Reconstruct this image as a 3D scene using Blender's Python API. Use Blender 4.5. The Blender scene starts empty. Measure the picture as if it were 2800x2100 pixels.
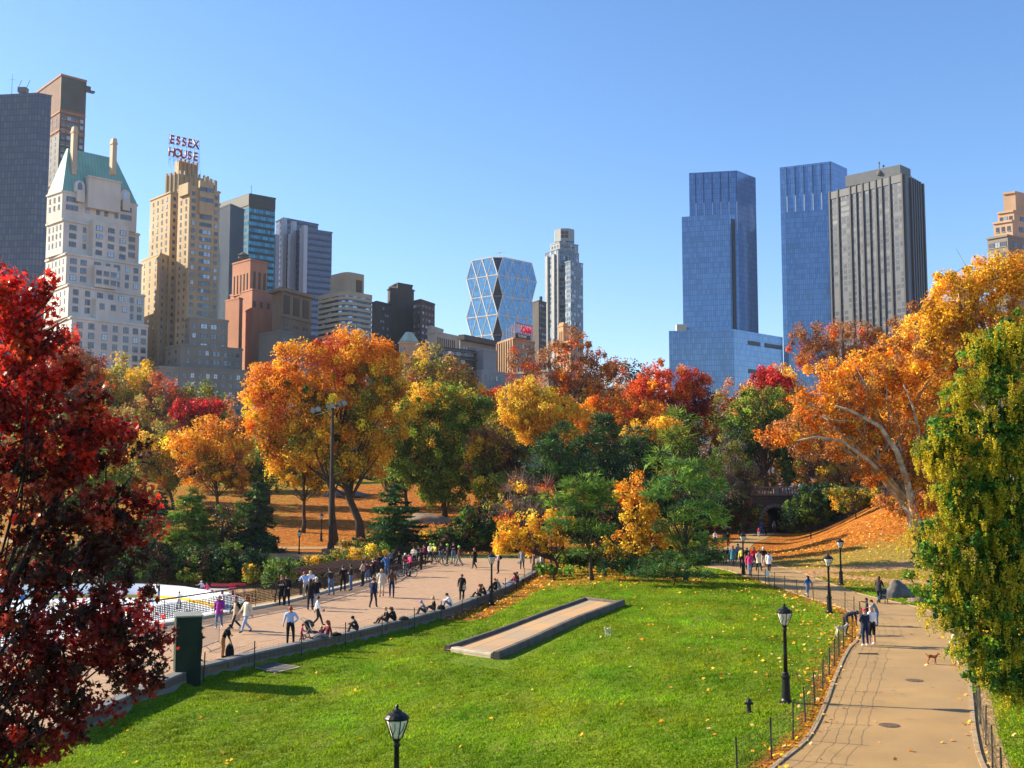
import bpy, bmesh, math, random
import numpy as np
from mathutils import Vector, Matrix
sc = bpy.context.scene
C = sc.collection
R = math.radians
# ---------------------------------------------------------------- camera
F, H0, PW, PH, HOR = 3000.0, 8.0, 2800, 2100, 1310
TH = math.atan((HOR - PH / 2) / F)
cd = bpy.data.cameras.new('camera'); cam = bpy.data.objects.new('camera', cd); C.objects.link(cam)
cd.sensor_width = 36; cd.lens = 36 * F / PW; cd.clip_start = 0.5; cd.clip_end = 12000
cam.location = (0, 0, H0); cam.rotation_euler = (R(90) + TH, 0, 0)
sc.camera = cam
# ---------------------------------------------------------------- sky, sun, exposure
SUN_EL, SUN_AZ = R(28), R(-72)          # azimuth from +Y, clockwise positive
w = bpy.data.worlds.new('World'); sc.world = w; w.use_nodes = True
nt = w.node_tree; bg = nt.nodes['Background']
sky = nt.nodes.new('ShaderNodeTexSky'); sky.sky_type = 'NISHITA'; sky.sun_disc = False
sky.sun_elevation = SUN_EL; sky.sun_rotation = SUN_AZ
sky.altitude = 0; sky.air_density = 1.0; sky.dust_density = 0.3; sky.ozone_density = 4.0
hs = nt.nodes.new('ShaderNodeHueSaturation'); hs.inputs['Saturation'].default_value = 1.12; hs.inputs['Value'].default_value = 1.0
nt.links.new(sky.outputs[0], hs.inputs['Color']); tn = nt.nodes.new('ShaderNodeMix'); tn.data_type = 'RGBA'; tn.blend_type = 'MULTIPLY'; tn.inputs[0].default_value = 1; tn.inputs[7].default_value = (1.01, 0.965, 1.0, 1)
nt.links.new(hs.outputs[0], tn.inputs[6]); nt.links.new(tn.outputs[2], bg.inputs['Color'])
bg.inputs['Strength'].default_value = 0.098
sd = bpy.data.lights.new('sun', 'SUN'); sd.energy = 5.0; sd.angle = R(0.5); sd.color = (1.0, 0.86, 0.64)
sun = bpy.data.objects.new('sun', sd); C.objects.link(sun)
SV = Vector((math.sin(SUN_AZ) * math.cos(SUN_EL), math.cos(SUN_AZ) * math.cos(SUN_EL), math.sin(SUN_EL)))
sun.rotation_euler = SV.to_track_quat('Z', 'Y').to_euler(); sun.location = SV * 300
sc.view_settings.view_transform = 'Standard'; sc.view_settings.look = 'None'
sc.view_settings.gamma = 1; sc.view_settings.exposure = 1.27
sc.cycles.max_bounces = 6; sc.cycles.transparent_max_bounces = 6; sc.cycles.volume_bounces = 0

# ---------------------------------------------------------------- helpers
def ray(px, py):
    u = (px - PW / 2) / F; v = (PH / 2 - py) / F
    return u, math.cos(TH) - v * math.sin(TH), math.sin(TH) + v * math.cos(TH)
def W(px, py, Y):
    rx, ry, rz = ray(px, py); s = Y / ry
    return Vector((rx * s, Y, H0 + rz * s))
def G(px, py, z=0.0):
    rx, ry, rz = ray(px, py); s = (z - H0) / rz
    return Vector((rx * s, ry * s, z))
def sm(t): t = np.clip(t, 0, 1); return t * t * (3 - 2 * t)
def tag(o, label=None, cat=None, group=None, kind=None):
    if label: o['label'] = label
    if cat: o['category'] = cat
    if group: o['group'] = group
    if kind: o['kind'] = kind
    return o
def empty(name, loc, label=None, cat=None, group=None, rz=0):
    o = bpy.data.objects.new(name, None); C.objects.link(o); o.location = loc; o.rotation_euler.z = rz
    o.empty_display_size = 0.3
    return tag(o, label, cat, group)
def copy_tree(o, parent=None):
    c = o.copy(); C.objects.link(c); c.parent = parent
    for ch in list(o.children): copy_tree(ch, c)
    return c

class MB:
    """collects faces; UVs are metres along each face"""
    def __init__(s): s.v = []; s.f = []; s.m = []
    def add(s, vs, fs, mi=0):
        b = len(s.v); s.v += [tuple(v) for v in vs]; s.f += [tuple(i + b for i in f) for f in fs]; s.m += [mi] * len(fs)
    def quad(s, a, b, c, d, mi=0): s.add([a, b, c, d], [(0, 1, 2, 3)], mi)
    def box(s, c, size, rz=0, mi=0, M=None):
        x, y, z = [t / 2 for t in size]; ca, sa = math.cos(rz), math.sin(rz)
        vs = []
        for dz in (-z, z):
            for dx, dy in ((-x, -y), (x, -y), (x, y), (-x, y)):
                if M is not None: q = M @ Vector((dx, dy, dz)); vs.append((c[0] + q.x, c[1] + q.y, c[2] + q.z))
                else: vs.append((c[0] + dx * ca - dy * sa, c[1] + dx * sa + dy * ca, c[2] + dz))
        s.add(vs, [(3, 2, 1, 0), (4, 5, 6, 7), (0, 1, 5, 4), (1, 2, 6, 5), (2, 3, 7, 6), (3, 0, 4, 7)], mi)
    def prism(s, poly, z0, z1, mi=0, top=None, sides=True):
        """poly ccw list of (x,y); top material optional"""
        n = len(poly); vs = [(p[0], p[1], z0) for p in poly] + [(p[0], p[1], z1) for p in poly]
        if sides: s.add(vs, [(i, (i + 1) % n, n + (i + 1) % n, n + i) for i in range(n)], mi)
        s.add([(p[0], p[1], z1) for p in poly], [tuple(range(n))], mi if top is None else top)
        s.add([(p[0], p[1], z0) for p in poly], [tuple(range(n))[::-1]], mi)
    def frustum(s, p0, z0, p1, z1, mi=0, cap=True):
        n = len(p0); vs = [(p[0], p[1], z0) for p in p0] + [(p[0], p[1], z1) for p in p1]
        s.add(vs, [(i, (i + 1) % n, n + (i + 1) % n, n + i) for i in range(n)], mi)
        if cap: s.add([(p[0], p[1], z1) for p in p1], [tuple(range(n))], mi)
    def tube(s, pts, rad, n=6, mi=0, cap=True):
        pts = [Vector(p) for p in pts]; k = len(pts)
        if not hasattr(rad, '__len__'): rad = [rad] * k
        vs = []; up = Vector((0.13, 0.2, 1)).normalized()
        for i, p in enumerate(pts):
            d = (pts[min(i + 1, k - 1)] - pts[max(i - 1, 0)])
            d = d.normalized() if d.length > 1e-9 else Vector((0, 0, 1))
            a = d.cross(up)
            if a.length < 0.05: a = d.cross(Vector((1, 0, 0)))
            a.normalize(); b = d.cross(a)
            for j in range(n):
                t = 2 * math.pi * j / n; vs.append(p + (a * math.cos(t) + b * math.sin(t)) * rad[i])
        fs = []
        for i in range(k - 1):
            for j in range(n):
                j2 = (j + 1) % n; fs.append((i * n + j, i * n + j2, (i + 1) * n + j2, (i + 1) * n + j))
        if cap: fs.append(tuple(range(n))[::-1]); fs.append(tuple(range((k - 1) * n, k * n)))
        s.add(vs, fs, mi)
    def lathe(s, c, prof, n=12, mi=0, ax=None):
        """prof [(r,z)]"""
        vs = []
        for r, z in prof:
            for j in range(n):
                t = 2 * math.pi * j / n; vs.append((c[0] + r * math.cos(t), c[1] + r * math.sin(t), c[2] + z))
        fs = [(i * n + j, i * n + (j + 1) % n, (i + 1) * n + (j + 1) % n, (i + 1) * n + j) for i in range(len(prof) - 1) for j in range(n)]
        fs.append(tuple(range(n))[::-1]); k = (len(prof) - 1) * n; fs.append(tuple(range(k, k + n)))
        s.add(vs, fs, mi)
    def mesh(s, name, mats, off=(0, 0, 0), uv=True, smooth=False):
        me = bpy.data.meshes.new(name)
        o = Vector(off)
        me.from_pydata([(v[0] - o.x, v[1] - o.y, v[2] - o.z) for v in s.v], [], s.f)
        for m in (mats if isinstance(mats, (list, tuple)) else [mats]): me.materials.append(m)
        me.polygons.foreach_set('material_index', s.m)
        if smooth: me.polygons.foreach_set('use_smooth', [True] * len(s.f))
        me.update()
        if uv:
            nl = len(me.loops); vi = np.empty(nl, np.int32); me.loops.foreach_get('vertex_index', vi)
            co = np.empty(len(me.vertices) * 3, np.float32); me.vertices.foreach_get('co', co); co = co.reshape(-1, 3)
            nf = len(me.polygons); no = np.empty(nf * 3, np.float32); me.polygons.foreach_get('normal', no); no = no.reshape(-1, 3)
            lt = np.empty(nf, np.int32); me.polygons.foreach_get('loop_total', lt)
            ln = np.repeat(no, lt, axis=0)
            horiz = np.abs(ln[:, 2]) > 0.9
            t = np.stack([-ln[:, 1], ln[:, 0], np.zeros(nl)], 1); L = np.linalg.norm(t, axis=1, keepdims=True); L[L < 1e-6] = 1; t /= L
            t[horiz] = (1, 0, 0); b = np.cross(ln, t); P = co[vi]
            uvs = np.stack([(P * t).sum(1), np.where(horiz, P[:, 1], P[:, 2])], 1).astype(np.float32)
            me.uv_layers.new(name='UVMap').data.foreach_set('uv', uvs.ravel())
        return me
    def build(s, name, mats, parent=None, smooth=False, uv=True):
        off = parent.location if parent is not None else (0, 0, 0)
        if parent is not None and parent.parent is not None: off = Vector(parent.location) + Vector(parent.parent.location)
        ob = bpy.data.objects.new(name, s.mesh(name, mats, off, uv, smooth)); C.objects.link(ob)
        if parent is not None: ob.parent = parent
        return ob

# ---------------------------------------------------------------- materials
def base_mat(name):
    m = bpy.data.materials.new(name); m.use_nodes = True
    n = m.node_tree; return m, n, n.nodes['Principled BSDF']
def mixc(n, fac, a, b, mode='MIX'):
    x = n.nodes.new('ShaderNodeMix'); x.data_type = 'RGBA'; x.blend_type = mode
    for s, v in ((x.inputs[0], fac), (x.inputs[6], a), (x.inputs[7], b)):
        if hasattr(v, 'is_linked') or hasattr(v, 'links'): n.links.new(v, s)
        elif isinstance(v, (int, float)): s.default_value = v
        else: s.default_value = (*v[:3], 1)
    return x.outputs[2]
def math_(n, op, a, b=None, c=None):
    x = n.nodes.new('ShaderNodeMath'); x.operation = op
    for i, v in enumerate((a, b, c)):
        if v is None: continue
        if isinstance(v, (int, float)): x.inputs[i].default_value = v
        else: n.links.new(v, x.inputs[i])
    return x.outputs[0]
def noise(n, scale, detail=3, coord='Object', vec=None):
    x = n.nodes.new('ShaderNodeTexNoise'); x.inputs['Scale'].default_value = scale; x.inputs['Detail'].default_value = detail
    if vec is None: vec = n.nodes.new('ShaderNodeTexCoord').outputs[coord]
    n.links.new(vec, x.inputs['Vector']); return x.outputs[0]
def ramp(n, v, a, b):
    x = n.nodes.new('ShaderNodeMapRange'); x.inputs[1].default_value = a; x.inputs[2].default_value = b
    n.links.new(v, x.inputs[0]); return x.outputs[0]
def bump(n, p, h, strength=0.3, dist=0.05):
    x = n.nodes.new('ShaderNodeBump'); x.inputs['Strength'].default_value = strength; x.inputs['Distance'].default_value = dist
    n.links.new(h, x.inputs['Height']); n.links.new(x.outputs[0], p.inputs['Normal'])
MATS = {}
def mat(name, col, rough=0.8, var=0.15, scale=3.0, bmp=0.0, bdist=0.02, metal=0.0, spec=0.22, col2=None):
    if name in MATS: return MATS[name]
    m, n, p = base_mat(name)
    p.inputs['Roughness'].default_value = rough; p.inputs['Metallic'].default_value = metal
    p.inputs['Specular IOR Level'].default_value = spec
    if var > 0 or col2:
        f = ramp(n, noise(n, scale, 4), 0.3, 0.7)
        a = [c * (1 - var) for c in col]; b = col2 if col2 else [min(1, c * (1 + var)) for c in col]
        n.links.new(mixc(n, f, a, b), p.inputs['Base Color'])
    else: p.inputs['Base Color'].default_value = (*col, 1)
    if bmp > 0: bump(n, p, noise(n, scale * 4, 4), bmp, bdist)
    MATS[name] = m; return m
def leaf_mat(name, trans=0.36, rough=0.55, spec=0.18):
    m, n, p = base_mat(name)
    a = n.nodes.new('ShaderNodeAttribute'); a.attribute_name = 'col'
    p.inputs['Roughness'].default_value = rough; p.inputs['Specular IOR Level'].default_value = spec
    n.links.new(a.outputs['Color'], p.inputs['Base Color'])
    t = n.nodes.new('ShaderNodeBsdfTranslucent'); n.links.new(a.outputs['Color'], t.inputs['Color'])
    x = n.nodes.new('ShaderNodeMixShader'); x.inputs[0].default_value = trans
    n.links.new(p.outputs[0], x.inputs[1]); n.links.new(t.outputs[0], x.inputs[2])
    n.links.new(x.outputs[0], n.nodes['Material Output'].inputs['Surface'])
    return m
LEAF = leaf_mat('leaves'); NEEDLE = leaf_mat('needles', 0.2, 0.6); GRASSM = leaf_mat('grass_blades', 0.4, 0.7, 0.03)
LITTER = leaf_mat('fallen_leaf', 0.15, 0.7, .05)
BARK = mat('bark', (0.07, 0.05, 0.035), 0.9, 0.4, 6, 0.5, 0.04)
BARKP = mat('pale_bark', (0.38, 0.31, 0.22), 0.85, 0.5, 1.5, 0.3, 0.03, col2=(0.55, 0.48, 0.36))
BLACK = mat('black_iron', (0.012, 0.012, 0.014), 0.4, 0.2, 8)
STONE = mat('granite', (0.20, 0.19, 0.18), 0.8, 0.25, 2.0, 0.3, 0.02)
STONED = mat('dark_granite', (0.09, 0.088, 0.085), 0.85, 0.3, 2.0, 0.3, 0.02)
# ================================================================ TERRAIN
WALL_PX = [(200, 1975), (300, 1925), (430, 1868), (544, 1823), (640, 1800), (720, 1780), (800, 1763), (963, 1728), (1125, 1690), (1234, 1661), (1342, 1621), (1415, 1592), (1465, 1564), (1480, 1545), (1484, 1524)]
WALL = [G(x, y, 0.12) for x, y in WALL_PX]
RAIL_PX = [(-260, 1815), (0, 1778), (300, 1735), (542, 1692), (760, 1652), (887, 1619), (1013, 1587), (1071, 1552), (1090, 1526)]
RAIL = [G(x, y, 0) for x, y in RAIL_PX]
PLAZA = [(p.x, p.y) for p in WALL] + [(p.x, p.y) for p in RAIL[::-1]] + [(-26, 33.0)]
def inside(poly, x, y):
    c = np.zeros(np.shape(x), bool); n = len(poly)
    for i in range(n):
        x1, y1 = poly[i]; x2, y2 = poly[(i + 1) % n]
        if y1 == y2: continue
        k = ((y1 > y) != (y2 > y)) & (x < (x2 - x1) * (y - y1) / (y2 - y1) + x1); c ^= k
    return c
def dseg(pts, x, y):
    d = np.full(np.shape(x), 1e9)
    for a, b in zip(pts[:-1], pts[1:]):
        ax, ay, bx, by = a[0], a[1], b[0], b[1]; L2 = (bx - ax) ** 2 + (by - ay) ** 2 + 1e-9
        t = np.clip(((x - ax) * (bx - ax) + (y - ay) * (by - ay)) / L2, 0, 1)
        d = np.minimum(d, np.hypot(x - ax - t * (bx - ax), y - ay - t * (by - ay)))
    return d
RL = [(p.x, p.y) for p in RAIL]
RX = np.array([p[0] for p in RL[:8]]); RY = np.array([p[1] for p in RL[:8]])
def hgt(x, y):
    x = np.asarray(x, float); y = np.asarray(y, float)
    lawn = -0.50 + 0.50 * sm((x + 4) / 12) + 0.35 * np.exp(-((x - 11) ** 2 / 90 + (y - 84) ** 2 / 110))
    lawn = lawn - 0.45 * sm((33 - y) / 9) * sm((7 - x) / 6)
    lawn = lawn * sm((112 - y) / 16)
    h = lawn + 0.05 * np.sin(x * 0.33 + y * 0.21) * sm((x + 2) / 6) * (np.abs(x - 21) > -1)
    # right hill
    xb = 20 + (y - 92) * 0.33
    hill = 6.2 * sm((y - 90) / 46) * sm((x - xb + 2) / 19) * sm((230 - y) / 40 + 0.4)
    # ground behind
    back = 7.6 * sm((y - 128) / 80) * sm((26 - x) / 16)
    back = np.maximum(back, 8.0 * sm((y - 225) / 30))
    road = 6.0 * sm((y - 175) / 1.5) * (x > 10)
    h = h + np.maximum(hill, np.maximum(back, road))
    h = h + 0.12 * np.sin(x * 0.21) * np.sin(y * 0.17) * sm((y - 118) / 20)
    # sunken rink west of the railing
    rx = np.interp(y, RY[::-1] if RY[0] > RY[-1] else RY, RX[::-1] if RY[0] > RY[-1] else RX)
    pit = sm((rx - 0.5 - x) / 1.2) * sm((y - 46) / 3) * sm((117 - y) / 5)
    h = h * (1 - pit) - 2.75 * pit
    h = np.where(inside(PLAZA, x, y), -0.25, h)
    return h
def hz(x, y): return float(hgt(np.array([x]), np.array([y]))[0])
def GT(px, py):
    rx, ry, rz = ray(px, py); s = 20.0
    while s < 900:
        if H0 + rz * s < hz(rx * s, ry * s): break
        s += 0.5
    a, b = s - 0.5, s
    for _ in range(12):
        m = (a + b) / 2
        if H0 + rz * m < hz(rx * m, ry * m): b = m
        else: a = m
    return Vector((rx * b, ry * b, hz(rx * b, ry * b)))

# paths: matched left / right edges in pixels on the ground
PATH_L = [(2040, 2190), (2128, 2098), (2215, 2017), (2262, 1927), (2287, 1862), (2323, 1778), (2349, 1745), (2350, 1700), (2310, 1668), (2236, 1645), (2168, 1622), (2100, 1600), (2040, 1580), (1985, 1562), (1925, 1550), (1880, 1541)]
PATH_R = [(2760, 2190), (2683, 2095), (2658, 2005), (2650, 1915), (2643, 1850), (2622, 1770), (2600, 1722), (2560, 1688), (2514, 1662), (2347, 1624), (2270, 1600), (2226, 1583), (2163, 1560), (2100, 1545), (2020, 1532), (1940, 1524)]
PL = [G(*p) for p in PATH_L]; PR = [G(*p) for p in PATH_R]
P2L = [G(*p) for p in [(1925, 1548), (1935, 1530), (1965, 1505), (1995, 1490), (2010, 1478), (2045, 1462), (2085, 1450)]]
P2R = [G(*p) for p in [(2170, 1562), (2110, 1540), (2060, 1515), (2050, 1500), (2075, 1480), (2120, 1464), (2160, 1454)]]
# far path on the slope behind the rink
def strip(name, A, B, off, m, n=10, rep=14, kind='structure'):
    def dens(P):
        out = []
        for i in range(len(P) - 1):
            for k in range(rep): 
                t = k / rep; p0 = P[max(i - 1, 0)]; p1 = P[i]; p2 = P[i + 1]; p3 = P[min(i + 2, len(P) - 1)]
                out.append(0.5 * ((2 * p1) + (p2 - p0) * t + (2 * p0 - 5 * p1 + 4 * p2 - p3) * t * t + (3 * p1 - p0 - 3 * p2 + p3) * t ** 3))
        out.append(P[-1]); return out
    a, b = dens(A), dens(B); mb = MB(); vs = []
    for p, q in zip(a, b):
        for j in range(n + 1):
            r = p.lerp(q, j / n); vs.append(r)
    zs = hgt(np.array([v.x for v in vs]), np.array([v.y for v in vs]))
    vs = [(v.x, v.y, float(z) + off) for v, z in zip(vs, zs)]
    fs = [(i * (n + 1) + j, i * (n + 1) + j + 1, (i + 1) * (n + 1) + j + 1, (i + 1) * (n + 1) + j) for i in range(len(a) - 1) for j in range(n)]
    mb.add(vs, fs); o = mb.build(name, m, smooth=True)
    # make sure it faces up
    if o.data.polygons[0].normal.z < 0: o.data.flip_normals()
    if kind: tag(o, kind=kind)
    return o, a, b

# --- ground sheet
def axis(lo, hi, fine, coarse_to, step):
    a = list(np.arange(lo, hi + 1e-6, fine)); s = fine; v = hi
    while v < coarse_to: s *= 1.18; v += s; a.append(v)
    s = fine; v = lo; b = []
    while v > -coarse_to * (1 if step else 0) - (0 if step else 40): s *= 1.18; v -= s; b.append(v)
    return np.array(b[::-1] + a)
gx = axis(-45, 75, 0.45, 1500, True); gy = axis(18, 135, 0.45, 2500, False)
X, Y = np.meshgrid(gx, gy); Z = hgt(X, Y)
nx, ny = len(gx), len(gy)
co = np.stack([X, Y, Z], -1).reshape(-1, 3).astype(np.float32)
def grid_mesh(name, co, nx, ny):
    me = bpy.data.meshes.new(name); nf = (nx - 1) * (ny - 1)
    i = np.arange(nf); r = i // (nx - 1); c = i % (nx - 1); a = r * nx + c
    idx = np.stack([a, a + 1, a + nx + 1, a + nx], 1).astype(np.int32)
    me.vertices.add(len(co)); me.vertices.foreach_set('co', co.ravel())
    me.loops.add(nf * 4); me.loops.foreach_set('vertex_index', idx.ravel())
    me.polygons.add(nf); me.polygons.foreach_set('loop_start', np.arange(0, nf * 4, 4, dtype=np.int32))
    me.polygons.foreach_set('use_smooth', np.ones(nf, bool)); me.update(); me.validate(); return me
gme = grid_mesh('ground', co, nx, ny)
def rx_pit(x, y): return (np.interp(y, RY, RX) - x) * (y > 44) * (y < 121)
# surface masks: R leaf litter, G bare earth, B dry grass
ppl = [(p.x, p.y) for p in PL]; ppr = [(p.x, p.y) for p in PR]
def masks(x, y):
    rs = np.sin(x * 1.7 + np.sin(y * 0.9) * 2) * 0.25 + np.sin(y * 1.3 + x * 0.6) * 0.25
    dl = dseg(ppl, x, y)
    lit = 0.95 * np.exp(-(dl / 0.9) ** 2) * (y < 78)
    lit = np.maximum(lit, 0.55 * sm((4.5 - dl) / 4.5) * (y < 90) * (y > 44) )
    lit = np.maximum(lit, 0.62 * sm((y - 77 + rs * 3) / 8) * sm((18 - x) / 4) * sm((108 - y) / 10) * sm((x + 1) / 4))   # under the pines
    lit = np.maximum(lit, 0.95 * sm((2.5 - dseg([(p.x + .6, p.y) for p in WALL[9:]], x, y)) / 1.5))
    lit = np.maximum(lit, 0.92 * sm((y - 117) / 4) * (x < 30))
    # right hill: thick near its top, thin below
    hx = sm((y - 92) / 26)
    lit = np.where(x > 20, np.maximum(lit, (0.22 + 0.48 * hx ** 1.5) * sm((y - 70) / 6)), lit)
    lit = np.where((x > 24) & (y < 70), np.maximum(lit, 0.55), lit)
    lit = np.where((y > 160), np.maximum(lit, 0.6), lit)
    gp = sm((y - 188) / 10) * sm((x + 60) / 15) * sm((4 - x) / 8)      # green glade far back
    lit = lit * (1 - 0.9 * gp * (y < 215)) 
    gl2 = sm((y - 128) / 6) * sm((-26 - x) / 8) * 0.38 + 0.5 * sm((120 - y) / 4) * (x < -8)
    lit = lit * (1 - gl2)
    dry = np.maximum(sm((x - 19) / 3) * sm((y - 80) / 4), np.maximum(0.45 * sm((y - 112) / 8) * (x < 10), gp * 0.35))
    # worn strip across the right lawn
    wa = [(G(2120, 1556).x, G(2120, 1556).y), (G(2230, 1572).x, G(2230, 1572).y), (G(2330, 1580).x, G(2330, 1580).y), (G(2480, 1592).x, G(2480, 1592).y), (45, 88)]
    earth = sm((2.6 - dseg(wa, x, y)) / 1.6)
    wb = [(22.5, 96), (27, 96.5), (36, 98), (50, 99)]
    earth = np.maximum(earth, 0.75 * sm((3.0 - dseg(wb, x, y)) / 2.2))
    earth = np.maximum(earth, (0.8 * sm((1.3 - dseg(ppr[:7], x, y)) / 1.0)))
    pitb = sm((rx_pit(x, y)) / 2.0); earth = np.maximum(earth, .9 * pitb); lit = np.maximum(lit * (1 - .5 * pitb), .3 * pitb)
    return lit, earth, dry
lit, earth, dry = masks(X.ravel(), Y.ravel())
ca = gme.color_attributes.new('mask', 'FLOAT_COLOR', 'POINT')
ca.data.foreach_set('color', np.stack([lit, earth, dry, np.ones_like(lit)], 1).astype(np.float32).ravel())
ground = bpy.data.objects.new('ground', gme); C.objects.link(ground); tag(ground, kind='structure')
m, n, p = base_mat('park_ground')
at = n.nodes.new('ShaderNodeAttribute'); at.attribute_name = 'mask'
sp = n.nodes.new('ShaderNodeSeparateColor'); n.links.new(at.outputs['Color'], sp.inputs[0])
g1 = mixc(n, ramp(n, noise(n, 0.35, 5), 0.35, 0.65), (0.13, 0.22, 0.008), (0.23, 0.31, 0.012))
g2 = mixc(n, ramp(n, noise(n, 9.0, 4), 0.35, 0.7), g1, (0.06, 0.12, 0.006))
g2 = mixc(n, math_(n, 'MULTIPLY', ramp(n, noise(n, 0.22, 6), 0.56, 0.70), 0.55), g2, (0.27, 0.22, 0.05))
g3 = mixc(n, math_(n, 'MULTIPLY', sp.outputs[2], 0.85), g2, (0.34, 0.23, 0.05))
vo = n.nodes.new('ShaderNodeTexVoronoi'); vo.inputs['Scale'].default_value = 5.5
n.links.new(n.nodes.new('ShaderNodeTexCoord').outputs['Object'], vo.inputs['Vector'])
lc = n.nodes.new('ShaderNodeValToRGB'); e = lc.color_ramp.elements
e[0].position = 0.0; e[0].color = (0.30, 0.085, 0.012, 1); e[1].position = 1.0; e[1].color = (0.72, 0.32, 0.045, 1)
q = e.new(0.5); q.color = (0.54, 0.17, 0.02, 1)
sv = n.nodes.new('ShaderNodeSeparateColor'); n.links.new(vo.outputs['Color'], sv.inputs[0]); n.links.new(sv.outputs[0], lc.inputs[0])
thr = math_(n, 'ADD', math_(n, 'MULTIPLY', noise(n, 0.8, 6), 0.7), math_(n, 'MULTIPLY', noise(n, 6.0, 3), 0.5))
lf = ramp(n, math_(n, 'SUBTRACT', math_(n, 'MULTIPLY', sp.outputs[0], 1.2), thr), -0.08, 0.12)
g4 = mixc(n, lf, g3, mixc(n, 1.0, lc.outputs[0], mixc(n, ramp(n, noise(n, 1.1, 5), .3, .75), (.92, .9, .9), (.42, .42, .5)), 'MULTIPLY'))
te = ramp(n, math_(n, 'SUBTRACT', sp.outputs[1], math_(n, 'MULTIPLY', noise(n, 2.0, 5), 0.7)), -0.05, 0.25)
g5 = mixc(n, te, g4, mixc(n, noise(n, 7, 4), (0.34, 0.20, 0.09), (0.50, 0.32, 0.15)))
n.links.new(g5, p.inputs['Base Color']); p.inputs['Roughness'].default_value = 0.95; p.inputs['Specular IOR Level'].default_value = 0.1
bump(n, p, math_(n, 'ADD', noise(n, 14, 5), math_(n, 'MULTIPLY', noise(n, 3, 3), 1.5)), 1.0, 0.14)
gme.materials.append(m)

# --- asphalt path
m, n, p = base_mat('asphalt')
a1 = mixc(n, ramp(n, noise(n, 0.5, 5), 0.3, 0.7), (0.30, 0.18, 0.062), (0.38, 0.235, 0.085))
a2 = mixc(n, ramp(n, noise(n, 40, 3), 0.55, 0.75), a1, (0.17, 0.12, 0.07))
st = ramp(n, noise(n, 1.7, 6), 0.62, 0.75)
a3 = mixc(n, math_(n, 'MULTIPLY', st, 0.45), a2, (0.14, 0.105, 0.06))
tcx = n.nodes.new('ShaderNodeTexCoord'); vm = n.nodes.new('ShaderNodeVectorMath'); vm.operation = 'ADD'; nx_ = n.nodes.new('ShaderNodeTexNoise'); nx_.inputs['Scale'].default_value = 1.3; nx_.inputs['Detail'].default_value = 4
n.links.new(tcx.outputs['Object'], nx_.inputs['Vector']); n.links.new(tcx.outputs['Object'], vm.inputs[0]); n.links.new(nx_.outputs['Color'], vm.inputs[1])
vv = n.nodes.new('ShaderNodeTexVoronoi'); vv.feature = 'DISTANCE_TO_EDGE'; vv.inputs['Scale'].default_value = 0.28; n.links.new(vm.outputs[0], vv.inputs['Vector'])
a3 = mixc(n, math_(n, 'MULTIPLY', math_(n, 'LESS_THAN', vv.outputs['Distance'], 0.006), math_(n, 'MULTIPLY', ramp(n, noise(n, .4, 3), .45, .6), .28)), a3, (0.09, 0.065, 0.035))
a3 = mixc(n, math_(n, 'MULTIPLY', ramp(n, noise(n, 0.16, 3), 0.52, 0.56), 0.22), a3, (0.22, 0.15, 0.075))
n.links.new(a3, p.inputs['Base Color']); p.inputs['Roughness'].default_value = 0.85; bump(n, p, noise(n, 60, 3), 0.3, 0.01)
ASPH = m
pathO, pa, pb = strip('path', PL, PR, 0.030, ASPH, n=14)
path2, qa, qb = strip('path_to_underpass', P2L, P2R, 0.022, ASPH, n=10)
def kerb(name, pts, wd, ht, m, parent=None, side=1):
    mb = MB(); n = len(pts); vs = []
    for i, p in enumerate(pts):
        d = (pts[min(i + 1, n - 1)] - pts[max(i - 1, 0)]); d.z = 0; d.normalize(); nrm = Vector((-d.y, d.x, 0)) * side
        z = hz(p.x, p.y)
        for a, b in ((0, -0.2), (0, ht), (wd, ht), (wd, -0.2)): vs.append((p.x + nrm.x * a, p.y + nrm.y * a, z + b))
    fs = [(i * 4 + j, i * 4 + (j + 1) % 4, (i + 1) * 4 + (j + 1) % 4, (i + 1) * 4 + j) for i in range(n - 1) for j in range(4)]
    fs += [(0, 1, 2, 3), ((n - 1) * 4 + 3, (n - 1) * 4 + 2, (n - 1) * 4 + 1, (n - 1) * 4)]
    if side > 0: fs = [f[::-1] for f in fs]
    mb.add(vs, fs); return mb.build(name, m, parent)
KERB = mat('kerb_stone', (0.33, 0.24, 0.14), 0.85, 0.25, 3, 0.2)
tag(kerb('kerb', [p for p in pa if p.y < 104], 0.14, 0.07, KERB, side=1), kind='structure')
tag(kerb('kerb', [p for p in pb if p.y < 101], 0.14, 0.06, KERB, side=-1), kind='structure')

# --- far path on the slope behind
fp = [Vector((x, y, 0)) for x, y in [(-70, 137), (-50, 132), (-36, 128), (-24, 126.0), (-14, 127), (-6, 131), (2, 140)]]
fq = [p + Vector((-0.6, 4.6, 0)) for p in fp]
tag(strip('path_behind_rink', fp, fq, 0.05, ASPH, n=6)[0], kind='structure')

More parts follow.
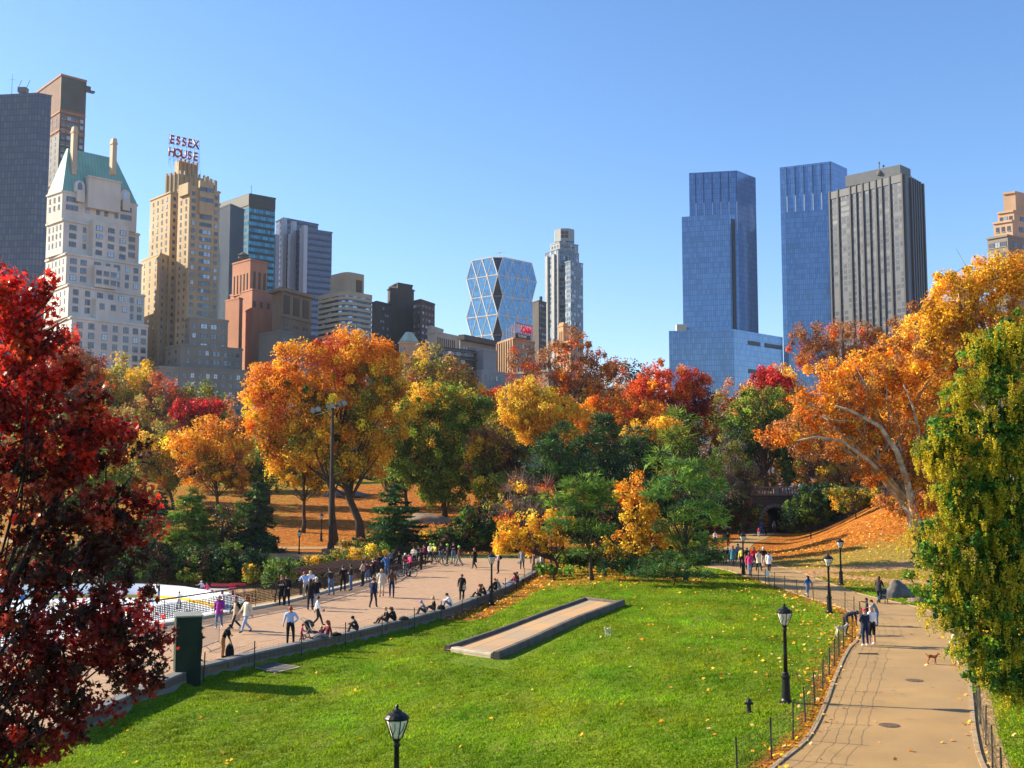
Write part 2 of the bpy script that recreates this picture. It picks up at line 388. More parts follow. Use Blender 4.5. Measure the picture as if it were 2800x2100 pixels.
# --- plaza
m, n, p = base_mat('hex_paving')
tc = n.nodes.new('ShaderNodeTexCoord'); mp = n.nodes.new('ShaderNodeMapping'); mp.inputs['Rotation'].default_value = (0, 0, R(38))
n.links.new(tc.outputs['Object'], mp.inputs['Vector'])
bt = n.nodes.new('ShaderNodeTexBrick'); n.links.new(mp.outputs[0], bt.inputs['Vector'])
bt.inputs['Scale'].default_value = 1.0; bt.inputs['Brick Width'].default_value = 0.42; bt.inputs['Row Height'].default_value = 0.36
bt.inputs['Mortar Size'].default_value = 0.018; bt.inputs['Color1'].default_value = (0.36, 0.22, 0.125, 1); bt.inputs['Color2'].default_value = (0.43, 0.27, 0.155, 1)
bt.inputs['Mortar'].default_value = (0.15, 0.09, 0.055, 1); bt.inputs['Mortar Smooth'].default_value = 0.3
pc = mixc(n, ramp(n, noise(n, 0.6, 6), 0.35, 0.7), bt.outputs[0], (0.33, 0.20, 0.115), 'MIX')
pc = mixc(n, 0.35, bt.outputs[0], pc)
n.links.new(pc, p.inputs['Base Color']); p.inputs['Roughness'].default_value = 0.85
mb = MB(); mb.prism([(x, y) for x, y in PLAZA], -0.24, 0.0)
pl = mb.build('plaza_paving', m); tag(pl, kind='structure')

# low granite wall along the lawn
def wallstrip(name, pts, wd, z0, z1, mats, parent=None, cham=0.03):
    mb = MB(); n = len(pts); vs = []
    for i, p in enumerate(pts):
        d = (pts[min(i + 1, n - 1)] - pts[max(i - 1, 0)]); d.z = 0; d.normalize(); nr = Vector((d.y, -d.x, 0))
        for a, b in ((0.0, z0), (0.0, z1 - cham), (-cham, z1), (-wd + cham, z1), (-wd, z1 - cham), (-wd, z0)): vs.append((p.x + nr.x * a, p.y + nr.y * a, b))
    k = 6
    fs = [(i * k + j, i * k + (j + 1) % k, (i + 1) * k + (j + 1) % k, (i + 1) * k + j) for i in range(n - 1) for j in range(k)]
    fs += [tuple(range(k)), tuple(range((n - 1) * k, n * k))[::-1]]
    mb.add(vs, [f[::-1] for f in fs]); return mb.build(name, mats, parent)
m, n, p = base_mat('wall_granite')
wv = n.nodes.new('ShaderNodeTexBrick'); wv.inputs['Scale'].default_value = 1; wv.inputs['Brick Width'].default_value = 2.4; wv.inputs['Row Height'].default_value = 5
wv.inputs['Mortar Size'].default_value = 0.02; wv.offset = 0; wv.inputs['Color1'].default_value = (0.15, 0.145, 0.14, 1); wv.inputs['Color2'].default_value = (0.19, 0.18, 0.17, 1); wv.inputs['Mortar'].default_value = (0.04, 0.04, 0.04, 1)
n.links.new(n.nodes.new('ShaderNodeTexCoord').outputs['UV'], wv.inputs['Vector'])
n.links.new(mixc(n, math_(n, 'MULTIPLY', noise(n, 3, 5), 0.6), wv.outputs[0], (0.08, 0.078, 0.07)), p.inputs['Base Color']); p.inputs['Roughness'].default_value = 0.8
lw = wallstrip('low_wall', WALL, 0.55, -1.0, 0.12, m)
tag(lw, 'low dark granite kerb wall people sit on between plaza and lawn', 'low wall')

# rink
ICE = mat('ice', (0.80, 0.86, 0.92), 0.35, 0.04, 0.6)
icez = -2.6
rk = [G(x, y, icez) for x, y in [(-500, 1850), (-100, 1860), (250, 1800), (520, 1700), (640, 1665), (672, 1640), (640, 1622), (560, 1612), (380, 1608), (150, 1612), (-500, 1625)]]
mb = MB(); mb.prism([(p.x, p.y) for p in rk], icez - 0.1, icez)
tag(mb.build('ice_rink', ICE), kind='structure')
# rink boards: a long white wall with yellow kick strip
bd = [G(x, y, icez) for x, y in [(-500, 1652), (150, 1634), (330, 1632), (420, 1634), (500, 1641), (560, 1652), (610, 1668)]]
mb = MB()
def band(mb, pts, th, z0, z1, mi=0):
    for a, b in zip(pts[:-1], pts[1:]):
        d = (b - a); L = d.length; mb.box(((a.x + b.x) / 2, (a.y + b.y) / 2, (z0 + z1) / 2), (L + th * 0.5, th, z1 - z0), math.atan2(d.y, d.x), mi)
rb = empty('rink_boards', bd[3], 'long white rink board with yellow kick strip along the ice', 'rink board')
band(mb, bd, 0.12, icez, icez + 1.15); mb.build('board_panel', mat('board_white', (0.82, 0.83, 0.85), 0.4, 0.03), rb)
mb = MB(); band(mb, bd, 0.16, icez, icez + 0.24); mb.build('kick_strip', mat('kick_yellow', (0.85, 0.50, 0.03), 0.5, 0.05), rb)
mb = MB(); band(mb, bd, 0.18, icez + 1.152, icez + 1.2); mb.build('top_rail', mat('board_cap', (0.6, 0.62, 0.65), 0.4, 0.03), rb)

# --- plaza railing
def railing(pts, label, hh=1.25):
    r = empty('plaza_railing', pts[0], label, 'railing')
    top = MB(); top.tube([p + Vector((0, 0, hh)) for p in pts], 0.045, 6); top.tube([p + Vector((0, 0, 0.18)) for p in pts], 0.02, 5)
    top.tube([p + Vector((0, 0, hh - 0.28)) for p in pts], 0.018, 5); top.build('handrail', BLACK, r)
    L = 0; segs = list(zip(pts[:-1], pts[1:])); tot = sum((b - a).length for a, b in segs)
    def atl(t):
        for a, b in segs:
            l = (b - a).length
            if t <= l: return a.lerp(b, t / l), (b - a).normalized()
            t -= l
        return b, (b - a).normalized()
    k = int(tot / 2.1) + 1
    pm = None
    for i in range(k):
        p, d = atl(min(tot, i * tot / max(1, k - 1)))
        q = MB(); q.box((0, 0, 0.6), (0.05, 0.05, 1.2)); nr = Vector((-d.y, d.x, 0))
        for s in (-1, 1):     # curved brackets
            q.tube([Vector((s * 0.02, 0, 0.35)), Vector((s * 0.28, 0, 0.45)), Vector((s * 0.38, 0, 0.7)), Vector((s * 0.28, 0, 0.98)), Vector((s * 0.08, 0, 1.05)), Vector((s * 0.30, 0, 1.2))], 0.02, 4)
        q.v = [(v[0] * d.x + p.x, v[0] * d.y + v[1] + p.y, v[2] + p.z) for v in q.v]
        q.build('post', BLACK, r)
    q = MB(); t = 0.0; hnoise = random.Random(5)
    while t < tot:
        p, d = atl(t); q.box((p.x, p.y, p.z + 0.55), (0.028, 0.028, 0.76), math.atan2(d.y, d.x)); t += 0.14
    for z in (0.30, 0.40, 0.50, 0.60, 0.70, 0.80, 0.90): q.tube([p + Vector((0, 0, z)) for p in pts], 0.022, 4)
    bo = q.build('baluster_panel', BLACK, r)
    return r
railing([p + Vector((0, 0, 0.14)) for p in RAIL], 'long black iron railing between the brick plaza and the ice rink')
FARR = [G(x, 1523, 0) for x in (1093, 1200, 1300, 1400, 1482)]
railing([p + Vector((0, 0, 0.14)) for p in FARR], 'black iron railing closing the far end of the plaza')
mb = MB(); band(mb, RAIL, 0.5, -2.9, 0.14); tag(mb.build('retaining_wall', mat('pale_kerb', (0.42, 0.38, 0.32), 0.8, 0.15, 2, 0.2)), 'pale stone kerb wall carrying the railing above the rink', 'wall')
mb = MB(); band(mb, FARR, 0.45, -0.9, 0.139); tag(mb.build('retaining_wall', MATS['pale_kerb']), 'pale stone kerb under the railing at the far end of the plaza', 'wall')

# --- pergola
pz = 0.55
A = [Vector(W(x, y, Y_)) for x, y, Y_ in [(816, 1548, 92), (880, 1527, 99), (1062, 1527, 106), (1010, 1562, 92)]]
pr = empty('pergola', (A[0].x, A[0].y, -2.7), 'dark slatted pergola roof beside the railing, lower than the plaza', 'pergola')
c0 = Vector((-15.5, 92.0, 0)); ex = Vector((1, 0.06, 0)).normalized(); ey = Vector((0.25, 1, 0)).normalized()
WD = mat('dark_timber', (0.10, 0.06, 0.045), 0.8, 0.3, 5)
sl = MB()
for i in range(13):
    a = c0 + ex * (-2.6 + i * 0.62) ; b = a + ey * 11
    mid = (a + b) / 2; sl.box((mid.x, mid.y, pz), (0.10, 11, 0.12), -math.atan2(ey.x, ey.y))
for i in range(12):
    a = c0 + ey * (i * 1.0) + ex * -2.8; b = a + ex * 8.2; mid = (a + b) / 2; sl.box((mid.x, mid.y, pz - 0.2), (8.2, 0.1, 0.18), math.atan2(ex.y, ex.x))
sl.build('roof_slats', WD, pr)
for i in (0.6, 5.5, 10.4):
    for j in (-2.2, 4.6):
        q = c0 + ex * j + ey * i; mb = MB(); mb.box((q.x, q.y, (pz - 0.3 - 2.75) / 2), (0.22, 0.22, pz - 0.3 + 2.75)); mb.build('post', WD, pr)

# --- wire mesh fences
WIRE = mat('fence_wire', (0.05, 0.045, 0.035), 0.5, 0.2, 8, metal=0.3)
POSTM = mat('fence_post', (0.045, 0.05, 0.03), 0.6, 0.3, 8)
def fence(pts, label, hh=1.1, step=2.6, posts=True, dv=0.3, wave=0.03, rows=5, seed=1, thin=1.0):
    rg = random.Random(seed)
    f = empty('wire_fence', pts[0], label, 'fence')
    seg = list(zip(pts[:-1], pts[1:])); tot = sum((b - a).length for a, b in seg)
    def atl(t):
        for a, b in seg:
            l = (b - a).length
            if t <= l: return a.lerp(b, t / l)
            t -= l
        return pts[-1].copy()
    N = max(1, int(tot / step)); P = []
    for i in range(N + 1):
        p = atl(tot * i / N); p.z = hz(p.x, p.y); P.append(p)
        mb = MB(); lean = Vector((rg.uniform(-.05, .05), rg.uniform(-.05, .05), 0)); mb.tube([p - Vector((0, 0, .2)), p + Vector((0, 0, hh + .08)) + lean], 0.028, 5); mb.build('post', POSTM, f)
    for i in range(N):
        mb = MB(); K = 8; 
        cols = [atl(tot * (i + k / K) / N) for k in range(K + 1)]
        for c in cols: c.z = hz(c.x, c.y)
        sag = rg.uniform(0, .08)
        for r in range(rows + 1):
            z = 0.06 + (hh - 0.06) * r / rows
            mb.tube([c + Vector((rg.uniform(-wave, wave), rg.uniform(-wave, wave), z - sag * 4 * (k / K) * (1 - k / K) * (r / rows))) for k, c in enumerate(cols)], 0.0055 * thin, 3, cap=False)
        L = tot / N; nv = max(2, int(L / dv))
        for k in range(nv):
            q = atl(tot * (i + (k + .5) / nv) / N); q.z = hz(q.x, q.y)
            mb.tube([q + Vector((rg.uniform(-wave, wave), rg.uniform(-wave, wave), z)) for z in (0.05, hh * .35, hh * .7, hh - .02)], 0.0035 * thin, 3, cap=False)
        mb.build('wire_panel', WIRE, f)
    return f
FP = [G(x, y, 0) for x, y in [(2017, 2140), (2102, 2085), (2185, 2005), (2240, 1905), (2270, 1850), (2305, 1775), (2330, 1752)]]
fence(FP, 'wavy wire mesh fence along the left edge of the near path', seed=3, dv=0.2)
fence([G(x, y, 0) for x, y in [(2362, 1742), (2352, 1700), (2300, 1668), (2237, 1651), (2160, 1630), (2100, 1607), (2060, 1588), (2033, 1578)]], 'wire mesh fence round the bend of the path behind the lamp posts', seed=4)
fence([G(x, y, 0) for x, y in [(2650, 1830), (2668, 1900), (2680, 1985), (2712, 2090), (2740, 2170)]], 'leaning wire fence at the right edge of the near path', seed=5, dv=0.2)
def offs(pts, d):
    out = []
    for i, p in enumerate(pts):
        t = (pts[min(i + 1, len(pts) - 1)] - pts[max(i - 1, 0)]); t.z = 0; t.normalize(); out.append(p + Vector((t.y, -t.x, 0)) * d)
    return out
fence(offs(WALL[3:], 0.25), 'thin wire fence on black posts along the lawn side of the low granite wall', hh=1.15, step=3.4, seed=6, dv=0.3, rows=4, thin=.55)
fence([Vector((-62, 122, 0)), Vector((-45, 121, 0)), Vector((-34, 120, 0)), Vector((-27, 119.5, 0))], 'dark wire fence below the far leafy slope', hh=1.2, seed=8)
# ================================================================ BUILDINGS
def pz(px, py, z):
    rx, ry, rz = ray(px, py); s = (z - H0) / rz; return Vector((rx * s, ry * s, z))
def glass_mat(name, col, rough=0.12, metal=0.5, var=0.5, light=(0.35, 0.4, 0.45), thr=0.75):
    m, n, p = base_mat(name)
    oi = n.nodes.new('ShaderNodeObjectInfo'); ge = n.nodes.new('ShaderNodeNewGeometry')
    r = math_(n, 'FRACT', math_(n, 'ADD', math_(n, 'MULTIPLY', oi.outputs['Random'], 7.3), math_(n, 'MULTIPLY', ge.outputs['Random Per Island'], 3.7)))
    c1 = mixc(n, r, [c * (1 - var) for c in col], [c * (1 + var) for c in col])
    c2 = mixc(n, ramp(n, r, thr, thr + 0.02), c1, light)
    n.links.new(c2, p.inputs['Base Color']); p.inputs['Roughness'].default_value = rough; p.inputs['Metallic'].default_value = metal
    p.inputs['Specular IOR Level'].default_value = 0.8
    return m
WGL = glass_mat('window_glass', (0.10, 0.12, 0.15), 0.15, 0.3)
WFR = mat('window_frame', (0.10, 0.10, 0.10), 0.6, 0.1)
def stone(name, a, b, rough=0.85, course=0.0):
    m, n, p = base_mat(name); tc = n.nodes.new('ShaderNodeTexCoord')
    mp = n.nodes.new('ShaderNodeMapping'); mp.inputs['Scale'].default_value = (1, 0.18, 1); n.links.new(tc.outputs['UV'], mp.inputs['Vector'])
    c = mixc(n, ramp(n, noise(n, 0.35, 6, vec=mp.outputs[0]), 0.3, 0.7), a, b)
    c = mixc(n, ramp(n, noise(n, 0.06, 4), 0.35, 0.7), c, [x * 0.8 for x in a])
    if course:
        bt = n.nodes.new('ShaderNodeTexBrick'); n.links.new(tc.outputs['UV'], bt.inputs['Vector']); bt.inputs['Scale'].default_value = 1
        bt.inputs['Brick Width'].default_value = course * 2; bt.inputs['Row Height'].default_value = course; bt.inputs['Mortar Size'].default_value = 0.05
        bt.inputs['Color1'].default_value = (1, 1, 1, 1); bt.inputs['Color2'].default_value = (.88, .88, .88, 1); bt.inputs['Mortar'].default_value = (.6, .6, .6, 1)
        c = mixc(n, 1.0, c, bt.outputs[0], 'MULTIPLY')
    n.links.new(c, p.inputs['Base Color']); p.inputs['Roughness'].default_value = rough; return m
def curtain(name, glass, line, fw=1.5, fh=3.9, lw=0.12, metal=0.6, rough=0.12, band=None, bh=0.3, vary=0.25, light=None, thr=0.8):
    """glass wall: panes with mullion lines and an optional spandrel band, in metres of UV"""
    m, n, p = base_mat(name); tc = n.nodes.new('ShaderNodeTexCoord'); s = n.nodes.new('ShaderNodeSeparateXYZ'); n.links.new(tc.outputs['UV'], s.inputs[0])
    fx = math_(n, 'FRACT', math_(n, 'DIVIDE', s.outputs[0], fw)); fz = math_(n, 'FRACT', math_(n, 'DIVIDE', s.outputs[1], fh))
    ix = math_(n, 'FLOOR', math_(n, 'DIVIDE', s.outputs[0], fw)); iz = math_(n, 'FLOOR', math_(n, 'DIVIDE', s.outputs[1], fh))
    cx = n.nodes.new('ShaderNodeCombineXYZ'); n.links.new(ix, cx.inputs[0]); n.links.new(iz, cx.inputs[1])
    wn = n.nodes.new('ShaderNodeTexWhiteNoise'); wn.noise_dimensions = '2D'; n.links.new(cx.outputs[0], wn.inputs['Vector'])
    c = mixc(n, wn.outputs['Value'], [x * (1 - vary) for x in glass], [x * (1 + vary) for x in glass])
    if light: c = mixc(n, ramp(n, wn.outputs['Value'], thr, thr + .02), c, light)
    lm = math_(n, 'MAXIMUM', math_(n, 'LESS_THAN', fx, lw / fw), math_(n, 'LESS_THAN', fz, lw * 1.4 / fh))
    if band is not None:
        bm = math_(n, 'LESS_THAN', fz, bh); c = mixc(n, bm, c, band)
    c = mixc(n, lm, c, line)
    n.links.new(c, p.inputs['Base Color']); p.inputs['Metallic'].default_value = metal; p.inputs['Roughness'].default_value = rough
    if band is not None:
        n.links.new(math_(n, 'MULTIPLY_ADD', bm, -metal, metal), p.inputs['Metallic']); n.links.new(math_(n, 'MULTIPLY_ADD', bm, 0.6, rough), p.inputs['Roughness'])
    nz = noise(n, 0.05, 3); bump(n, p, nz, 0.15, 2.0)
    return m
def unit_window():
    q = MB(); q.box((0, 0.0, 0), (1.0, 0.16, 1.0), mi=0); q.quad((-.42, -.085, -.44), (.42, -.085, -.44), (.42, -.085, .44), (-.42, -.085, .44), 1)
    q.box((0, -.06, 0), (0.07, 0.08, 0.88), mi=0); q.box((0, -.06, 0.02), (0.84, 0.08, 0.05), mi=0)
    q.box((0, -.08, -0.53), (1.1, 0.26, 0.07), mi=2)
    return q
UW = unit_window()
SILL = mat('window_sill', (0.45, 0.43, 0.38), 0.8, 0.1)
def unit_pane():
    q = MB(); q.quad((-.5, 0, -.5), (.5, 0, -.5), (.5, 0, .5), (-.5, 0, .5), 1); return q
class Bld:
    def __init__(s, name, label, wall, cat='building', Y=450):
        s.name = name; s.label = label; s.wall = wall; s.cat = cat; s.w = []; s.mb = MB(); s.root = None; s.extra = []; s.Y = Y; s.last = None; s.wm = None
    def tier(s, N, L, Rr, Y=None, zb=None, zbpy=None, mi=0, parapet=True):
        Y = Y or s.Y; c = W(N[0], N[1], Y); z = c.z; l = pz(L[0], L[1], z); r = pz(Rr[0], Rr[1], z); b = l + r - c
        if zbpy: zb = W(N[0], zbpy, Y).z
        if zb is None: zb = 0.0
        poly = [(c.x, c.y), (r.x, r.y), (b.x, b.y), (l.x, l.y)]
        if s.root is None: s.root = empty(s.name, (c.x, c.y, 0), s.label, s.cat)
        s.mb.prism(poly, zb, z, mi)
        if parapet:
            ctr = Vector(((c.x + b.x) / 2, (c.y + b.y) / 2)); k = 1 + 0.5 / max(4, (c - b).length / 2)
            s.mb.prism([(ctr.x + (x - ctr.x) * k, ctr.y + (y - ctr.y) * k) for x, y in poly], z - 0.9, z - 0.2, mi)
        s.last = dict(c=c, l=l, r=r, b=b, z=z, zb=zb, poly=poly); return s.last
    def grid(s, t, face, nx, fh=3.4, ww=1.5, wh=1.8, z0=None, z1=None, m0=0.06, m1=0.06, xs=None, skip=0.0, top=1.6, seed=1):
        P, Q = (t['c'], t['r']) if face == 'R' else (t['l'], t['c'])
        d = (Q - P); d.z = 0; Lh = d.length; d.normalize(); nr = Vector((d.y, -d.x, 0)); ang = math.atan2(d.y, d.x)
        z0 = t['zb'] + 0.6 if z0 is None else z0; z1 = t['z'] - top if z1 is None else z1
        z0 = max(z0, 14); rg = random.Random(seed)
        n = int((z1 - z0) / fh)
        xs = xs or [m0 + (1 - m0 - m1) * (i + .5) / nx for i in range(nx)]
        for k in range(n):
            z = z1 - (k + .5) * fh
            for x in xs:
                xx, wx = (x if isinstance(x, tuple) else (x, ww))
                if rg.random() < skip: continue
                p = P + d * (Lh * xx) + nr * 0.04; s.w.append((Vector((p.x, p.y, z)), ang, wx, wh))
    def block(s, t, face, x0, x1, z0, z1, out, mi=0, name=None, m=None, win=None):
        """a box proud of a face: x0,x1 as fractions, z absolute"""
        P, Q = (t['c'], t['r']) if face == 'R' else (t['l'], t['c'])
        d = (Q - P); d.z = 0; Lh = d.length; d.normalize(); nr = Vector((d.y, -d.x, 0)); ang = math.atan2(d.y, d.x)
        c = P + d * (Lh * (x0 + x1) / 2) + nr * (out / 2 - 0.25)
        q = MB() if name else s.mb
        q.box((c.x, c.y, (z0 + z1) / 2), (Lh * (x1 - x0), out + 0.5, z1 - z0), ang, 0 if name else mi)
        if win:
            nw, ww, wh, fh = win; k = int((z1 - z0 - 2) / fh)
            for a in range(nw):
                for b_ in range(k):
                    w_ = P + d * (Lh * (x0 + (x1 - x0) * (a + .5) / nw)) + nr * (out + .04); s.w.append((Vector((w_.x, w_.y, z1 - 1.5 - (b_ + .5) * fh)), ang, ww, wh))
        if name: return q.build(name, m, s.root)
    def fin(s, mats=None, win_mats=None, cap=100):
        mats = mats or [s.wall]; s.mb.build('wall', mats, s.root)
        wm = win_mats or [WFR, WGL, SILL]
        def score(w): 
            p, a, ww, wh = w; n = Vector((math.sin(a), -math.cos(a), 0)); v = Vector((-p.x, -p.y, 0)).normalized(); return ww * wh * abs(n.dot(v)) / p.length * (0.2 if p.z < 30 else 1)
        ws = sorted(s.w, key=score, reverse=True); sh = None
        for p, a, ww, wh in ws[:cap]:
            if sh is None: sh = UW.mesh('window', wm, uv=False)
            o = bpy.data.objects.new('window', sh); C.objects.link(o); o.parent = s.root
            o.location = p - s.root.location; o.rotation_euler.z = a; o.scale = (ww, 1, wh)
        if len(ws) > cap:
            q = MB()
            for p, a, ww, wh in ws[cap:]:
                ca, sa = math.cos(a), math.sin(a)
                for (vs, fs, mi) in UWG:
                    q.add([(p.x + v[0] * ww * ca - v[1] * sa, p.y + v[0] * ww * sa + v[1] * ca, p.z + v[2] * wh) for v in vs], fs, mi)
            o = q.build('window', wm, s.root, uv=False); tag(o, kind='stuff')
        return s
UWG = []
for k in range(len(UW.f)):
    f = UW.f[k]; UWG.append(([UW.v[i] for i in f], [tuple(range(len(f)))], UW.m[k]))
def antenna(px, py, Y, h, label, r=0.15):
    p = W(px, py, Y); mb = MB(); mb.tube([p - Vector((0, 0, 1)), p + Vector((0, 0, h))], [r, r * .5], 5); mb.box((p.x, p.y, p.z + h * .7), (h * .3, .1, .1))
    return mb
# ---- 1 dark glass tower, far left
M1 = curtain('slate_glass', (0.03, 0.05, 0.10), (0.015, 0.025, 0.05), 1.9, 3.7, 0.5, 0.3, 0.25, light=(0.055, 0.07, 0.10), thr=0.6)
b = Bld('glass_tower', 'dark slate glass tower at the far left edge with thin mast on its roof', M1, Y=620)
t = b.tier((104, 253), (-190, 268), (141, 260))
b.fin()
mb = antenna(32, 256, 628, 12, ''); mb.build('roof_mast', BLACK, b.root)
mb = MB(); p = W(63, 254, 640); mb.box((p.x, p.y, p.z + 1.5), (5, 4, 3)); mb.tube([p + Vector((-3, 0, 3)), p + Vector((-1, 0, 8))], .15, 4); mb.tube([p + Vector((2, 0, 3)), p + Vector((4, 0, 8))], .15, 4); mb.build('roof_crane', WFR, b.root)
# ---- 2 tall brown brick tower
BR2 = stone('brown_brick', (0.11, 0.042, 0.02), (0.16, 0.065, 0.03))
DK2 = mat('dark_panel', (0.035, 0.032, 0.03), 0.6, 0.3, 0.1)
b = Bld('brick_tower', 'tallest brown brick tower with dark top rising behind the green roofed hotel', BR2, Y=680)
t = b.tier((168, 201), (98, 252), (237, 219))
zt = t['z']
for i, zz in enumerate((zt - 0.2, zt - 24, zt - 36, zt - 70, zt - 92)):
    b.block(t, 'R', 0.0, 1.0, zz - 1.2, zz, 0.5, 1); b.block(t, 'L', 0.0, 1.02, zz - 1.2, zz, 0.5, 1)
b.block(t, 'R', 0.0, 1.0, zt - 22.5, zt - 1.4, 0.02, 2); b.block(t, 'R', 0.03, .97, zt - 70, zt - 39, 0.02, 2); b.block(t, 'L', 0.3, 1, zt - 70, zt - 39, 0.02, 2)
b.grid(t, 'R', 1, 4.2, 2.4, 2.2, z0=zt - 230, z1=zt - 26, xs=[(.14, 2.3), (.36, 2.6), (.5, 2.6), (.64, 2.6), (.86, 2.3)])
b.grid(t, 'L', 1, 4.2, 2.0, 2.2, z0=zt - 230, z1=zt - 26, xs=[(.55, 2), (.7, 2), (.86, 2)])
b.fin([BR2, mat('terracotta_band', (0.30, 0.13, 0.07), 0.8, 0.1), DK2])
mb = MB(); r = t['r']; mb.box((r.x + 2.5, r.y - 1, zt - 8), (6, 3, 1.0), R(45)); mb.box((r.x + 1.2, r.y - .5, zt - 6), (3, 2, 3.0), R(45)); mb.build('roof_bracket', DK2, b.root)
# ---- 3 hotel with steep green roof
HS = stone('white_brick', (0.54, 0.52, 0.47), (0.66, 0.64, 0.59))
b = Bld('hotel', 'white brick hotel tower with steep green copper roof and two tall chimneys', HS, Y=450)
t0 = b.tier((171, 519), (129, 533), (375, 558), zbpy=600)
b.grid(t0, 'R', 1, 3.5, 1.6, 2.2, xs=[(.13, 5.0), (.33, 1.6), (.47, 1.5), (.58, 1.6), (.72, 1.6), (.85, 5.0)])
b.grid(t0, 'L', 3, 3.5, 1.3, 2.0)
t1 = b.tier((174, 596), (128, 612), (381, 638), 449, zbpy=692)
b.grid(t1, 'R', 1, 3.5, 1.6, 2.2, xs=[(.12, 3.2), (.27, 1.4), (.42, 3.6), (.62, 4.0), (.76, 1.4), (.9, 3.2)])
b.grid(t1, 'L', 4, 3.5, 1.2, 2.0)
t2 = b.tier((182, 689), (126, 710), (388, 722), 447.5, zbpy=776)
b.grid(t2, 'R', 1, 3.5, 1.6, 2.3, xs=[(.09, 2.8), (.22, 2.6), (.40, 3), (.54, 1.9), (.66, 2.9), (.80, 1.7), (.92, 2.2)])
b.grid(t2, 'L', 5, 3.5, 1.1, 2.0)
t3 = b.tier((188, 774), (123, 800), (396, 806), 446, zbpy=865)
b.grid(t3, 'R', 1, 3.5, 1.6, 2.3, xs=[(.09, 2.4), (.24, 2.2), (.40, 2.6), (.54, 2.2), (.68, 2.6), (.82, 1.9), (.93, 2.2)])
b.grid(t3, 'L', 5, 3.5, 1.1, 2.0)
t4 = b.tier((196, 863), (118, 896), (405, 888), 444)
b.grid(t4, 'R', 1, 3.9, 1.9, 2.5, xs=[(.10, 2.6), (.25, 2.6), (.42, 2.4), (.56, 2.2), (.70, 2.4), (.83, 2.4), (.94, 2.4)])
b.grid(t4, 'L', 5, 3.9, 1.2, 2.2)
zt = t0['z']
b.block(t0, 'R', .30, .73, zt - 6, zt + 7, 2.6); b.block(t0, 'R', .29, .74, zt + 7, zt + 7.7, 3.0)
for x in (.22, .83): b.block(t0, 'R', x - .05, x + .05, zt - 4, zt + 1, 1.5)
b.block(t1, 'R', .33, .80, t1['zb'], t1['zb'] + 16, 3.0, win=(3, 3.0, 2.1, 3.5)); b.block(t2, 'R', .33, .62, t2['zb'], t2['z'] - 4, 3.0, win=(3, 2.4, 2.1, 3.5))
b.block(t3, 'R', .30, .74, t3['zb'], t3['z'] - 5, 3.2, win=(3, 2.2, 2.4, 3.6))
for t in (t1, t2, t3, t4):
    b.block(t, 'R', 0.0, 1.0, t['z'] - 1.1, t['z'] - .4, 0.6); b.block(t, 'L', 0.0, 1.0, t['z'] - 1.1, t['z'] - .4, 0.6)
b.fin()
CU = None
m, n, p = base_mat('green_copper'); tc = n.nodes.new('ShaderNodeTexCoord'); s = n.nodes.new('ShaderNodeSeparateXYZ'); n.links.new(tc.outputs['UV'], s.inputs[0])
ln = math_(n, 'LESS_THAN', math_(n, 'FRACT', math_(n, 'DIVIDE', s.outputs[0], 1.4)), 0.12)
c = mixc(n, ramp(n, noise(n, .15, 5), .3, .7), (0.10, 0.30, 0.27), (0.17, 0.42, 0.38)); n.links.new(mixc(n, ln, c, (0.07, 0.22, 0.20)), p.inputs['Base Color']); p.inputs['Roughness'].default_value = 0.7
CU = m
e = [Vector((x, y, zt + .05)) for x, y in t0['poly']]      # c r b l
mid1 = (e[0] + e[3]) / 2; mid2 = (e[1] + e[2]) / 2; ax = (mid2 - mid1)
zr = W(195, 407, 458).z
r1 = mid1 + ax * .14; r2 = mid2 - ax * .22; r1.z = r2.z = zr
cr = (e[0] - e[3]) * .05
mb = MB(); mb.quad(e[0], e[1], r2 + cr, r1 + cr); mb.quad(e[1], e[2], r2 - cr, r2 + cr); mb.quad(e[2], e[3], r1 - cr, r2 - cr); mb.quad(e[3], e[0], r1 + cr, r1 - cr); mb.quad(r1 + cr, r2 + cr, r2 - cr, r1 - cr)
rf = mb.build('roof', CU, b.root)
CH = stone('chimney_stone', (0.50, 0.40, 0.28), (0.58, 0.47, 0.34))
for px, pt in ((204, 352), (311, 384)):
    p = W(px, pt, 456); mb = MB(); mb.box((p.x, p.y, p.z / 2 + (zt + 8) / 2), (1.9, 2.7, p.z - zt - 8), R(45)); mb.box((p.x, p.y, p.z - 1.6), (2.4, 3.2, .6), R(45)); mb.box((p.x, p.y, p.z + .3), (1.6, 2.4, .8), R(45)); mb.build('chimney', CH, rf)
for x in (.21, .82):   # arched dormers
    P, Q = t0['c'], t0['r']; q = P.lerp(Q, x); d = (Q - P).normalized(); nr = Vector((d.y, -d.x, 0)); mb = MB()
    prof = [(-2.2, 0)] + [(2.2 * -math.cos(a), 3.0 + 2.2 * math.sin(a)) for a in [i * math.pi / 8 for i in range(9)]] + [(2.2, 0)]
    f = [Vector((q.x, q.y, zt + 1)) + d * u + nr * .9 + Vector((0, 0, v - 1)) for u, v in prof]; g = [v - nr * 4 for v in f]; k = len(f)
    mb.add(f + g, [tuple(range(k))[::-1]] + [(i, i + 1, k + i + 1, k + i) for i in range(k - 1)]); dm = mb.build('dormer', HS, rf)
    mb = MB(); fw = [q.xyz * 0 + Vector((q.x, q.y, zt)) + d * u * .45 + nr * 1.0 + Vector((0, 0, v * .8 + .3)) for u, v in prof]; mb.add(fw, [tuple(range(k))[::-1]]); mb.build('window', WGL, b.root)
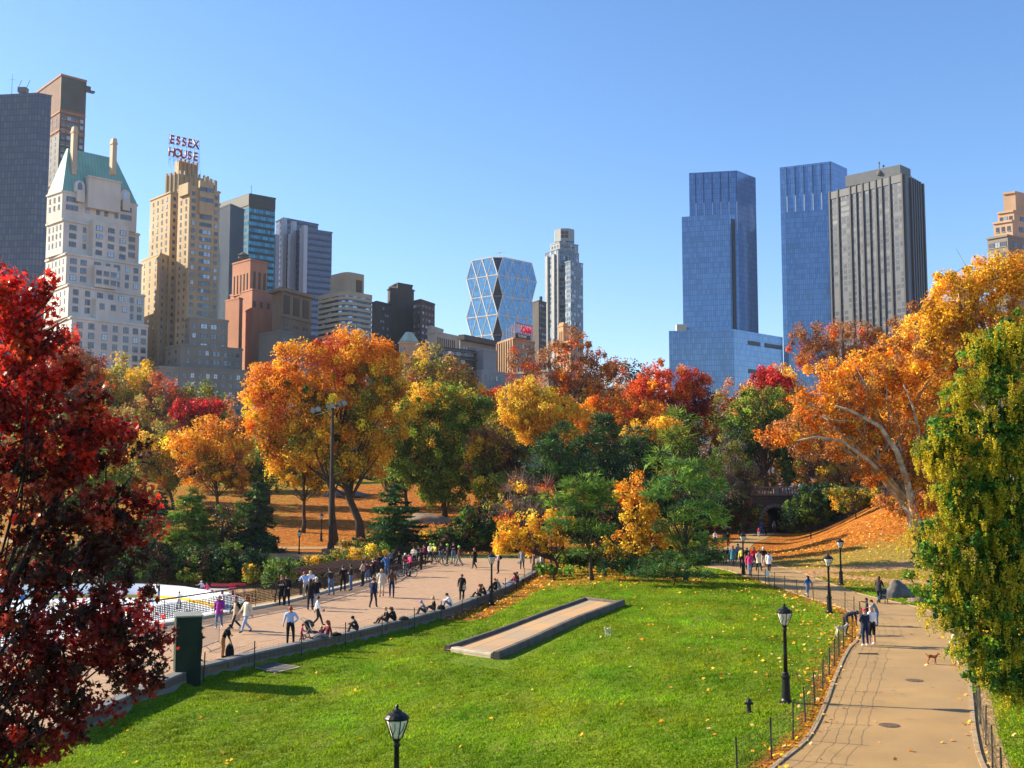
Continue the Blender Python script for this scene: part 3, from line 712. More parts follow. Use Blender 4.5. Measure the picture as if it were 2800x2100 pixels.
# ---- 4 stepped tan hotel with roof sign
TS = stone('tan_brick', (0.40, 0.295, 0.165), (0.52, 0.395, 0.235)); TSG = stone('grey_tan_brick_and_shade', (0.22, 0.20, 0.17), (0.30, 0.27, 0.22))
b = Bld('hotel', 'stepped tan brick hotel tower under the large red roof sign', TS, Y=484)
t = b.tier((467, 522), (411, 545), (601, 556), 486); b.grid(t, 'L', 4, 3.3, 1.3, 1.7)
b.grid(t, 'R', 1, 3.3, 1.3, 1.7, xs=[(.08, 1.3), (.17, 1.3), (.27, 1.2)])
t = b.tier((519, 507), (488, 518), (601, 523), 474); b.grid(t, 'L', 2, 3.3, 1.2, 1.7); b.grid(t, 'R', 1, 3.3, 1.5, 1.8, xs=[(.14, 1.6), (.40, 1.5) , (.47, 1.5), (.62, 3.6), (.9, 1.6)])
b.block(t, 'R', .3, .75, t['z'] - 12, t['z'] + 3, 1.0, win=(2, 3.4, 2.0, 4.6)); b.block(t, 'L', .2, 1.03, t['z'] - 4, t['z'] + 1.2, 1.0)
ta = b.tier((437, 690), (385, 712), (470, 702), 480); b.grid(ta, 'L', 3, 3.3, 1.3, 1.7); b.grid(ta, 'R', 2, 3.3, 1.3, 1.7)
t = b.tier((489, 439), (478, 445), (541, 452), 492, zbpy=530, parapet=False); ztop = t['z']
for x in (.08, .3, .5, .72, .94): b.block(t, 'R', x - .04, x + .04, ztop - 12, ztop + 1.0, 0.5)
b.grid(t, 'R', 3, 9, .9, 3.0, z0=ztop - 14, z1=ztop - 2)
t = b.tier((489, 474), (452, 482), (571, 492), 488, zbpy=530, parapet=False)
for x in (.06, .2, .36, .52, .68, .84, .97): b.block(t, 'R', x - .02, x + .02, t['z'] - 9, t['z'] + 1.6, 0.5)
for x in (.1, .4, .7): b.block(t, 'L', x - .04, x + .06, t['z'] - 9, t['z'] + 1.0, 0.4)
t = b.tier((560, 497), (545, 502), (592, 508), 480, zbpy=530, parapet=False)
for x in (.1, .5, .9): b.block(t, 'R', x - .1, x + .1, t['z'] - 5, t['z'] + 2.2, 0.4)
t = b.tier((519, 866), (502, 874), (624, 875), 468, mi=1); b.grid(t, 'R', 1, 4.2, 1.8, 2.0, xs=[(.12, 1.8), (.37, 3.2), (.62, 3.0), (.87, 1.8)]); b.grid(t, 'L', 1, 4.2)
t = b.tier((494, 938), (452, 950), (663, 953), 462, mi=1); b.grid(t, 'R', 1, 3.7, 1.7, 2.0, xs=[(.12, 1.7), (.30, 1.7), (.42, 1.7), (.57, 3.8), (.72, 1.8), (.81, 1.8), (.92, 1.8)]); b.grid(t, 'L', 2, 3.7)
t = b.tier((436, 1000), (400, 1012), (676, 1012), 456, mi=1); b.grid(t, 'R', 10, 3.7, 1.7, 2.0)
b.fin([TS, TSG])
# roof sign
SGN = mat('sign_red', (0.26, 0.035, 0.03), 0.5, 0.1); SCF = mat('scaffold_steel', (0.16, 0.07, 0.05), 0.7, 0.2)
P = W(462, 388, 484); zP = P.z; Q = pz(543, 405, zP); d = (Q - P); Lw = d.length; ang = math.atan2(d.y, d.x); d.normalize()
sg = empty('roof_sign', (P.x, P.y, ztop), 'large red open letter roof sign on scaffold above the tan hotel', 'sign')
def text_mesh(txt, size, ext, m, parent, loc, rz, name='letter', offs=0.0, sx=1.0):
    cu = bpy.data.curves.new('t', 'FONT'); cu.body = txt; cu.size = size; cu.extrude = ext; cu.offset = offs; cu.align_x = 'CENTER'
    o = bpy.data.objects.new('t', cu); C.objects.link(o); dg = bpy.context.evaluated_depsgraph_get(); me = bpy.data.meshes.new_from_object(o.evaluated_get(dg))
    bpy.data.objects.remove(o); bpy.data.curves.remove(cu)
    me.transform(Matrix.Rotation(R(90), 4, 'X')); me.transform(Matrix.Scale(sx, 4, (1, 0, 0))); me.materials.clear(); me.materials.append(m)
    ob = bpy.data.objects.new(name, me); C.objects.link(ob); ob.parent = parent; ob.location = Vector(loc) - parent.location; ob.rotation_euler.z = rz; return ob
lh = W(462, 368, 484).z - W(462, 390, 484).z
for row, (txt, py) in enumerate((('ESSEX', 390), ('HOUSE', 424))):
    z = W(462, py, 484).z
    for i, chh in enumerate(txt):
        q = P + d * (Lw * (i + .5) / 5); text_mesh(chh, lh * 1.45, .35, SGN, sg, (q.x, q.y, z), ang, offs=.09, sx=.82)
mb = MB()
zs = [W(462, y, 484).z for y in (367, 379, 391, 402, 414, 425)]
for z in zs: mb.tube([P - d * .5 + Vector((0, .5, z - zP)), P + d * (Lw + .5) + Vector((0, .8, z - zP))], .07, 4)
for i in range(8):
    a = P + d * (Lw * i / 7); mb.tube([Vector((a.x, a.y + .6, ztop - 4)), Vector((a.x, a.y + .9, zs[0]))], .07, 4); mb.tube([Vector((a.x, a.y + 4, ztop - 5)), Vector((a.x, a.y + .9, zs[3]))], .06, 4)
    if i < 7: c2 = P + d * (Lw * (i + 1) / 7); mb.tube([Vector((a.x, a.y + .6, ztop - 2)), Vector((c2.x, c2.y + .6, zs[5]))], .07, 4)
a = P - d * 1; 
mb.build('scaffold', SCF, sg)
# ---- 5 teal glass tower
TG = curtain('teal_glass', (0.02, 0.16, 0.22), (0.015, 0.03, 0.035), 1.5, 3.8, .18, .35, .12, band=(0.012, 0.04, 0.05), bh=.42, vary=.5)
b = Bld('glass_tower', 'teal glass tower with horizontal bands right of the sign hotel', TG, Y=620)
t = b.tier((682, 528), (600, 556), (753, 541)); b.block(t, 'R', 0, 1, t['z'] - 7, t['z'] - .5, .3, 1); b.block(t, 'L', 0, 1.0, t['z'] - 7, t['z'] - .5, .3, 1); b.fin([TG, mat('dark_band', (0.03, 0.04, 0.045), .5, .2)])
mb = antenna(687, 528, 622, 5, ''); mb.build('roof_mast', BLACK, b.root)
BS = curtain('black_glass', (0.012, 0.018, 0.022), (0.02, 0.025, 0.03), 1.6, 3.8, .2, .1, .25, vary=.4)
b = Bld('office_slab', 'black glass slab tower wedged between tan hotel and teal tower', BS, Y=560); b.tier((630, 556), (560, 585), (668, 572)); b.fin()
# ---- 6 grey blue tower with pale fins
GB = curtain('grey_blue_glass', (0.075, 0.095, 0.15), (0.05, 0.06, 0.09), 1.5, 3.7, .25, .35, .2, band=(0.07, 0.085, 0.12), bh=.4, vary=.15)
b = Bld('office_tower', 'grey blue office tower with pale vertical fins and stepped corner', GB, Y=650)
t = b.tier((776, 594), (755, 604), (870, 612), 668); b.tier((800, 634), (786, 642), (838, 645), 660)
t = b.tier((828, 622), (806, 632), (908, 634), 648)
P_ = t['c']
b.fin()
FN = mat('pale_fin', (0.45, 0.47, 0.52), .5, .05)
for px, py, Y_ in ((756, 642, 650), (777, 596, 662), (796, 640, 655), (803, 606, 656), (828, 624, 646), (833, 617, 645)):
    p = W(px, py, Y_); mb = MB(); mb.box((p.x, p.y, p.z / 2), (2.6, 2.6, p.z), R(45)); mb.build('fin', FN, b.root)
# ---- 7 brick tower with blind arches
RB = stone('red_brick', (0.36, 0.15, 0.085), (0.45, 0.20, 0.12)); 
b = Bld('brick_tower', 'blank reddish brick tower with slit arches near its top', RB, Y=520)
t = b.tier((690, 788), (630, 805), (752, 800)); t2 = b.tier((685, 706), (636, 719), (731, 717), 523, zbpy=800)
for x in (.12, .3, .48, .66, .84): b.block(t2, 'L', x - .02, x + .02, t2['z'] - 16, t2['z'] - 7, .25, 1)
for x in (.25, .55, .85): b.block(t2, 'R', x - .06, x + .06, t2['z'] - 20, t2['z'] - 6, .25, 1)
for x in (.1, .4, .7): b.block(t, 'R', x - .05, x + .05, t['z'] - 9, t['z'] - 6, .25, 1)
b.tier((655, 812), (617, 820), (664, 815), 516)
b.fin([RB, mat('slit_shadow', (0.10, 0.07, 0.05), .8, .1)])
mb = MB(); p = W(665, 702, 530); mb.lathe((p.x, p.y, p.z - 1), [(2.4, 0), (2.4, 1.4), (3.2, 1.5), (.2, 3.4)], 8); mb.build('water_tank', WFR, b.root)
# ---- 8 brown corniced building
BB = stone('brown_stone', (0.22, 0.155, 0.10), (0.30, 0.21, 0.14))
b = Bld('apartment_building', 'brown stone apartment block with heavy cornice beside the blank brick tower', BB, Y=500)
t = b.tier((771, 784), (745, 793), (852, 806)); b.block(t, 'R', -.02, 1.02, t['z'] - 2, t['z'] - .6, 1.6); b.block(t, 'L', -.05, 1.03, t['z'] - 2, t['z'] - .6, 1.6)
b.block(t, 'R', 0, 1, t['z'] - 14, t['z'] - 13, .7)
b.grid(t, 'R', 1, 5.4, 1.2, 1.9, z1=t['z'] - 15, xs=[(.12, 1.2), (.19, 1.2), (.43, 1.2), (.52, 1.2), (.76, 1.2), (.85, 1.2)])
for x in (.16, .48, .80): b.block(t, 'R', x - .10, x + .10, t['z'] - 12, t['z'] - 3.5, .3, 1)
b.fin([BB, MATS['slit_shadow']])
GL_ = stone('grey_stucco', (0.15, 0.145, 0.135), (0.19, 0.185, 0.17))
b = Bld('low_block', 'plain grey block in front of the brown corniced building', GL_, Y=470); t = b.tier((762, 902), (708, 912), (862, 920)); b.grid(t, 'R', 5, 4.4, 1.3, 1.9); b.fin()
# ---- 9 banded apartment block with round corner
BG = stone('beige_concrete', (0.36, 0.31, 0.22), (0.42, 0.37, 0.27))
b = Bld('apartment_building', 'beige apartment block with ribbon windows and a round corner', BG, Y=480)
zt = W(940, 795, 480).z; l = pz(870, 809, zt); r = pz(1018, 807, zt); c = W(942, 793, 478)
def rounded(l, c, r, rad=7, n=6):
    a = Vector((l.x, l.y)); q = Vector((c.x, c.y)); z = Vector((r.x, r.y)); p0 = q + (a - q).normalized() * rad; p1 = q + (z - q).normalized() * rad
    out = [a]
    for i in range(n + 1): t = i / n; out.append(p0 * (1 - t) ** 2 + q * 2 * t * (1 - t) + p1 * t * t)
    out += [z, a + z - q]; return [(v.x, v.y) for v in out]
pr_ = rounded(l, c, r); b.root = empty(b.name, (c.x, c.y, 0), b.label, b.cat)
ctr = (sum(p[0] for p in pr_) / len(pr_), sum(p[1] for p in pr_) / len(pr_))
ins = [(ctr[0] + (x - ctr[0]) * .975, ctr[1] + (y - ctr[1]) * .975) for x, y in pr_]
b.mb.prism(ins, 0, zt - .5, 1)
z = zt; k = 0
while z > 10: b.mb.prism(pr_, z - (1.3 if k else 2.0), z); z -= 2.35; k += 1
lm = [(v[0] * .8 + ctr[0] * .2, v[1] * .8 + ctr[1] * .2) for v in pr_]
zm = W(945, 745, 486).z
mm = [(ctr[0] + (x - ctr[0]) * .62 + .5, ctr[1] + (y - ctr[1]) * .62 + 2) for x, y in pr_]
b.mb.prism(mm, zt, zm)
RIB = curtain('ribbon_glass', (0.05, 0.075, 0.11), (0.03, 0.03, 0.03), 2.6, 2.35, .3, .4, .1, vary=.9, light=(0.35, 0.45, 0.55), thr=.72)
b.fin([BG, RIB])
mb = MB(); a0 = Vector((*mm[-3], 0)); a1 = Vector((*mm[-2], 0)); q = a0.lerp(a1, .5); mb.box((q.x, q.y, zm - 6.5), ((a1 - a0).length * .55, .6, 7), math.atan2(a1.y - a0.y, a1.x - a0.x)); mb.build('vent_louvre', MATS['slit_shadow'], b.root)
# ---- 10 dark brick group
DB = stone('dark_brick', (0.045, 0.038, 0.035), (0.065, 0.055, 0.05))
DW = [WFR, glass_mat('dim_glass', (0.07, 0.08, 0.10), .2, .3, light=(0.35, .38, .42), thr=.7), WFR]
b = Bld('brick_tower', 'tallest blank dark brick tower of the three in mid skyline', DB, Y=560)
t = b.tier((1088, 772), (1064, 783), (1128, 779)); b.tier((1068, 786), (1060, 790), (1132, 792), 556); b.fin()
b = Bld('apartment_building', 'dark brick apartment block left of the blank dark tower', DB, Y=540)
t = b.tier((1030, 822), (1017, 826), (1072, 832)); b.grid(t, 'R', 6, 3.3, 1.5, 1.3); b.fin(win_mats=DW)
b = Bld('apartment_building', 'dark brown brick apartment block right of the blank dark tower', stone('umber_brick', (0.075, 0.045, 0.035), (0.10, 0.06, 0.045)), Y=545)
t = b.tier((1150, 817), (1130, 822), (1189, 830)); b.grid(t, 'R', 4, 3.4, 1.9, 1.4); b.grid(t, 'L', 3, 3.4, 1.4, 1.3); b.fin(win_mats=DW)
# ---- 11 pyramid roof
PS = stone('peach_stone', (0.50, 0.33, 0.20), (0.58, 0.40, 0.26))
b = Bld('small_tower', 'small peach tower with pale green pyramid roof above the trees', PS, Y=420)
t = b.tier((1112, 932), (1091, 934), (1146, 936)); b.grid(t, 'L', 2, 3.2, 1, 1.5); b.fin()
cx = sum(p[0] for p in t['poly']) / 4; cy = sum(p[1] for p in t['poly']) / 4; zt = t['z'] + .1; zp = W(1118, 909, 424).z
mb = MB(); mb.frustum([(cx + (x - cx) * 1.0, cy + (y - cy) * 1.0) for x, y in t['poly']], zt, [(cx + (x - cx) * .35, cy + (y - cy) * .35) for x, y in t['poly']], zp); mb.build('roof', mat('pale_copper', (0.30, 0.42, 0.36), .7, .15, .5), b.root)
# ---- 12 beige + balcony blocks
CR = stone('cream_stone', (0.38, 0.34, 0.27), (0.46, 0.42, 0.34))
b = Bld('apartment_building', 'cream penthouse block with slot openings above the balcony building', CR, Y=470)
t = b.tier((1180, 890), (1169, 893), (1212, 900)); t = b.tier((1190, 905), (1172, 908), (1252, 918), 466)
for i in range(9): b.block(t, 'R', .1 + i * .09, .13 + i * .09, t['z'] - 7, t['z'] - 2.5, .2, 1)
b.fin([CR, MATS['slit_shadow']])
DG = stone('dark_slab', (0.07, 0.07, 0.068), (0.09, 0.09, 0.085))
b = Bld('apartment_building', 'dark apartment block with rows of balconies behind the yellow trees', DG, Y=430)
t = b.tier((1192, 946), (1160, 950), (1301, 958)); b.grid(t, 'R', 8, 3.1, 2.6, 1.7, top=.6)
z = t['z'] - 1
while z > 12: b.block(t, 'R', 0, 1, z - .35, z, 1.4, 1); z -= 3.1
b.fin([DG, mat('slab_edge', (0.16, 0.155, 0.15), .8, .1)], DW)
b = Bld('long_building', 'long grey building with dark projecting cornice left of the faceted glass tower', stone('grey_stone', (0.24, 0.235, 0.22), (0.30, 0.29, 0.27)), Y=520)
t = b.tier((1258, 917), (1250, 919), (1370, 939)); b.block(t, 'R', -.02, 1.02, t['z'] - 2.2, t['z'] + .2, 3, 1); b.grid(t, 'R', 16, 4, 1.2, 2, top=4); b.fin([b.wall, DG])
b = Bld('grey_block', 'pale grey stucco block with one blank wall below the faceted tower', stone('blue_grey_stone', (0.25, 0.26, 0.27), (0.31, 0.32, 0.33)), Y=440)
t = b.tier((1322, 952), (1300, 956), (1358, 958)); t = b.tier((1318, 1010), (1298, 1015), (1382, 1018), 430); b.grid(t, 'R', 4, 4, 1.2, 1.9, top=1); b.fin()
# ---- 13 brown block with billboard
OB = stone('ochre_brick', (0.33, 0.20, 0.11), (0.42, 0.27, 0.15))
b = Bld('office_block', 'narrow ochre brick block standing under the red rooftop billboard', OB, Y=480)
t = b.tier((1404, 921), (1360, 936), (1462, 934)); b.grid(t, 'L', 6, 3.6, 1.5, 2.2, top=2); b.grid(t, 'R', 6, 3.6, 1.4, 2)
for i in range(8): b.block(t, 'L', i / 7 - .02, i / 7 + .02, 10, t['z'] - 1, .5)
b.fin()
P = W(1408, 911, 476); Q = W(1456, 918, 488); d = Q - P; d.z = 0; Lw = d.length; d.normalize(); ang = math.atan2(d.y, d.x)
z1 = W(1408, 881, 476).z
bb = empty('billboard', (P.x, P.y, t['z']), 'red lettered rooftop billboard in a scaffold frame with a clock line below', 'billboard')
mb = MB()
for z in (t['z'], P.z, z1): mb.tube([Vector((P.x, P.y, z)), Vector((P.x, P.y, z)) + d * Lw], .22, 4)
for i in range(9):
    a = P + d * (Lw * i / 8); mb.tube([Vector((a.x, a.y, t['z'] - 1)), Vector((a.x, a.y, z1))], .15, 4)
    a2 = a + Vector((-2, 4, 0)); mb.tube([Vector((a2.x, a2.y, t['z'] - 1)), Vector((a.x, a.y, z1))], .12, 4)
for i in range(4):
    a = P + Vector((-1.2 * i, 1.0 * i, 0)); mb.tube([Vector((a.x, a.y, t['z'] - 1)), Vector((a.x, a.y, z1 - .8 * i))], .16, 4); mb.tube([Vector((P.x, P.y, P.z)), Vector((a.x, a.y, z1 - .8 * i))], .12, 4)
mb.build('scaffold', mat('scaffold_pale', (0.40, 0.30, 0.30), .6, .1), bb)
RR = mat('sign_bright_red', (0.75, 0.02, 0.05), .5, .05)
mb = MB(); pp = [P + d * .5, P + d * (Lw - .5)]
fz0, fz1 = P.z + .4, z1 - .4; nr = Vector((d.y, -d.x, 0)) * .3
for a, c_ in ((Vector((pp[0].x, pp[0].y, fz0)), Vector((pp[1].x, pp[1].y, fz0))), (Vector((pp[0].x, pp[0].y, fz1)), Vector((pp[1].x, pp[1].y, fz1))), (Vector((pp[0].x, pp[0].y, fz0)), Vector((pp[0].x, pp[0].y, fz1))), (Vector((pp[1].x, pp[1].y, fz0)), Vector((pp[1].x, pp[1].y, fz1)))): mb.tube([a + nr, c_ + nr], .13, 4)
mb.build('frame', mat('frame_red', (0.5, 0.05, 0.08), .5, .1), bb)
q = P + d * (Lw * .58) + nr * 2; text_mesh('CNN', (fz1 - fz0) * .92, .25, RR, bb, (q.x, q.y, fz0 + .5), ang, offs=.12)
q = P + d * (Lw * .30) + nr * 2
mb = MB(); q0 = P + d * (Lw * .42) + nr; mb.box((q0.x, q0.y, P.z - 1.0), (Lw * .8, .3, 1.9), ang); mb.build('clock_panel', BLACK, bb)
text_mesh('11:19 AM', 1.7, .1, mat('clock_white', (0.8, 0.8, 0.75), .5, 0), bb, (q.x + .3, q.y - .2, P.z - 1.6), ang, name='clock_digits')
# ---- 14 faceted diagrid tower
HG = curtain('diagrid_glass', (0.10, 0.235, 0.36), (0.06, 0.15, 0.24), 1.5, 3.9, .15, .6, .08, vary=.2); HD = mat('notch_glass', (0.03, 0.045, 0.07), .15, .2, .1, metal=.4)
WB = mat('white_steel', (0.62, 0.60, 0.55), .5, .04)
Yh = 890; zs = [W(1361, y, Yh).z for y in (701, 751, 807, 860, 914, 968)]
c = W(1361, 751, Yh); l = pz(1276, 765, c.z); r = pz(1467, 771, c.z); bk = l + r - c
ht = empty('faceted_tower', (c.x, c.y, 0), 'faceted blue glass tower with white triangular steel lattice', 'skyscraper')
sq = [c, r, bk, l]
nb = {0: 4, 1: 3, 2: 4, 3: 3}        # bays on c-r, r-b, b-l, l-c
g = MB(); bm = MB(); nt_ = MB()
def nodes(e, full):
    a, b_ = sq[e], sq[(e + 1) % 4]; k = nb[e]
    return [a.lerp(b_, i / k) for i in range(k + 1)] if full else [a.lerp(b_, (i + .5) / k) for i in range(k)]
def at(p, z): return Vector((p.x, p.y, z))
for lev in range(5):
    z1_, z0_ = zs[lev], zs[lev + 1]; upfull = lev % 2 == 1
    for e in range(4):
        U = nodes(e, upfull); D = nodes(e, not upfull)
        f, h_ = (U, D) if upfull else (D, U); zf, zh = (z1_, z0_) if upfull else (z0_, z1_)
        pts = [at(h_[0], zh), at(h_[-1], zh), at(f[-1], zf), at(f[0], zf)]
        if upfull: g.quad(pts[0], pts[1], pts[2], pts[3])
        else: g.quad(pts[3], pts[2], pts[1], pts[0])
        for i, hp in enumerate(h_):
            bm.tube([at(hp, zh), at(f[i], zf)], .42, 4); bm.tube([at(hp, zh), at(f[i + 1], zf)], .42, 4)
        bm.tube([at(U[0], z1_), at(U[-1], z1_)], .55, 4)
        # notch triangle at end of edge e
        e2 = (e + 1) % 4; h2 = nodes(e2, False)[0]; hh = nodes(e, False)[-1]; cn = sq[e2]
        tri = [at(hh, zh), at(h2, zh), at(cn, zf)] if upfull else [at(h2, zh), at(hh, zh), at(cn, zf)]
        nt_.add(tri, [(0, 1, 2)]); bm.tube([at(hh, zh), at(h2, zh)], .35, 4)
cap = []
for e in range(4): n_ = nodes(e, False); cap += [at(n_[0], zs[0] + .02), at(n_[-1], zs[0] + .02)]
g.add(cap, [tuple(range(8))]); g.prism([(p.x, p.y) for p in [c * .92 + bk * .08, r * .92 + l * .08, bk * .92 + c * .08, l * .92 + r * .08]], 0, zs[-1])
g.build('glass_skin', HG, ht); nt_.build('corner_notch', HD, ht); bm.build('steel_lattice', WB, ht)
mb = MB(); p = W(1365, 699, 905); mb.tube([p - Vector((0, 0, 3)), p + Vector((0, 0, 3))], .3, 4); mb.tube([p + Vector((-3, 0, 2)), p + Vector((6, 0, 3.4))], .25, 4); mb.build('roof_crane', WB, ht)
mb = MB(); PSL = mat('podium_stone', (0.50, 0.42, 0.30), .8, .1)
# ---- 15 dark rounded building
b = Bld('dark_tower', 'narrow dark brown tower between faceted tower and silver tower', DB, Y=760)
t = b.tier((1473, 820), (1456, 826), (1494, 826)); b.grid(t, 'R', 3, 4, 2, 1.6); b.fin(win_mats=DW)
mb = MB(); mb.tube([W(1479, 822, 765), W(1479, 811, 765)], 1.2, 6); mb.build('chimney', DB, b.root)
# ---- 16 slender silver tower
SL = curtain('silver_panels', (0.07, 0.11, 0.15), (0.20, 0.24, 0.26), 2.2, 3.6, .6, .35, .22, band=(0.16, 0.195, 0.215), bh=.32, vary=.6, light=(.36, .42, .46), thr=.8)
SLW = mat('silver_stone', (0.27, 0.30, 0.31), .6, .1, .3)
b = Bld('residential_tower', 'slender silver tower with octagonal top and columns of bay windows', SL, Y=850)
t = b.tier((1524, 680), (1491, 690), (1583, 693)); 
for x in (.28, .62): b.block(t, 'R', x - .09, x + .09, 0, t['z'] - 14, 3.0)
for x in (.2, .75): b.block(t, 'L', x - .1, x + .1, 0, t['z'] - 4, 1.5, 1)
b.block(t, 'R', .44, .47, 0, t['z'] - 4, 1.0, 1); b.block(t, 'R', 0, .05, 0, t['z'], .8, 1)
t = b.tier((1560, 712), (1545, 716), (1594, 720), 842)
t = b.tier((1530, 660), (1505, 668), (1581, 669), 855, zbpy=700, mi=1)
b.grid(t, 'R', 6, 3.6, 2.2, 2.2); b.grid(t, 'L', 3, 3.6, 2.2, 2.2)
cc = (Vector(t['poly'][0]) + Vector(t['poly'][2])) / 2; z0_ = t['z']; z1_ = W(1540, 627, 862).z; rr = 28.5 * 862 / F * 1.04
oc = [(cc.x + rr * math.cos(R(22.5 + 45 * i - 90)), cc.y + rr * math.sin(R(22.5 + 45 * i - 90))) for i in range(8)]
oc2 = [(cc.x + (x - cc.x) * .9, cc.y + (y - cc.y) * .9) for x, y in oc]
b.mb.prism(oc2, z0_ - 3, z1_ - 10, 0); b.mb.prism(oc, z1_ - 10, z1_, 1)
b.fin([SL, SLW])
mb = MB(); q = Vector(((oc[0][0] + oc[7][0]) / 2, (oc[0][1] + oc[7][1]) / 2, 0))
for dx in (-2.4, 0.6):
    for dz in (3.4, 6.4): mb.box((q.x + dx + .9, q.y - .05, z1_ - dz), (2.4, .6, 2.2), 0)
mb.build('louvre', MATS['slit_shadow'], b.root)
# ---- 17 small orange tower
b = Bld('small_tower', 'small orange brick tower with flat cap in front of the silver tower', stone('orange_brick', (0.52, 0.27, 0.13), (0.60, 0.33, 0.17)), Y=460)
t = b.tier((1540, 886), (1527, 889), (1558, 891)); b.tier((1541, 881), (1530, 883), (1552, 885), 462, zbpy=889)
for x in (.3, .7): b.block(t, 'L', x - .08, x + .08, t['z'] - 10, t['z'] - 3, .15, 1)
t = b.tier((1560, 930), (1520, 938), (1592, 940), 455); b.grid(t, 'R', 5, 3.3, 1.2, 1.8); b.grid(t, 'L', 4, 3.3, 1.2, 1.8); b.fin([b.wall, MATS['slit_shadow']])
# ---- 18,19 twin blue towers
BL = curtain('blue_glass', (0.12, 0.24, 0.44), (0.05, 0.12, 0.25), 1.5, 4.0, .2, .45, .12, vary=.16)
BL2 = curtain('blue_glass_pale', (0.15, 0.28, 0.46), (0.07, 0.15, 0.28), 1.5, 4.0, .2, .45, .12, vary=.16)
FNM = mat('crown_fin', (0.42, 0.50, 0.58), .4, .05); SLT = mat('dark_slot', (0.012, 0.016, 0.025), .3, .1)
b = Bld('glass_skyscraper', 'left one of the twin blue glass skyscrapers with stepped podium', BL, Y=815)
t = b.tier((2015, 466), (1884, 473), (2066, 486), parapet=False); ztw = t['z']; tw = t
t1_ = b.tier((1994, 585), (1864, 593), (2008, 590), 800, mi=1, parapet=False)
t2_ = b.tier((2006, 900), (1829, 905), (2140, 922), 770, mi=1, parapet=False)
b.fin([BL, BL2])
for i, x in enumerate((.40, .54, .68, .82, .96)) if False else enumerate([ (px - 1884) / 131 for px in (1902, 1924, 1947, 1970, 1992, 2013)]):
    b.block(tw, 'L', x - .006, x + .006, ztw - 24, ztw - 1, .4, name='crown_fin', m=SLT); b.block(tw, 'L', x - .008, x + .008, ztw - 46, ztw - 24.1, .6, name='crown_fin', m=FNM)
b.block(t1_, 'R', .4, 1.0, 0, t1_['z'] - 3, .5, name='shadow_joint', m=SLT)
for x0, x1, z_ in ((.28, .52, .04), (.62, .98, .04), (.28, .52, .22), (.62, .98, .22), (.28, .40, .45)):
    zz = t2_['z'] * (1 - z_) - 2; b.block(t2_, 'R', x0, x1, zz - (3 if z_ < .4 else 30), zz, .4, name='slot_window', m=SLT)
mb = MB(); q = W(1862, 903, 800); mb.box((q.x, q.y, q.z + 1.5), (7, 6, 5)); mb.build('roof_unit', PSL, b.root)
b = Bld('glass_skyscraper', 'right one of the twin blue glass skyscrapers partly behind grey tower', BL, Y=835)
t = b.tier((2272, 441), (2132, 458), (2316, 461), parapet=False); ztw = t['z']
b.tier((2268, 572), (2148, 580), (2280, 576), 822, mi=1, parapet=False)
b.fin([BL, BL2])
for x in [(px - 2132) / 140 for px in (2151, 2174, 2198, 2222, 2245, 2270)]:
    b.block(t, 'L', x - .006, x + .006, ztw - 24, ztw - 1, .4, name='crown_fin', m=SLT); b.block(t, 'L', x - .008, x + .008, ztw - 46, ztw - 24.1, .6, name='crown_fin', m=FNM)
# ---- 20 grey tower
GR = curtain('bronze_grey_panels', (0.05, 0.065, 0.09), (0.12, 0.125, 0.13), 3.4, 3.62, .5, .25, .3, band=(0.11, 0.125, 0.145), bh=.36, vary=.35, light=(0.10, 0.11, 0.12), thr=.66)
b = Bld('grey_tower', 'dark grey tower with vertical pilasters in front of the right blue skyscraper', GR, Y=640)
t = b.tier((2467, 476), (2268, 527), (2520, 506), parapet=False); zt = t['z']
b.block(t, 'L', 0, 1, zt - 4.5, zt, .4, 1); b.block(t, 'R', 0, 1, zt - 4.5, zt, .4, 2)
b.block(t, 'R', 0.0, 1.0, 0, zt - 4.6, .3, 2)
b.fin([GR, mat('grey_panel', (0.10, 0.11, 0.12), .5, .1, .3), mat('blue_grey_panel', (0.10, 0.125, 0.16), .4, .1, .3)])
PI_ = mat('pilaster_grey', (0.045, 0.05, 0.055), .5, .1)
for px in (2269, 2292, 2325, 2342, 2359, 2377, 2395, 2412, 2433, 2467):
    u = pz(px, 476 + (2467 - px) * .256, zt); P_, Q_ = t['l'], t['c']; x = (u.x - P_.x) / (Q_.x - P_.x); wd = .004 if px in (2342, 2377, 2412) else .009
    b.block(t, 'L', x - wd, x + wd, 0, zt + .5, .9, name='pilaster', m=PI_)
for x in (.02, .34, .46, .58, .70, .82, .98): b.block(t, 'R', x - .03, x + .03, 0, zt + .5, 1.6, name='pilaster', m=PI_)
mb = MB(); q = W(2400, 487, 668); mb.box((q.x, q.y, q.z), (36, 14, 7), R(-45)); mb.build('roof_plant', MATS['grey_panel'], b.root)
mb = MB(); q = W(2405, 478, 660); mb.lathe(q - Vector((0, 0, 1)), [(.1, 0), (1.6, .8), (1.8, 2), (1.2, 3.2), (.2, 4)], 10); mb.tube([q + Vector((0, 0, 2)), q + Vector((0, 0, 8))], .25, 5); mb.tube([q + Vector((2.6, 0, -1)), q + Vector((2.6, 0, 6))], .2, 5); mb.lathe(q + Vector((2.6, 0, 5)), [(.2, 0), (.9, .5), (.2, 1.2)], 8); mb.lathe(q + Vector((0, 0, 7)), [(.2, 0), (.7, .4), (.2, 1.2)], 8); mb.build('roof_mast', WFR, b.root)
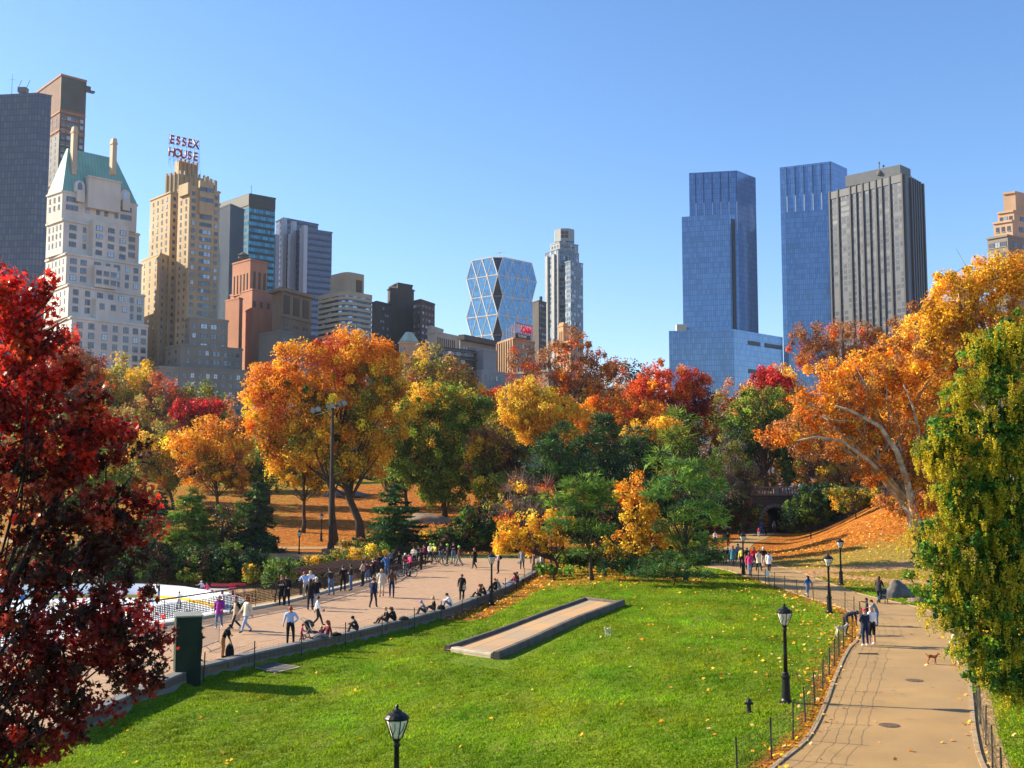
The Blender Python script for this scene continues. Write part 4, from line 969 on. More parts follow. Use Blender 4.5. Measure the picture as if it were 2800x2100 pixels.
# ---- 21 peach stepped building at the right edge
b = Bld('stepped_building', 'peach stepped apartment tower with shade painted grey on its lower part at the right edge of the skyline', PS, Y=430)
t = b.tier((2776, 522), (2743, 527), (2870, 545), zbpy=590); b.grid(t, 'L', 1, 9, 1.4, 3.2); b.grid(t, 'R', 1, 9, 1.4, 3.4, xs=[(.2, 7)])
t = b.tier((2772, 573), (2728, 580), (2900, 600), 427, zbpy=625); b.grid(t, 'L', 3, 3.6, 1.2, 2); b.grid(t, 'R', 4, 3.6, 3, 2)
t = b.tier((2768, 600), (2716, 608), (2900, 630), 425, zbpy=660); b.grid(t, 'L', 3, 3.6, 1.2, 2); b.grid(t, 'R', 4, 3.6, 3, 2)
t = b.tier((2755, 640), (2699, 650), (2900, 675), 421, mi=1); b.grid(t, 'L', 3, 4.2, 2.2, 2); b.grid(t, 'R', 6, 4.2, 2.4, 2)  # lowest tier gets the greyer brick to paint in the shade lying on it
b.fin([PS, TSG])
b = Bld('small_tower', 'small peach building peeping over the orange trees at right', PS, Y=520); t = b.tier((2640, 764), (2613, 768), (2668, 772)); t = b.tier((2622, 788), (2600, 792), (2650, 796), 515); b.fin()
# low filler roofs along the street, seen through gaps in the trees
FS = stone('street_stone', (0.22, 0.20, 0.17), (0.30, 0.27, 0.23))
for (n_, l_, r_, Y_, lab) in (((715, 1000), (690, 1003), (1100, 1020), 400, 'low grey street front glimpsed under the orange tree'), ((1500, 1010), (1380, 1020), (1640, 1025), 400, 'low grey street front glimpsed behind the bare brown tree')):
    b = Bld('street_building', lab, FS, Y=Y_); t = b.tier(n_, l_, r_); b.grid(t, 'R', 10, 3.6, 1.3, 1.9); b.fin(cap=30)
# ================================================================ TREES AND PLANTS
rng = np.random.default_rng(11)
O_ = (0.78, 0.25, 0.014); LO = (0.88, 0.40, 0.03); GO = (0.80, 0.46, 0.03); YE = (0.82, 0.52, 0.04); RE = (0.55, 0.045, 0.02); RO = (0.62, 0.11, 0.02)
DR = (0.20, 0.018, 0.016); CRM = (0.55, 0.025, 0.035); GN = (0.10, 0.17, 0.02); LG = (0.22, 0.30, 0.03); OL = (0.26, 0.23, 0.035); PN = (0.065, 0.145, 0.03)
LP = (0.17, 0.28, 0.03); DP = (0.022, 0.055, 0.022); BN = (0.26, 0.12, 0.05); DB_ = (0.11, 0.055, 0.03); BRK = (0.40, 0.17, 0.05); GY = (0.16, 0.13, 0.10)
def unit(v): return v / np.maximum(np.linalg.norm(v, axis=-1, keepdims=True), 1e-9)
def quads_mesh(name, V, col, k, m):
    """V (N,k,3) polygons, col (N,3)"""
    N = len(V); me = bpy.data.meshes.new(name); me.vertices.add(N * k); me.vertices.foreach_set('co', V.astype(np.float32).ravel())
    me.loops.add(N * k); me.loops.foreach_set('vertex_index', np.arange(N * k, dtype=np.int32)); me.polygons.add(N)
    me.polygons.foreach_set('loop_start', np.arange(0, N * k, k, dtype=np.int32)); me.update()
    a = me.color_attributes.new('col', 'FLOAT_COLOR', 'POINT'); c = np.concatenate([np.repeat(np.clip(col, 0, 1), k, 0), np.ones((N * k, 1))], 1)
    a.data.foreach_set('color', c.astype(np.float32).ravel()); me.materials.append(m); return me
def frames(out, jitter):
    n = unit(out + rng.normal(0, jitter, out.shape)); r = rng.normal(0, 1, out.shape); t = unit(np.cross(n, r)); b = np.cross(n, t); return n, t, b
TPL = {'leaf': np.array([(-.5, 0, 0), (0, -.33, .08), (.5, 0, 0), (0, .33, .08)]),
       'maple': np.array([(-.5, 0, 0), (-.18, -.16, .05), (-.12, -.5, 0), (.12, -.2, .05), (.5, -.18, 0), (.28, .05, .04), (.42, .38, 0), (.02, .22, .05), (-.22, .48, 0), (-.2, .14, .04)])}
def leaf_cloud(P, out, size, col, shape='leaf', jitter=0.8, stretch=1.0):
    n, t, b = frames(out, jitter); s = size[:, None, None]
    if shape == 'needle':
        d = unit(out + rng.normal(0, jitter * .6, out.shape)); sd = unit(np.cross(d, rng.normal(0, 1, d.shape)))
        V = np.stack([P - sd * (size * .11)[:, None], P + sd * (size * .11)[:, None], P + d * (size * stretch)[:, None] + sd * (size * .05)[:, None], P + d * (size * stretch)[:, None] - sd * (size * .05)[:, None]], 1); return V, 4
    T = TPL[shape]; V = P[:, None, :] + s * (T[None, :, 0:1] * t[:, None] + T[None, :, 1:2] * b[:, None] + T[None, :, 2:3] * n[:, None]); return V, len(T)
def pick(pal, n):
    w = np.array([p[0] for p in pal], float); w /= w.sum(); c = np.array([p[1] for p in pal]); return c[rng.choice(len(pal), n, p=w)]
def pal(*cs): return [(c if isinstance(c[0], (int, float)) and len(c) == 2 and not isinstance(c[1], (int, float)) else (1, c)) for c in cs]
def tree(name, label, Y, blobs, base, top, bot=None, mix=(0.45, 0.35), side=0.0, leaf=0.3, clump=1.1, dens=1.0, shape='leaf', group=None, cat='tree', trunk=0.28, limbs=16, bark=None, twigs=0, flat=1.0, dr=0.9, jit=0.8, fill=0.55, mat_=None, vj=0.28, droop=0.0, zb=None, lean=0.0, pxspace=True, seed=None):
    global rng
    rng = np.random.default_rng(seed if seed is not None else abs(hash_(label)) % 100000)
    bp = W(base, 1400, Y); bx = bp.x; bz = hz(bx, Y) if zb is None else zb
    root = empty(name, (bx, Y, bz - .1), label, cat, group); o = np.array(root.location)
    Cn, Rd = [], []
    for bl in blobs:
        c = W(bl[0], bl[1], Y + (bl[4] if len(bl) > 4 else 0)); k = (Y / F); Cn.append(tuple(c)); rx, rz = bl[2] * k, bl[3] * k; Rd.append((rx, (rx + rz) / 2 * dr, rz))
    Cn = np.array(Cn); Rd = np.array(Rd); area = (Rd[:, 0] * Rd[:, 2] + Rd[:, 1] * Rd[:, 2]) * 2 * math.pi
    nc = max(6, int(area.sum() / (math.pi * clump ** 2) * 1.15 * dens))
    bi = rng.choice(len(blobs), nc, p=area / area.sum()); d = unit(rng.normal(0, 1, (nc, 3))); rr = rng.random(nc) ** (1 - fill * .7) 
    rr = 0.35 + 0.62 * rr
    outl = rng.random(nc) < (.12 if dens > .6 else 0); rr = np.where(outl, rr * 1.15, rr)
    cc = Cn[bi] + d * Rd[bi] * rr[:, None]; cc += rng.normal(0, clump * .25, cc.shape)
    gz = bz + 0.8; cc[:, 2] = np.maximum(cc[:, 2], gz)
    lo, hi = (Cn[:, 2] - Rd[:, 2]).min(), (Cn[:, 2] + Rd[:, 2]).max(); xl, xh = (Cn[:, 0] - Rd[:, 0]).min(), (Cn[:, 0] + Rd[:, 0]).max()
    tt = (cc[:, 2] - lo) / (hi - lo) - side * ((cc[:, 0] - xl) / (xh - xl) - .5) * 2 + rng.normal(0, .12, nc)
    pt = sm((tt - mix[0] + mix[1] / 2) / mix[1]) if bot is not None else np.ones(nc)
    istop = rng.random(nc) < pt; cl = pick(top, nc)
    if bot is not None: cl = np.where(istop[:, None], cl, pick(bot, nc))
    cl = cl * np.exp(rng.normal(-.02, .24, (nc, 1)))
    npl = max(8, int(4 * math.pi * clump ** 2 / leaf ** 2 * 0.75)); crad = clump * rng.uniform(.6, 1.3, nc) * np.where(outl, .6, 1.0)
    ci = np.repeat(np.arange(nc), npl); N = len(ci); dd = unit(rng.normal(0, 1, (N, 3))); dd[:, 2] *= flat
    lr = rng.random(N) ** .45; P = cc[ci] + dd * (crad[ci] * lr)[:, None]; P[:, 2] -= droop * lr * crad[ci]
    P[:, 2] = np.maximum(P[:, 2], bz + .15)
    out = unit(dd + 0.35 * unit(cc[ci] - Cn[bi[ci]]) + np.array([0, 0, .25]))
    lc = cl[ci] * np.exp(rng.normal(0, vj, (N, 1))) * np.exp(rng.normal(0, .06, (N, 3)))
    V, k = leaf_cloud(P - o, out, leaf * rng.uniform(.7, 1.35, N), lc, shape, jit, 1.5)
    me = quads_mesh('crown', V, lc, k, mat_ or (NEEDLE if shape == 'needle' else LEAF)); co_ = bpy.data.objects.new('crown', me); C.objects.link(co_); co_.parent = root
    # trunk and limbs
    mb = MB(); cx = float(Cn[:, 0].mean()) + lean; top_z = lo + (hi - lo) * .55; H = top_z - bz
    bk = bark or BARK; r0 = trunk
    pts = []; nseg = 6
    for i in range(nseg + 1):
        t = i / nseg; pts.append(Vector((bx + (cx - bx) * t ** 1.5 + rng.normal(0, .06 * H * .15), Y + rng.normal(0, .1) * (i > 0), bz - .3 + (H + .3) * t)))
    mb.tube(pts, [r0 * 1.35] + [r0 * (1 - .62 * i / nseg) for i in range(1, nseg + 1)], 8)
    idx = rng.choice(nc, min(limbs, nc), replace=False)
    tips = []
    for j in idx:
        e = Vector(cc[j]); tz = min(max((e.z - bz) * rng.uniform(.25, .6), (lo - bz) * .7 + .3), H * .95) / H; f = tz * nseg; i0 = min(int(f), nseg - 1); s = pts[i0].lerp(pts[i0 + 1], f - i0)
        m1 = s.lerp(e, .35) + Vector((rng.normal(0, .3), rng.normal(0, .3), (e - s).length * .05)); m2 = s.lerp(e, .7) + Vector((rng.normal(0, .4), rng.normal(0, .4), (e - s).length * .12))
        rl = r0 * .34 * (1 - .5 * tz) * (1 if limbs < 50 else .75); mb.tube([s, m1, m2, e], [rl, rl * .7, rl * .42, rl * .15], 5, cap=False); tips.append((m1, m2, e, rl))
    for j in range(twigs):
        m1, m2, e, rl = tips[j % len(tips)]; s = [m1, m2, e][rng.integers(0, 3)]; L = clump * rng.uniform(1.0, 2.6); dv = Vector((rng.normal(0, .7), rng.normal(0, .7), rng.uniform(.1, 1.2))).normalized()
        q = s + dv * L * .5 + Vector((0, 0, .1 * L)); mb.tube([s, q, s + dv * L + Vector((0, 0, .25 * L))], [rl * .3 + .012, rl * .18 + .01, .008], 3, cap=False)
    mb.build('trunk', bk, root, smooth=True); return root
def hash_(s):
    h = 7
    for ch in s: h = (h * 31 + ord(ch)) & 0xffffff
    return h
def conifer(name, label, Y, base, toppy, halfw, cols, tiers=14, droop=.25, leaf=.4, group=None, zb=None, basepy=None, dens=1.8, power=.75, nb=11, cat='conifer tree', low=.06, trunk=.16, seed=1):
    global rng
    rng = np.random.default_rng(seed + 100)
    bp = W(base[0], base[1], Y); bz = hz(bp.x, Y) if zb is None else zb; tz = W(base[0], toppy, Y).z; H = tz - bz; Rm = halfw * Y / F
    root = empty(name, (bp.x, Y, bz - .05), label, cat, group); o = np.array(root.location); mb = MB(); mb.tube([Vector((bp.x, Y, bz - .2)), Vector((bp.x + .05, Y, bz + H * .5)), Vector((bp.x, Y, tz))], [trunk, trunk * .6, .02], 6)
    Ps, Ds, Cs = [], [], []
    for i in range(tiers):
        f = low + (1 - low) * (i / tiers) ** 1.05; z = bz + H * f; r = Rm * (1 - f) ** power * rng.uniform(.6, 1.2) + .25
        n = max(4, int(nb * (1 - f * .5)))
        for j in range(n):
            a = 2 * math.pi * (j + rng.uniform(-.35, .35)) / n + i * 1.7; L = r * rng.uniform(.5, 1.15); zj = rng.uniform(-.5, .5) * H / tiers; dv = np.array([math.cos(a), math.sin(a), 0.0])
            m_ = max(5, int(L / leaf * 7 * dens)); t = rng.random(m_) ** .7; s0 = np.array([bp.x, Y, z + zj])
            P = s0 + dv * (L * t)[:, None]; P[:, 2] += -droop * L * t + .12 * L * t * t * 1.5 + rng.normal(0, .05, m_)
            side = np.cross(dv, [0, 0, 1]); w_ = (1 - t * .6) * L * .28; P += side * (rng.normal(0, 1, m_) * w_)[:, None]
            Ps.append(P); Ds.append(np.tile(dv + np.array([0, 0, -.1]), (m_, 1)) + rng.normal(0, .35, (m_, 3))); c = cols[rng.integers(0, len(cols))]; Cs.append(np.tile(np.array(c), (m_, 1)) * math.exp(rng.normal(0, .2)))
            if L > 1.2: e = s0 + dv * L * .85 + np.array([0, 0, -droop * L * .75]); mb.tube([Vector(s0), Vector(e)], [.05, .012], 3, cap=False)
    P = np.concatenate(Ps); D = unit(np.concatenate(Ds)); c = np.concatenate(Cs) * np.exp(rng.normal(0, .22, (len(P), 1)))
    P[:, 2] = np.maximum(P[:, 2], bz + .05)
    V, k = leaf_cloud(P - o, D, leaf * rng.uniform(.7, 1.3, len(P)), c, 'needle', .5, 1.1)
    V2, _ = leaf_cloud(P - o, D, leaf * rng.uniform(.6, 1.1, len(P)), c, 'leaf', .9)
    me = quads_mesh('crown', np.concatenate([V, V2]), np.concatenate([c, c]), 4, NEEDLE); co_ = bpy.data.objects.new('crown', me); C.objects.link(co_); co_.parent = root
    mb.build('trunk', BARK, root, smooth=True); return root
GB_ = 'autumn trees between the park and the skyline'
# ---- far row, just in front of the street
far = [
 (120, 1060, 150, 130, (BRK, DB_), (GN, OL), 'dim brown green tree at far left behind the red tree'),
 (215, 990, 70, 85, (BRK, RO), (DB_, GN), 'rust brown tree top against the white brick hotel'),
 (330, 1060, 95, 100, (GO, OL), (GN, DP), 'dark green tree with bronze gold top left of the low grey wing'),
 (445, 1090, 65, 60, (RO, BRK), (BRK, DB_), 'small brick red tree below the grey wing of the sign hotel'),
 (548, 1090, 55, 55, (LG, OL), (OL, GN), 'lime green tree top below the tan hotel wing'),
 (640, 1160, 75, 60, (O_, BRK), (OL, DB_), 'orange brown tree left of the giant orange tree'),
 (1180, 1030, 115, 85, (GO, OL, BRK), (GN, OL), 'olive and bronze tree right behind the giant orange tree'),
 (1330, 1130, 80, 70, (RO, BRK), (BRK, DB_), 'reddish brown tree between the green maple and the yellow tree'),
 (1700, 1060, 95, 80, (DB_, OL, BRK), (DB_, GN), 'brownish olive tree behind the tall bare crown'),
 (2000, 1110, 60, 60, (BRK, OL), (OL, GN), 'small russet tree between the red tree and the green tree'),
 (2120, 1080, 95, 75, (LO, BRK), (OL, BRK), 'apricot tree with a scarlet tip left of the bare brown crown'),
 (2600, 1000, 260, 130, (GO, LO), (O_, BRK), 'wide dull gold tree behind the pale barked giant'),
]
for i, (cx, cy, rx, ry, tp, bt, lb) in enumerate(far):
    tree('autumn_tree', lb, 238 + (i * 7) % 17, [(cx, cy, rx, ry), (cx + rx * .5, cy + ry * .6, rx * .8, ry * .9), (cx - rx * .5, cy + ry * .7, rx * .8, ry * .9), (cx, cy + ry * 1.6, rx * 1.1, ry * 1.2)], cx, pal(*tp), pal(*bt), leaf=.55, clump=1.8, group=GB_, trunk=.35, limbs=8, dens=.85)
tree('scarlet_tree', 'scarlet tree top beside the blue glass podium', 215, [(2105, 1020, 42, 24), (2075, 1030, 25, 28), (2120, 1050, 70, 30)], 2110, pal(CRM, RE), leaf=.45, clump=1.2, group=GB_, limbs=10)
# infill wood far behind, deep shade between trunks
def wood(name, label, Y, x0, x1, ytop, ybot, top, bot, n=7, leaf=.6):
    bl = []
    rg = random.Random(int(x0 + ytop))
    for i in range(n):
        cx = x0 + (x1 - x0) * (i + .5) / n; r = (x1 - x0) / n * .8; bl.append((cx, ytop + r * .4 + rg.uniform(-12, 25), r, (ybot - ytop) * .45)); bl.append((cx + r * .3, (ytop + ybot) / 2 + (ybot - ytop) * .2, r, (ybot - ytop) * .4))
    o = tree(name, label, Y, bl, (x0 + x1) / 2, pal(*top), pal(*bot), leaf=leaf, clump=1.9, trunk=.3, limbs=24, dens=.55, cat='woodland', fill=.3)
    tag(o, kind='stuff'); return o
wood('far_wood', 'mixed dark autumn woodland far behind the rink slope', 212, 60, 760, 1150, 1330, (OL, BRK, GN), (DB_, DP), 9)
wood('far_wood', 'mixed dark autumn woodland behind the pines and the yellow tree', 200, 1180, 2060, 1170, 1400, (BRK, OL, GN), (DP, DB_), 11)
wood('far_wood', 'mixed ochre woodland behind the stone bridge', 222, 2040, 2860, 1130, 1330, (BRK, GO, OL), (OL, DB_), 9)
# ---- the mid wood, left to right
tree('autumn_tree', 'small crimson tree glowing left of centre below the grey hotel wing', 190, [(535, 1118, 58, 34), (500, 1130, 40, 35), (590, 1120, 35, 30), (540, 1165, 65, 40)], 540, pal(CRM, CRM, RE), pal(DR, DR, DB_), mix=(.5, .3), leaf=.4, clump=1.1, group=GB_)
tree('autumn_tree', 'bright orange tree left of the floodlight mast', 158, [(570, 1190, 55, 60), (520, 1230, 60, 55), (620, 1240, 70, 70), (545, 1290, 75, 50), (650, 1290, 45, 50)], 596, pal((3, LO), O_, GO), pal(OL, BRK, GO), mix=(.35, .4), leaf=.35, clump=1.0, group=GB_, limbs=26, twigs=60)
tree('autumn_tree', 'mustard yellow tree just right of the dark red tree', 165, [(420, 1220, 60, 55), (440, 1290, 70, 60), (385, 1250, 40, 60)], 476, pal(GO, OL, LO), pal(OL, GN, BRK), leaf=.35, clump=1.0, group=GB_, twigs=40)
tree('autumn_tree', 'dull brown leafless crowned tree behind the dark red tree', 175, [(400, 1150, 75, 70), (330, 1190, 70, 80)], 400, pal(DB_, BRK, OL), pal(DB_, GN), leaf=.35, clump=1.0, dens=.6, group=GB_, twigs=160, limbs=30)
tree('autumn_tree', 'yellow green drooping tree left of the mast behind the orange branches', 170, [(735, 1200, 48, 50), (720, 1260, 50, 50)], 735, pal(LG, OL), pal(OL, GN), leaf=.35, clump=.9, group=GB_)
tree('dark_shrub', 'dark round evergreen shrub standing on the leafy slope', 158, [(718, 1300, 45, 38), (745, 1315, 30, 25)], 722, pal(DP, GN), leaf=.3, clump=.7, group=None, cat='shrub')
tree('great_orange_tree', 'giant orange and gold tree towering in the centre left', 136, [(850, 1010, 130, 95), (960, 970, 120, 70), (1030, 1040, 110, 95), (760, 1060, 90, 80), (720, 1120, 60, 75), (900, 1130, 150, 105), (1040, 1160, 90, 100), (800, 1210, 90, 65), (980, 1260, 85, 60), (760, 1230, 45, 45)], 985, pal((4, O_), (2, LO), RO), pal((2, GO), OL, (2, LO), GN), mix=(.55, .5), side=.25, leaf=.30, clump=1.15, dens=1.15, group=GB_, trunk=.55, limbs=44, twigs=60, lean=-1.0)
tree('autumn_tree', 'gold tree with curved trunk standing on the orange slope left of the mast', 146, [(820, 1290, 60, 50), (780, 1270, 45, 40), (870, 1300, 50, 40), (850, 1240, 60, 40)], 832, pal(LO, GO, GO), pal(GO, OL), leaf=.3, clump=.9, group=GB_, trunk=.28)
tree('autumn_tree', 'thick trunked orange tree right behind the floodlight mast', 134, [(905, 1200, 80, 60), (940, 1260, 60, 45), (880, 1160, 70, 60)], 912, pal(GO, LO, O_), pal(OL, GO), leaf=.3, clump=1.0, group=GB_, trunk=.5)
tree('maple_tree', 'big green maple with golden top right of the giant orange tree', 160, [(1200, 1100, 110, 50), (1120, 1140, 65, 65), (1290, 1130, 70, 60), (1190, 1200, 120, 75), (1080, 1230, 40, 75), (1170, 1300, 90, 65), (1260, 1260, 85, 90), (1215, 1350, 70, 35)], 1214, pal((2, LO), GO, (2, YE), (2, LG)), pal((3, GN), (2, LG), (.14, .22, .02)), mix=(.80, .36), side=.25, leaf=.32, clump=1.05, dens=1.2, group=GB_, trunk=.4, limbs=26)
tree('autumn_tree', 'tall brown bare branched tree rising against the silver tower', 185, [(1560, 1000, 110, 75), (1480, 1060, 90, 80), (1640, 1040, 85, 75), (1560, 930, 55, 40), (1590, 1120, 130, 70), (1420, 1000, 50, 55)], 1545, pal((2, BRK), BN, (1, RO)), pal(O_, BRK), leaf=.32, clump=1.0, dens=.42, group=GB_, trunk=.45, limbs=70, twigs=520, vj=.3)
tree('autumn_tree', 'glowing yellow tree in front of the tall bare branched tree', 172, [(1440, 1090, 75, 55), (1400, 1130, 50, 50), (1500, 1130, 80, 60), (1450, 1170, 65, 45), (1570, 1160, 60, 50)], 1500, pal((3, YE), GO), pal(YE, LO, GO), leaf=.33, clump=1.0, dens=1.1, group=GB_, limbs=40, twigs=80)
tree('autumn_tree', 'deep orange tree between the yellow tree and the red tree', 178, [(1640, 1150, 90, 60), (1720, 1160, 70, 60), (1600, 1190, 60, 50), (1790, 1150, 60, 50)], 1680, pal((2, O_), RO, LO), pal(O_, BRK, GO), leaf=.33, clump=1.0, group=GB_, twigs=100, limbs=30)
tree('autumn_tree', 'large red orange dome shaped tree in front of the left blue skyscraper', 195, [(1830, 1050, 85, 60), (1760, 1090, 50, 60), (1900, 1080, 55, 65), (1840, 1120, 100, 60)], 1830, pal((2, RO), RE, (1, O_)), pal((1, RO), DR, DR), mix=(.45, .5), side=.3, leaf=.36, clump=1.05, dens=1.0, group=GB_, limbs=40, twigs=60)
tree('autumn_tree', 'small golden tree below the red dome tree', 160, [(1760, 1190, 60, 45), (1830, 1180, 45, 45)], 1780, pal(GO, LO), pal(GO, OL), leaf=.3, clump=.85, group=GB_, limbs=22, twigs=60)
tree('ivy_tree', 'green ivy clad tree behind the stone bridge', 185, [(2090, 1110, 90, 55), (2050, 1170, 80, 70), (2130, 1190, 60, 80), (2010, 1230, 60, 60)], 2095, pal(LG, GN, OL), pal(GN, DP, PN), leaf=.36, clump=1.05, dens=.9, group=GB_, trunk=.7, limbs=30, twigs=60)
tree('bare_tree', 'grey twiggy half bare tree left of the stone bridge', 150, [(1990, 1260, 70, 70), (1960, 1320, 60, 50), (2040, 1310, 50, 50)], 1985, pal(GY, OL, GN), pal(DP, GY, DB_), leaf=.22, clump=.8, dens=.5, group=GB_, limbs=50, twigs=420, bark=mat('grey_bark', (0.19, 0.16, 0.125), .9, .3, 4))
tree('ivy_tree', 'dark ivy covered trunk standing right behind the bridge parapet', 176, [(2155, 1270, 14, 70), (2160, 1200, 25, 45)], 2155, pal(GN, DP), leaf=.3, clump=.6, group=GB_, trunk=.45)
tree('bare_tree', 'wide rust brown leafless crown in front of the grey tower', 205, [(2230, 920, 95, 45), (2330, 915, 110, 50), (2440, 920, 90, 45), (2340, 990, 170, 60), (2200, 970, 60, 45)], 2320, pal((3, BRK), BN, RO), pal(BRK, O_), leaf=.36, clump=1.1, dens=.42, group=GB_, trunk=.5, limbs=80, twigs=620, bark=mat('brown_twig', (0.20, 0.12, 0.085), .9, .3, 4), vj=.3)
tree('autumn_tree', 'tawny tangle of fine branches right of the bridge', 172, [(2260, 1250, 110, 70), (2380, 1260, 90, 70), (2300, 1180, 120, 60), (2330, 1320, 100, 45)], 2330, pal(BRK, GO, (2, BRK)), pal(BRK, OL, DB_), leaf=.28, clump=1.0, dens=.7, group=GB_, limbs=50, twigs=420, bark=mat('tawny_twig', (0.42, 0.24, 0.11), .9, .3, 4), vj=.3)
PT_ = tree('plane_tree', 'giant orange plane tree with pale limbs on the right hill', 112, [(2230, 1090, 80, 85), (2330, 1050, 110, 90), (2450, 990, 110, 80), (2180, 1180, 75, 50), (2300, 1200, 110, 60), (2420, 1150, 130, 90), (2560, 1060, 120, 110), (2440, 1280, 110, 70), (2560, 1250, 110, 100), (2120, 1195, 45, 30), (2490, 1370, 90, 45)], 2512, pal((2, LO), (3, O_), BRK, (.62, .27, .04)), pal((.62, .27, .04), O_, BRK, BRK), mix=(.4, .6), leaf=.27, clump=.8, dens=.72, group=GB_, trunk=.7, limbs=40, twigs=260, bark=BARKP, lean=-4.5, fill=.75)
mb = MB()
for pl_, r0_ in (([(2512, 1440), (2496, 1390), (2478, 1310), (2450, 1230), (2405, 1165), (2330, 1125), (2285, 1110)], .62), ([(2480, 1320), (2500, 1250), (2512, 1180), (2496, 1110), (2470, 1050)], .40), ([(2490, 1385), (2430, 1310), (2370, 1255), (2300, 1205), (2230, 1195), (2180, 1205)], .40), ([(2440, 1215), (2400, 1130), (2370, 1060), (2340, 1000)], .26), ([(2405, 1165), (2350, 1150), (2290, 1150), (2250, 1135)], .22), ([(2500, 1250), (2560, 1190), (2620, 1150)], .26), ([(2370, 1255), (2340, 1215), (2290, 1180), (2265, 1160)], .18), ([(2496, 1110), (2540, 1040), (2560, 980)], .2), ([(2478, 1310), (2540, 1270), (2600, 1260)], .2)):
    n_ = len(pl_); r0_ *= .72; mb.tube([W(x, y, 112 - min(i_, 3) * .9 - .2 * i_) for i_, (x, y) in enumerate(pl_)], [r0_ * (1 - .8 * i_ / (n_ - 1)) for i_ in range(n_)], 7)
mb.build('limb', BARKP, PT_, smooth=True)
tree('plane_tree', 'golden orange plane tree filling the upper right corner of the wood', 92, [(2640, 800, 110, 75), (2740, 770, 90, 70), (2790, 730, 50, 40), (2590, 880, 100, 70), (2720, 900, 130, 90), (2560, 960, 80, 50), (2680, 1010, 110, 70), (2800, 980, 90, 100)], 2790, pal((3, GO), LO, LO), pal(O_, GO, BRK), leaf=.24, clump=.85, dens=1.3, group=GB_, trunk=.5, limbs=60, twigs=120, bark=BARKP, fill=.6)
GP = 'pines behind the lawn'
kw_d = dict(shape='needle', leaf=.40, clump=.8, flat=.55, limbs=20, group=GP, cat='pine tree', dens=1.3, jit=.7)
# ---- evergreens and shrubs behind the plaza and rink
GE = 'evergreens around the plaza and rink'
conifer('spruce', 'dark green spruce behind the pergola at the foot of the mast slope', 119, (1078, 1525), 1310, 105, [PN, DP, PN, (.04, .10, .05)], group=GE, zb=0.1, leaf=.42, seed=3, dens=1.2)
conifer('spruce', 'shaggy dark conifer left of the mast beyond the rink', 122, (700, 1560), 1310, 100, [DP, PN, (.06, .07, .04)], group=GE, zb=-2.2, leaf=.4, seed=4, droop=.5, tiers=18, nb=12)
conifer('spruce', 'loose light green conifer right of the dark red tree beyond the rink', 120, (520, 1570), 1330, 130, [PN, OL, GN, LP], group=GE, zb=-2.3, leaf=.42, seed=5, nb=12, dens=1.6, tiers=18)
conifer('spruce', 'tall shaded conifer hidden partly by the dark red tree', 124, (430, 1580), 1340, 110, [DP, DP, PN], group=GE, zb=-2.3, leaf=.42, seed=6, nb=12, tiers=18)
conifer('spruce', 'small pale green conifer at the edge of the rink bank', 117, (512, 1600), 1470, 55, [OL, LP, LG], group=GE, zb=-2.5, leaf=.35, seed=7)
tree('bare_tree', 'thin leafless tree with forked black trunk beyond the rink', 121, [(590, 1420, 60, 60), (640, 1400, 40, 45)], 596, pal(GN, DB_), leaf=.25, clump=.7, dens=.25, group=GB_, zb=-2.4, trunk=.2, limbs=26, twigs=150)
tree('bare_tree', 'low bare sapling in front of the orange slope left of the dark conifer', 128, [(650, 1430, 22, 28)], 650, pal(DB_), leaf=.2, clump=.5, dens=.2, group=GB_, trunk=.09, limbs=14, twigs=60)
def shrub(label, Y, blobs, base, cols, zb=None, leaf=.26, clump=.6, name='shrub', dens=1.1, **k): return tree(name, label, Y, blobs, base, pal(*cols), leaf=leaf, clump=clump, cat='shrub', limbs=8, trunk=.08, zb=zb, dens=dens, group='shrubs round the rink and plaza', **k)
shrub('dark green hedge bank at left beyond the rink behind the red tree', 112.5, [(200, 1545, 90, 50), (330, 1540, 90, 55), (80, 1545, 100, 55)], 250, (DP, DP, GN), zb=-2.5)
shrub('dark thicket beyond the rink right of the dark red tree', 112, [(440, 1550, 70, 50), (540, 1560, 60, 40)], 460, (DP, DB_, GN), zb=-2.5)
shrub('shadowy dark green thicket under the two shaggy conifers', 112.5, [(620, 1545, 60, 50), (690, 1550, 45, 45)], 640, (DP, GN, DP), zb=-2.5)
shrub('yellow green bush at the rink edge left of the glossy bush', 110, [(688, 1572, 22, 30), (705, 1590, 25, 18)], 695, (OL, LG, GO), zb=-2.6, leaf=.2, clump=.45)
shrub('glossy green laurel bush beside the pergola', 98, [(757, 1560, 38, 30), (735, 1580, 25, 22), (790, 1560, 25, 25)], 757, (GN, LP, (.16, .25, .12)), zb=-2.6, leaf=.2, clump=.45)
shrub('low olive bushes between the mast and the railing', 112, [(960, 1520, 60, 20), (1030, 1515, 50, 22), (890, 1530, 50, 14)], 970, (OL, GN, GO), zb=-.9, leaf=.22, clump=.5)
shrub('brownish thicket behind the cyclists', 126, [(1190, 1480, 60, 40), (1250, 1470, 50, 45), (1140, 1490, 40, 30)], 1200, (OL, BRK, GN), leaf=.25, clump=.6)
shrub('dark green thicket behind the far railing', 124, [(1310, 1460, 50, 55), (1250, 1500, 60, 30), (1380, 1490, 60, 35)], 1310, (DP, GN, DB_), leaf=.25, clump=.6)
shrub('dark evergreen mass between the two shaggy conifers beyond the rink', 125, [(610, 1480, 60, 50), (560, 1520, 60, 50), (660, 1530, 50, 40)], 610, (DP, GN, DP, OL), zb=-1.5, leaf=.3, clump=.7)
shrub('dark evergreen mass left of the loose green conifer', 127, [(440, 1480, 70, 60), (380, 1500, 60, 60), (330, 1470, 60, 60)], 400, (DP, DP, GN), zb=-1.5, leaf=.3, clump=.7)
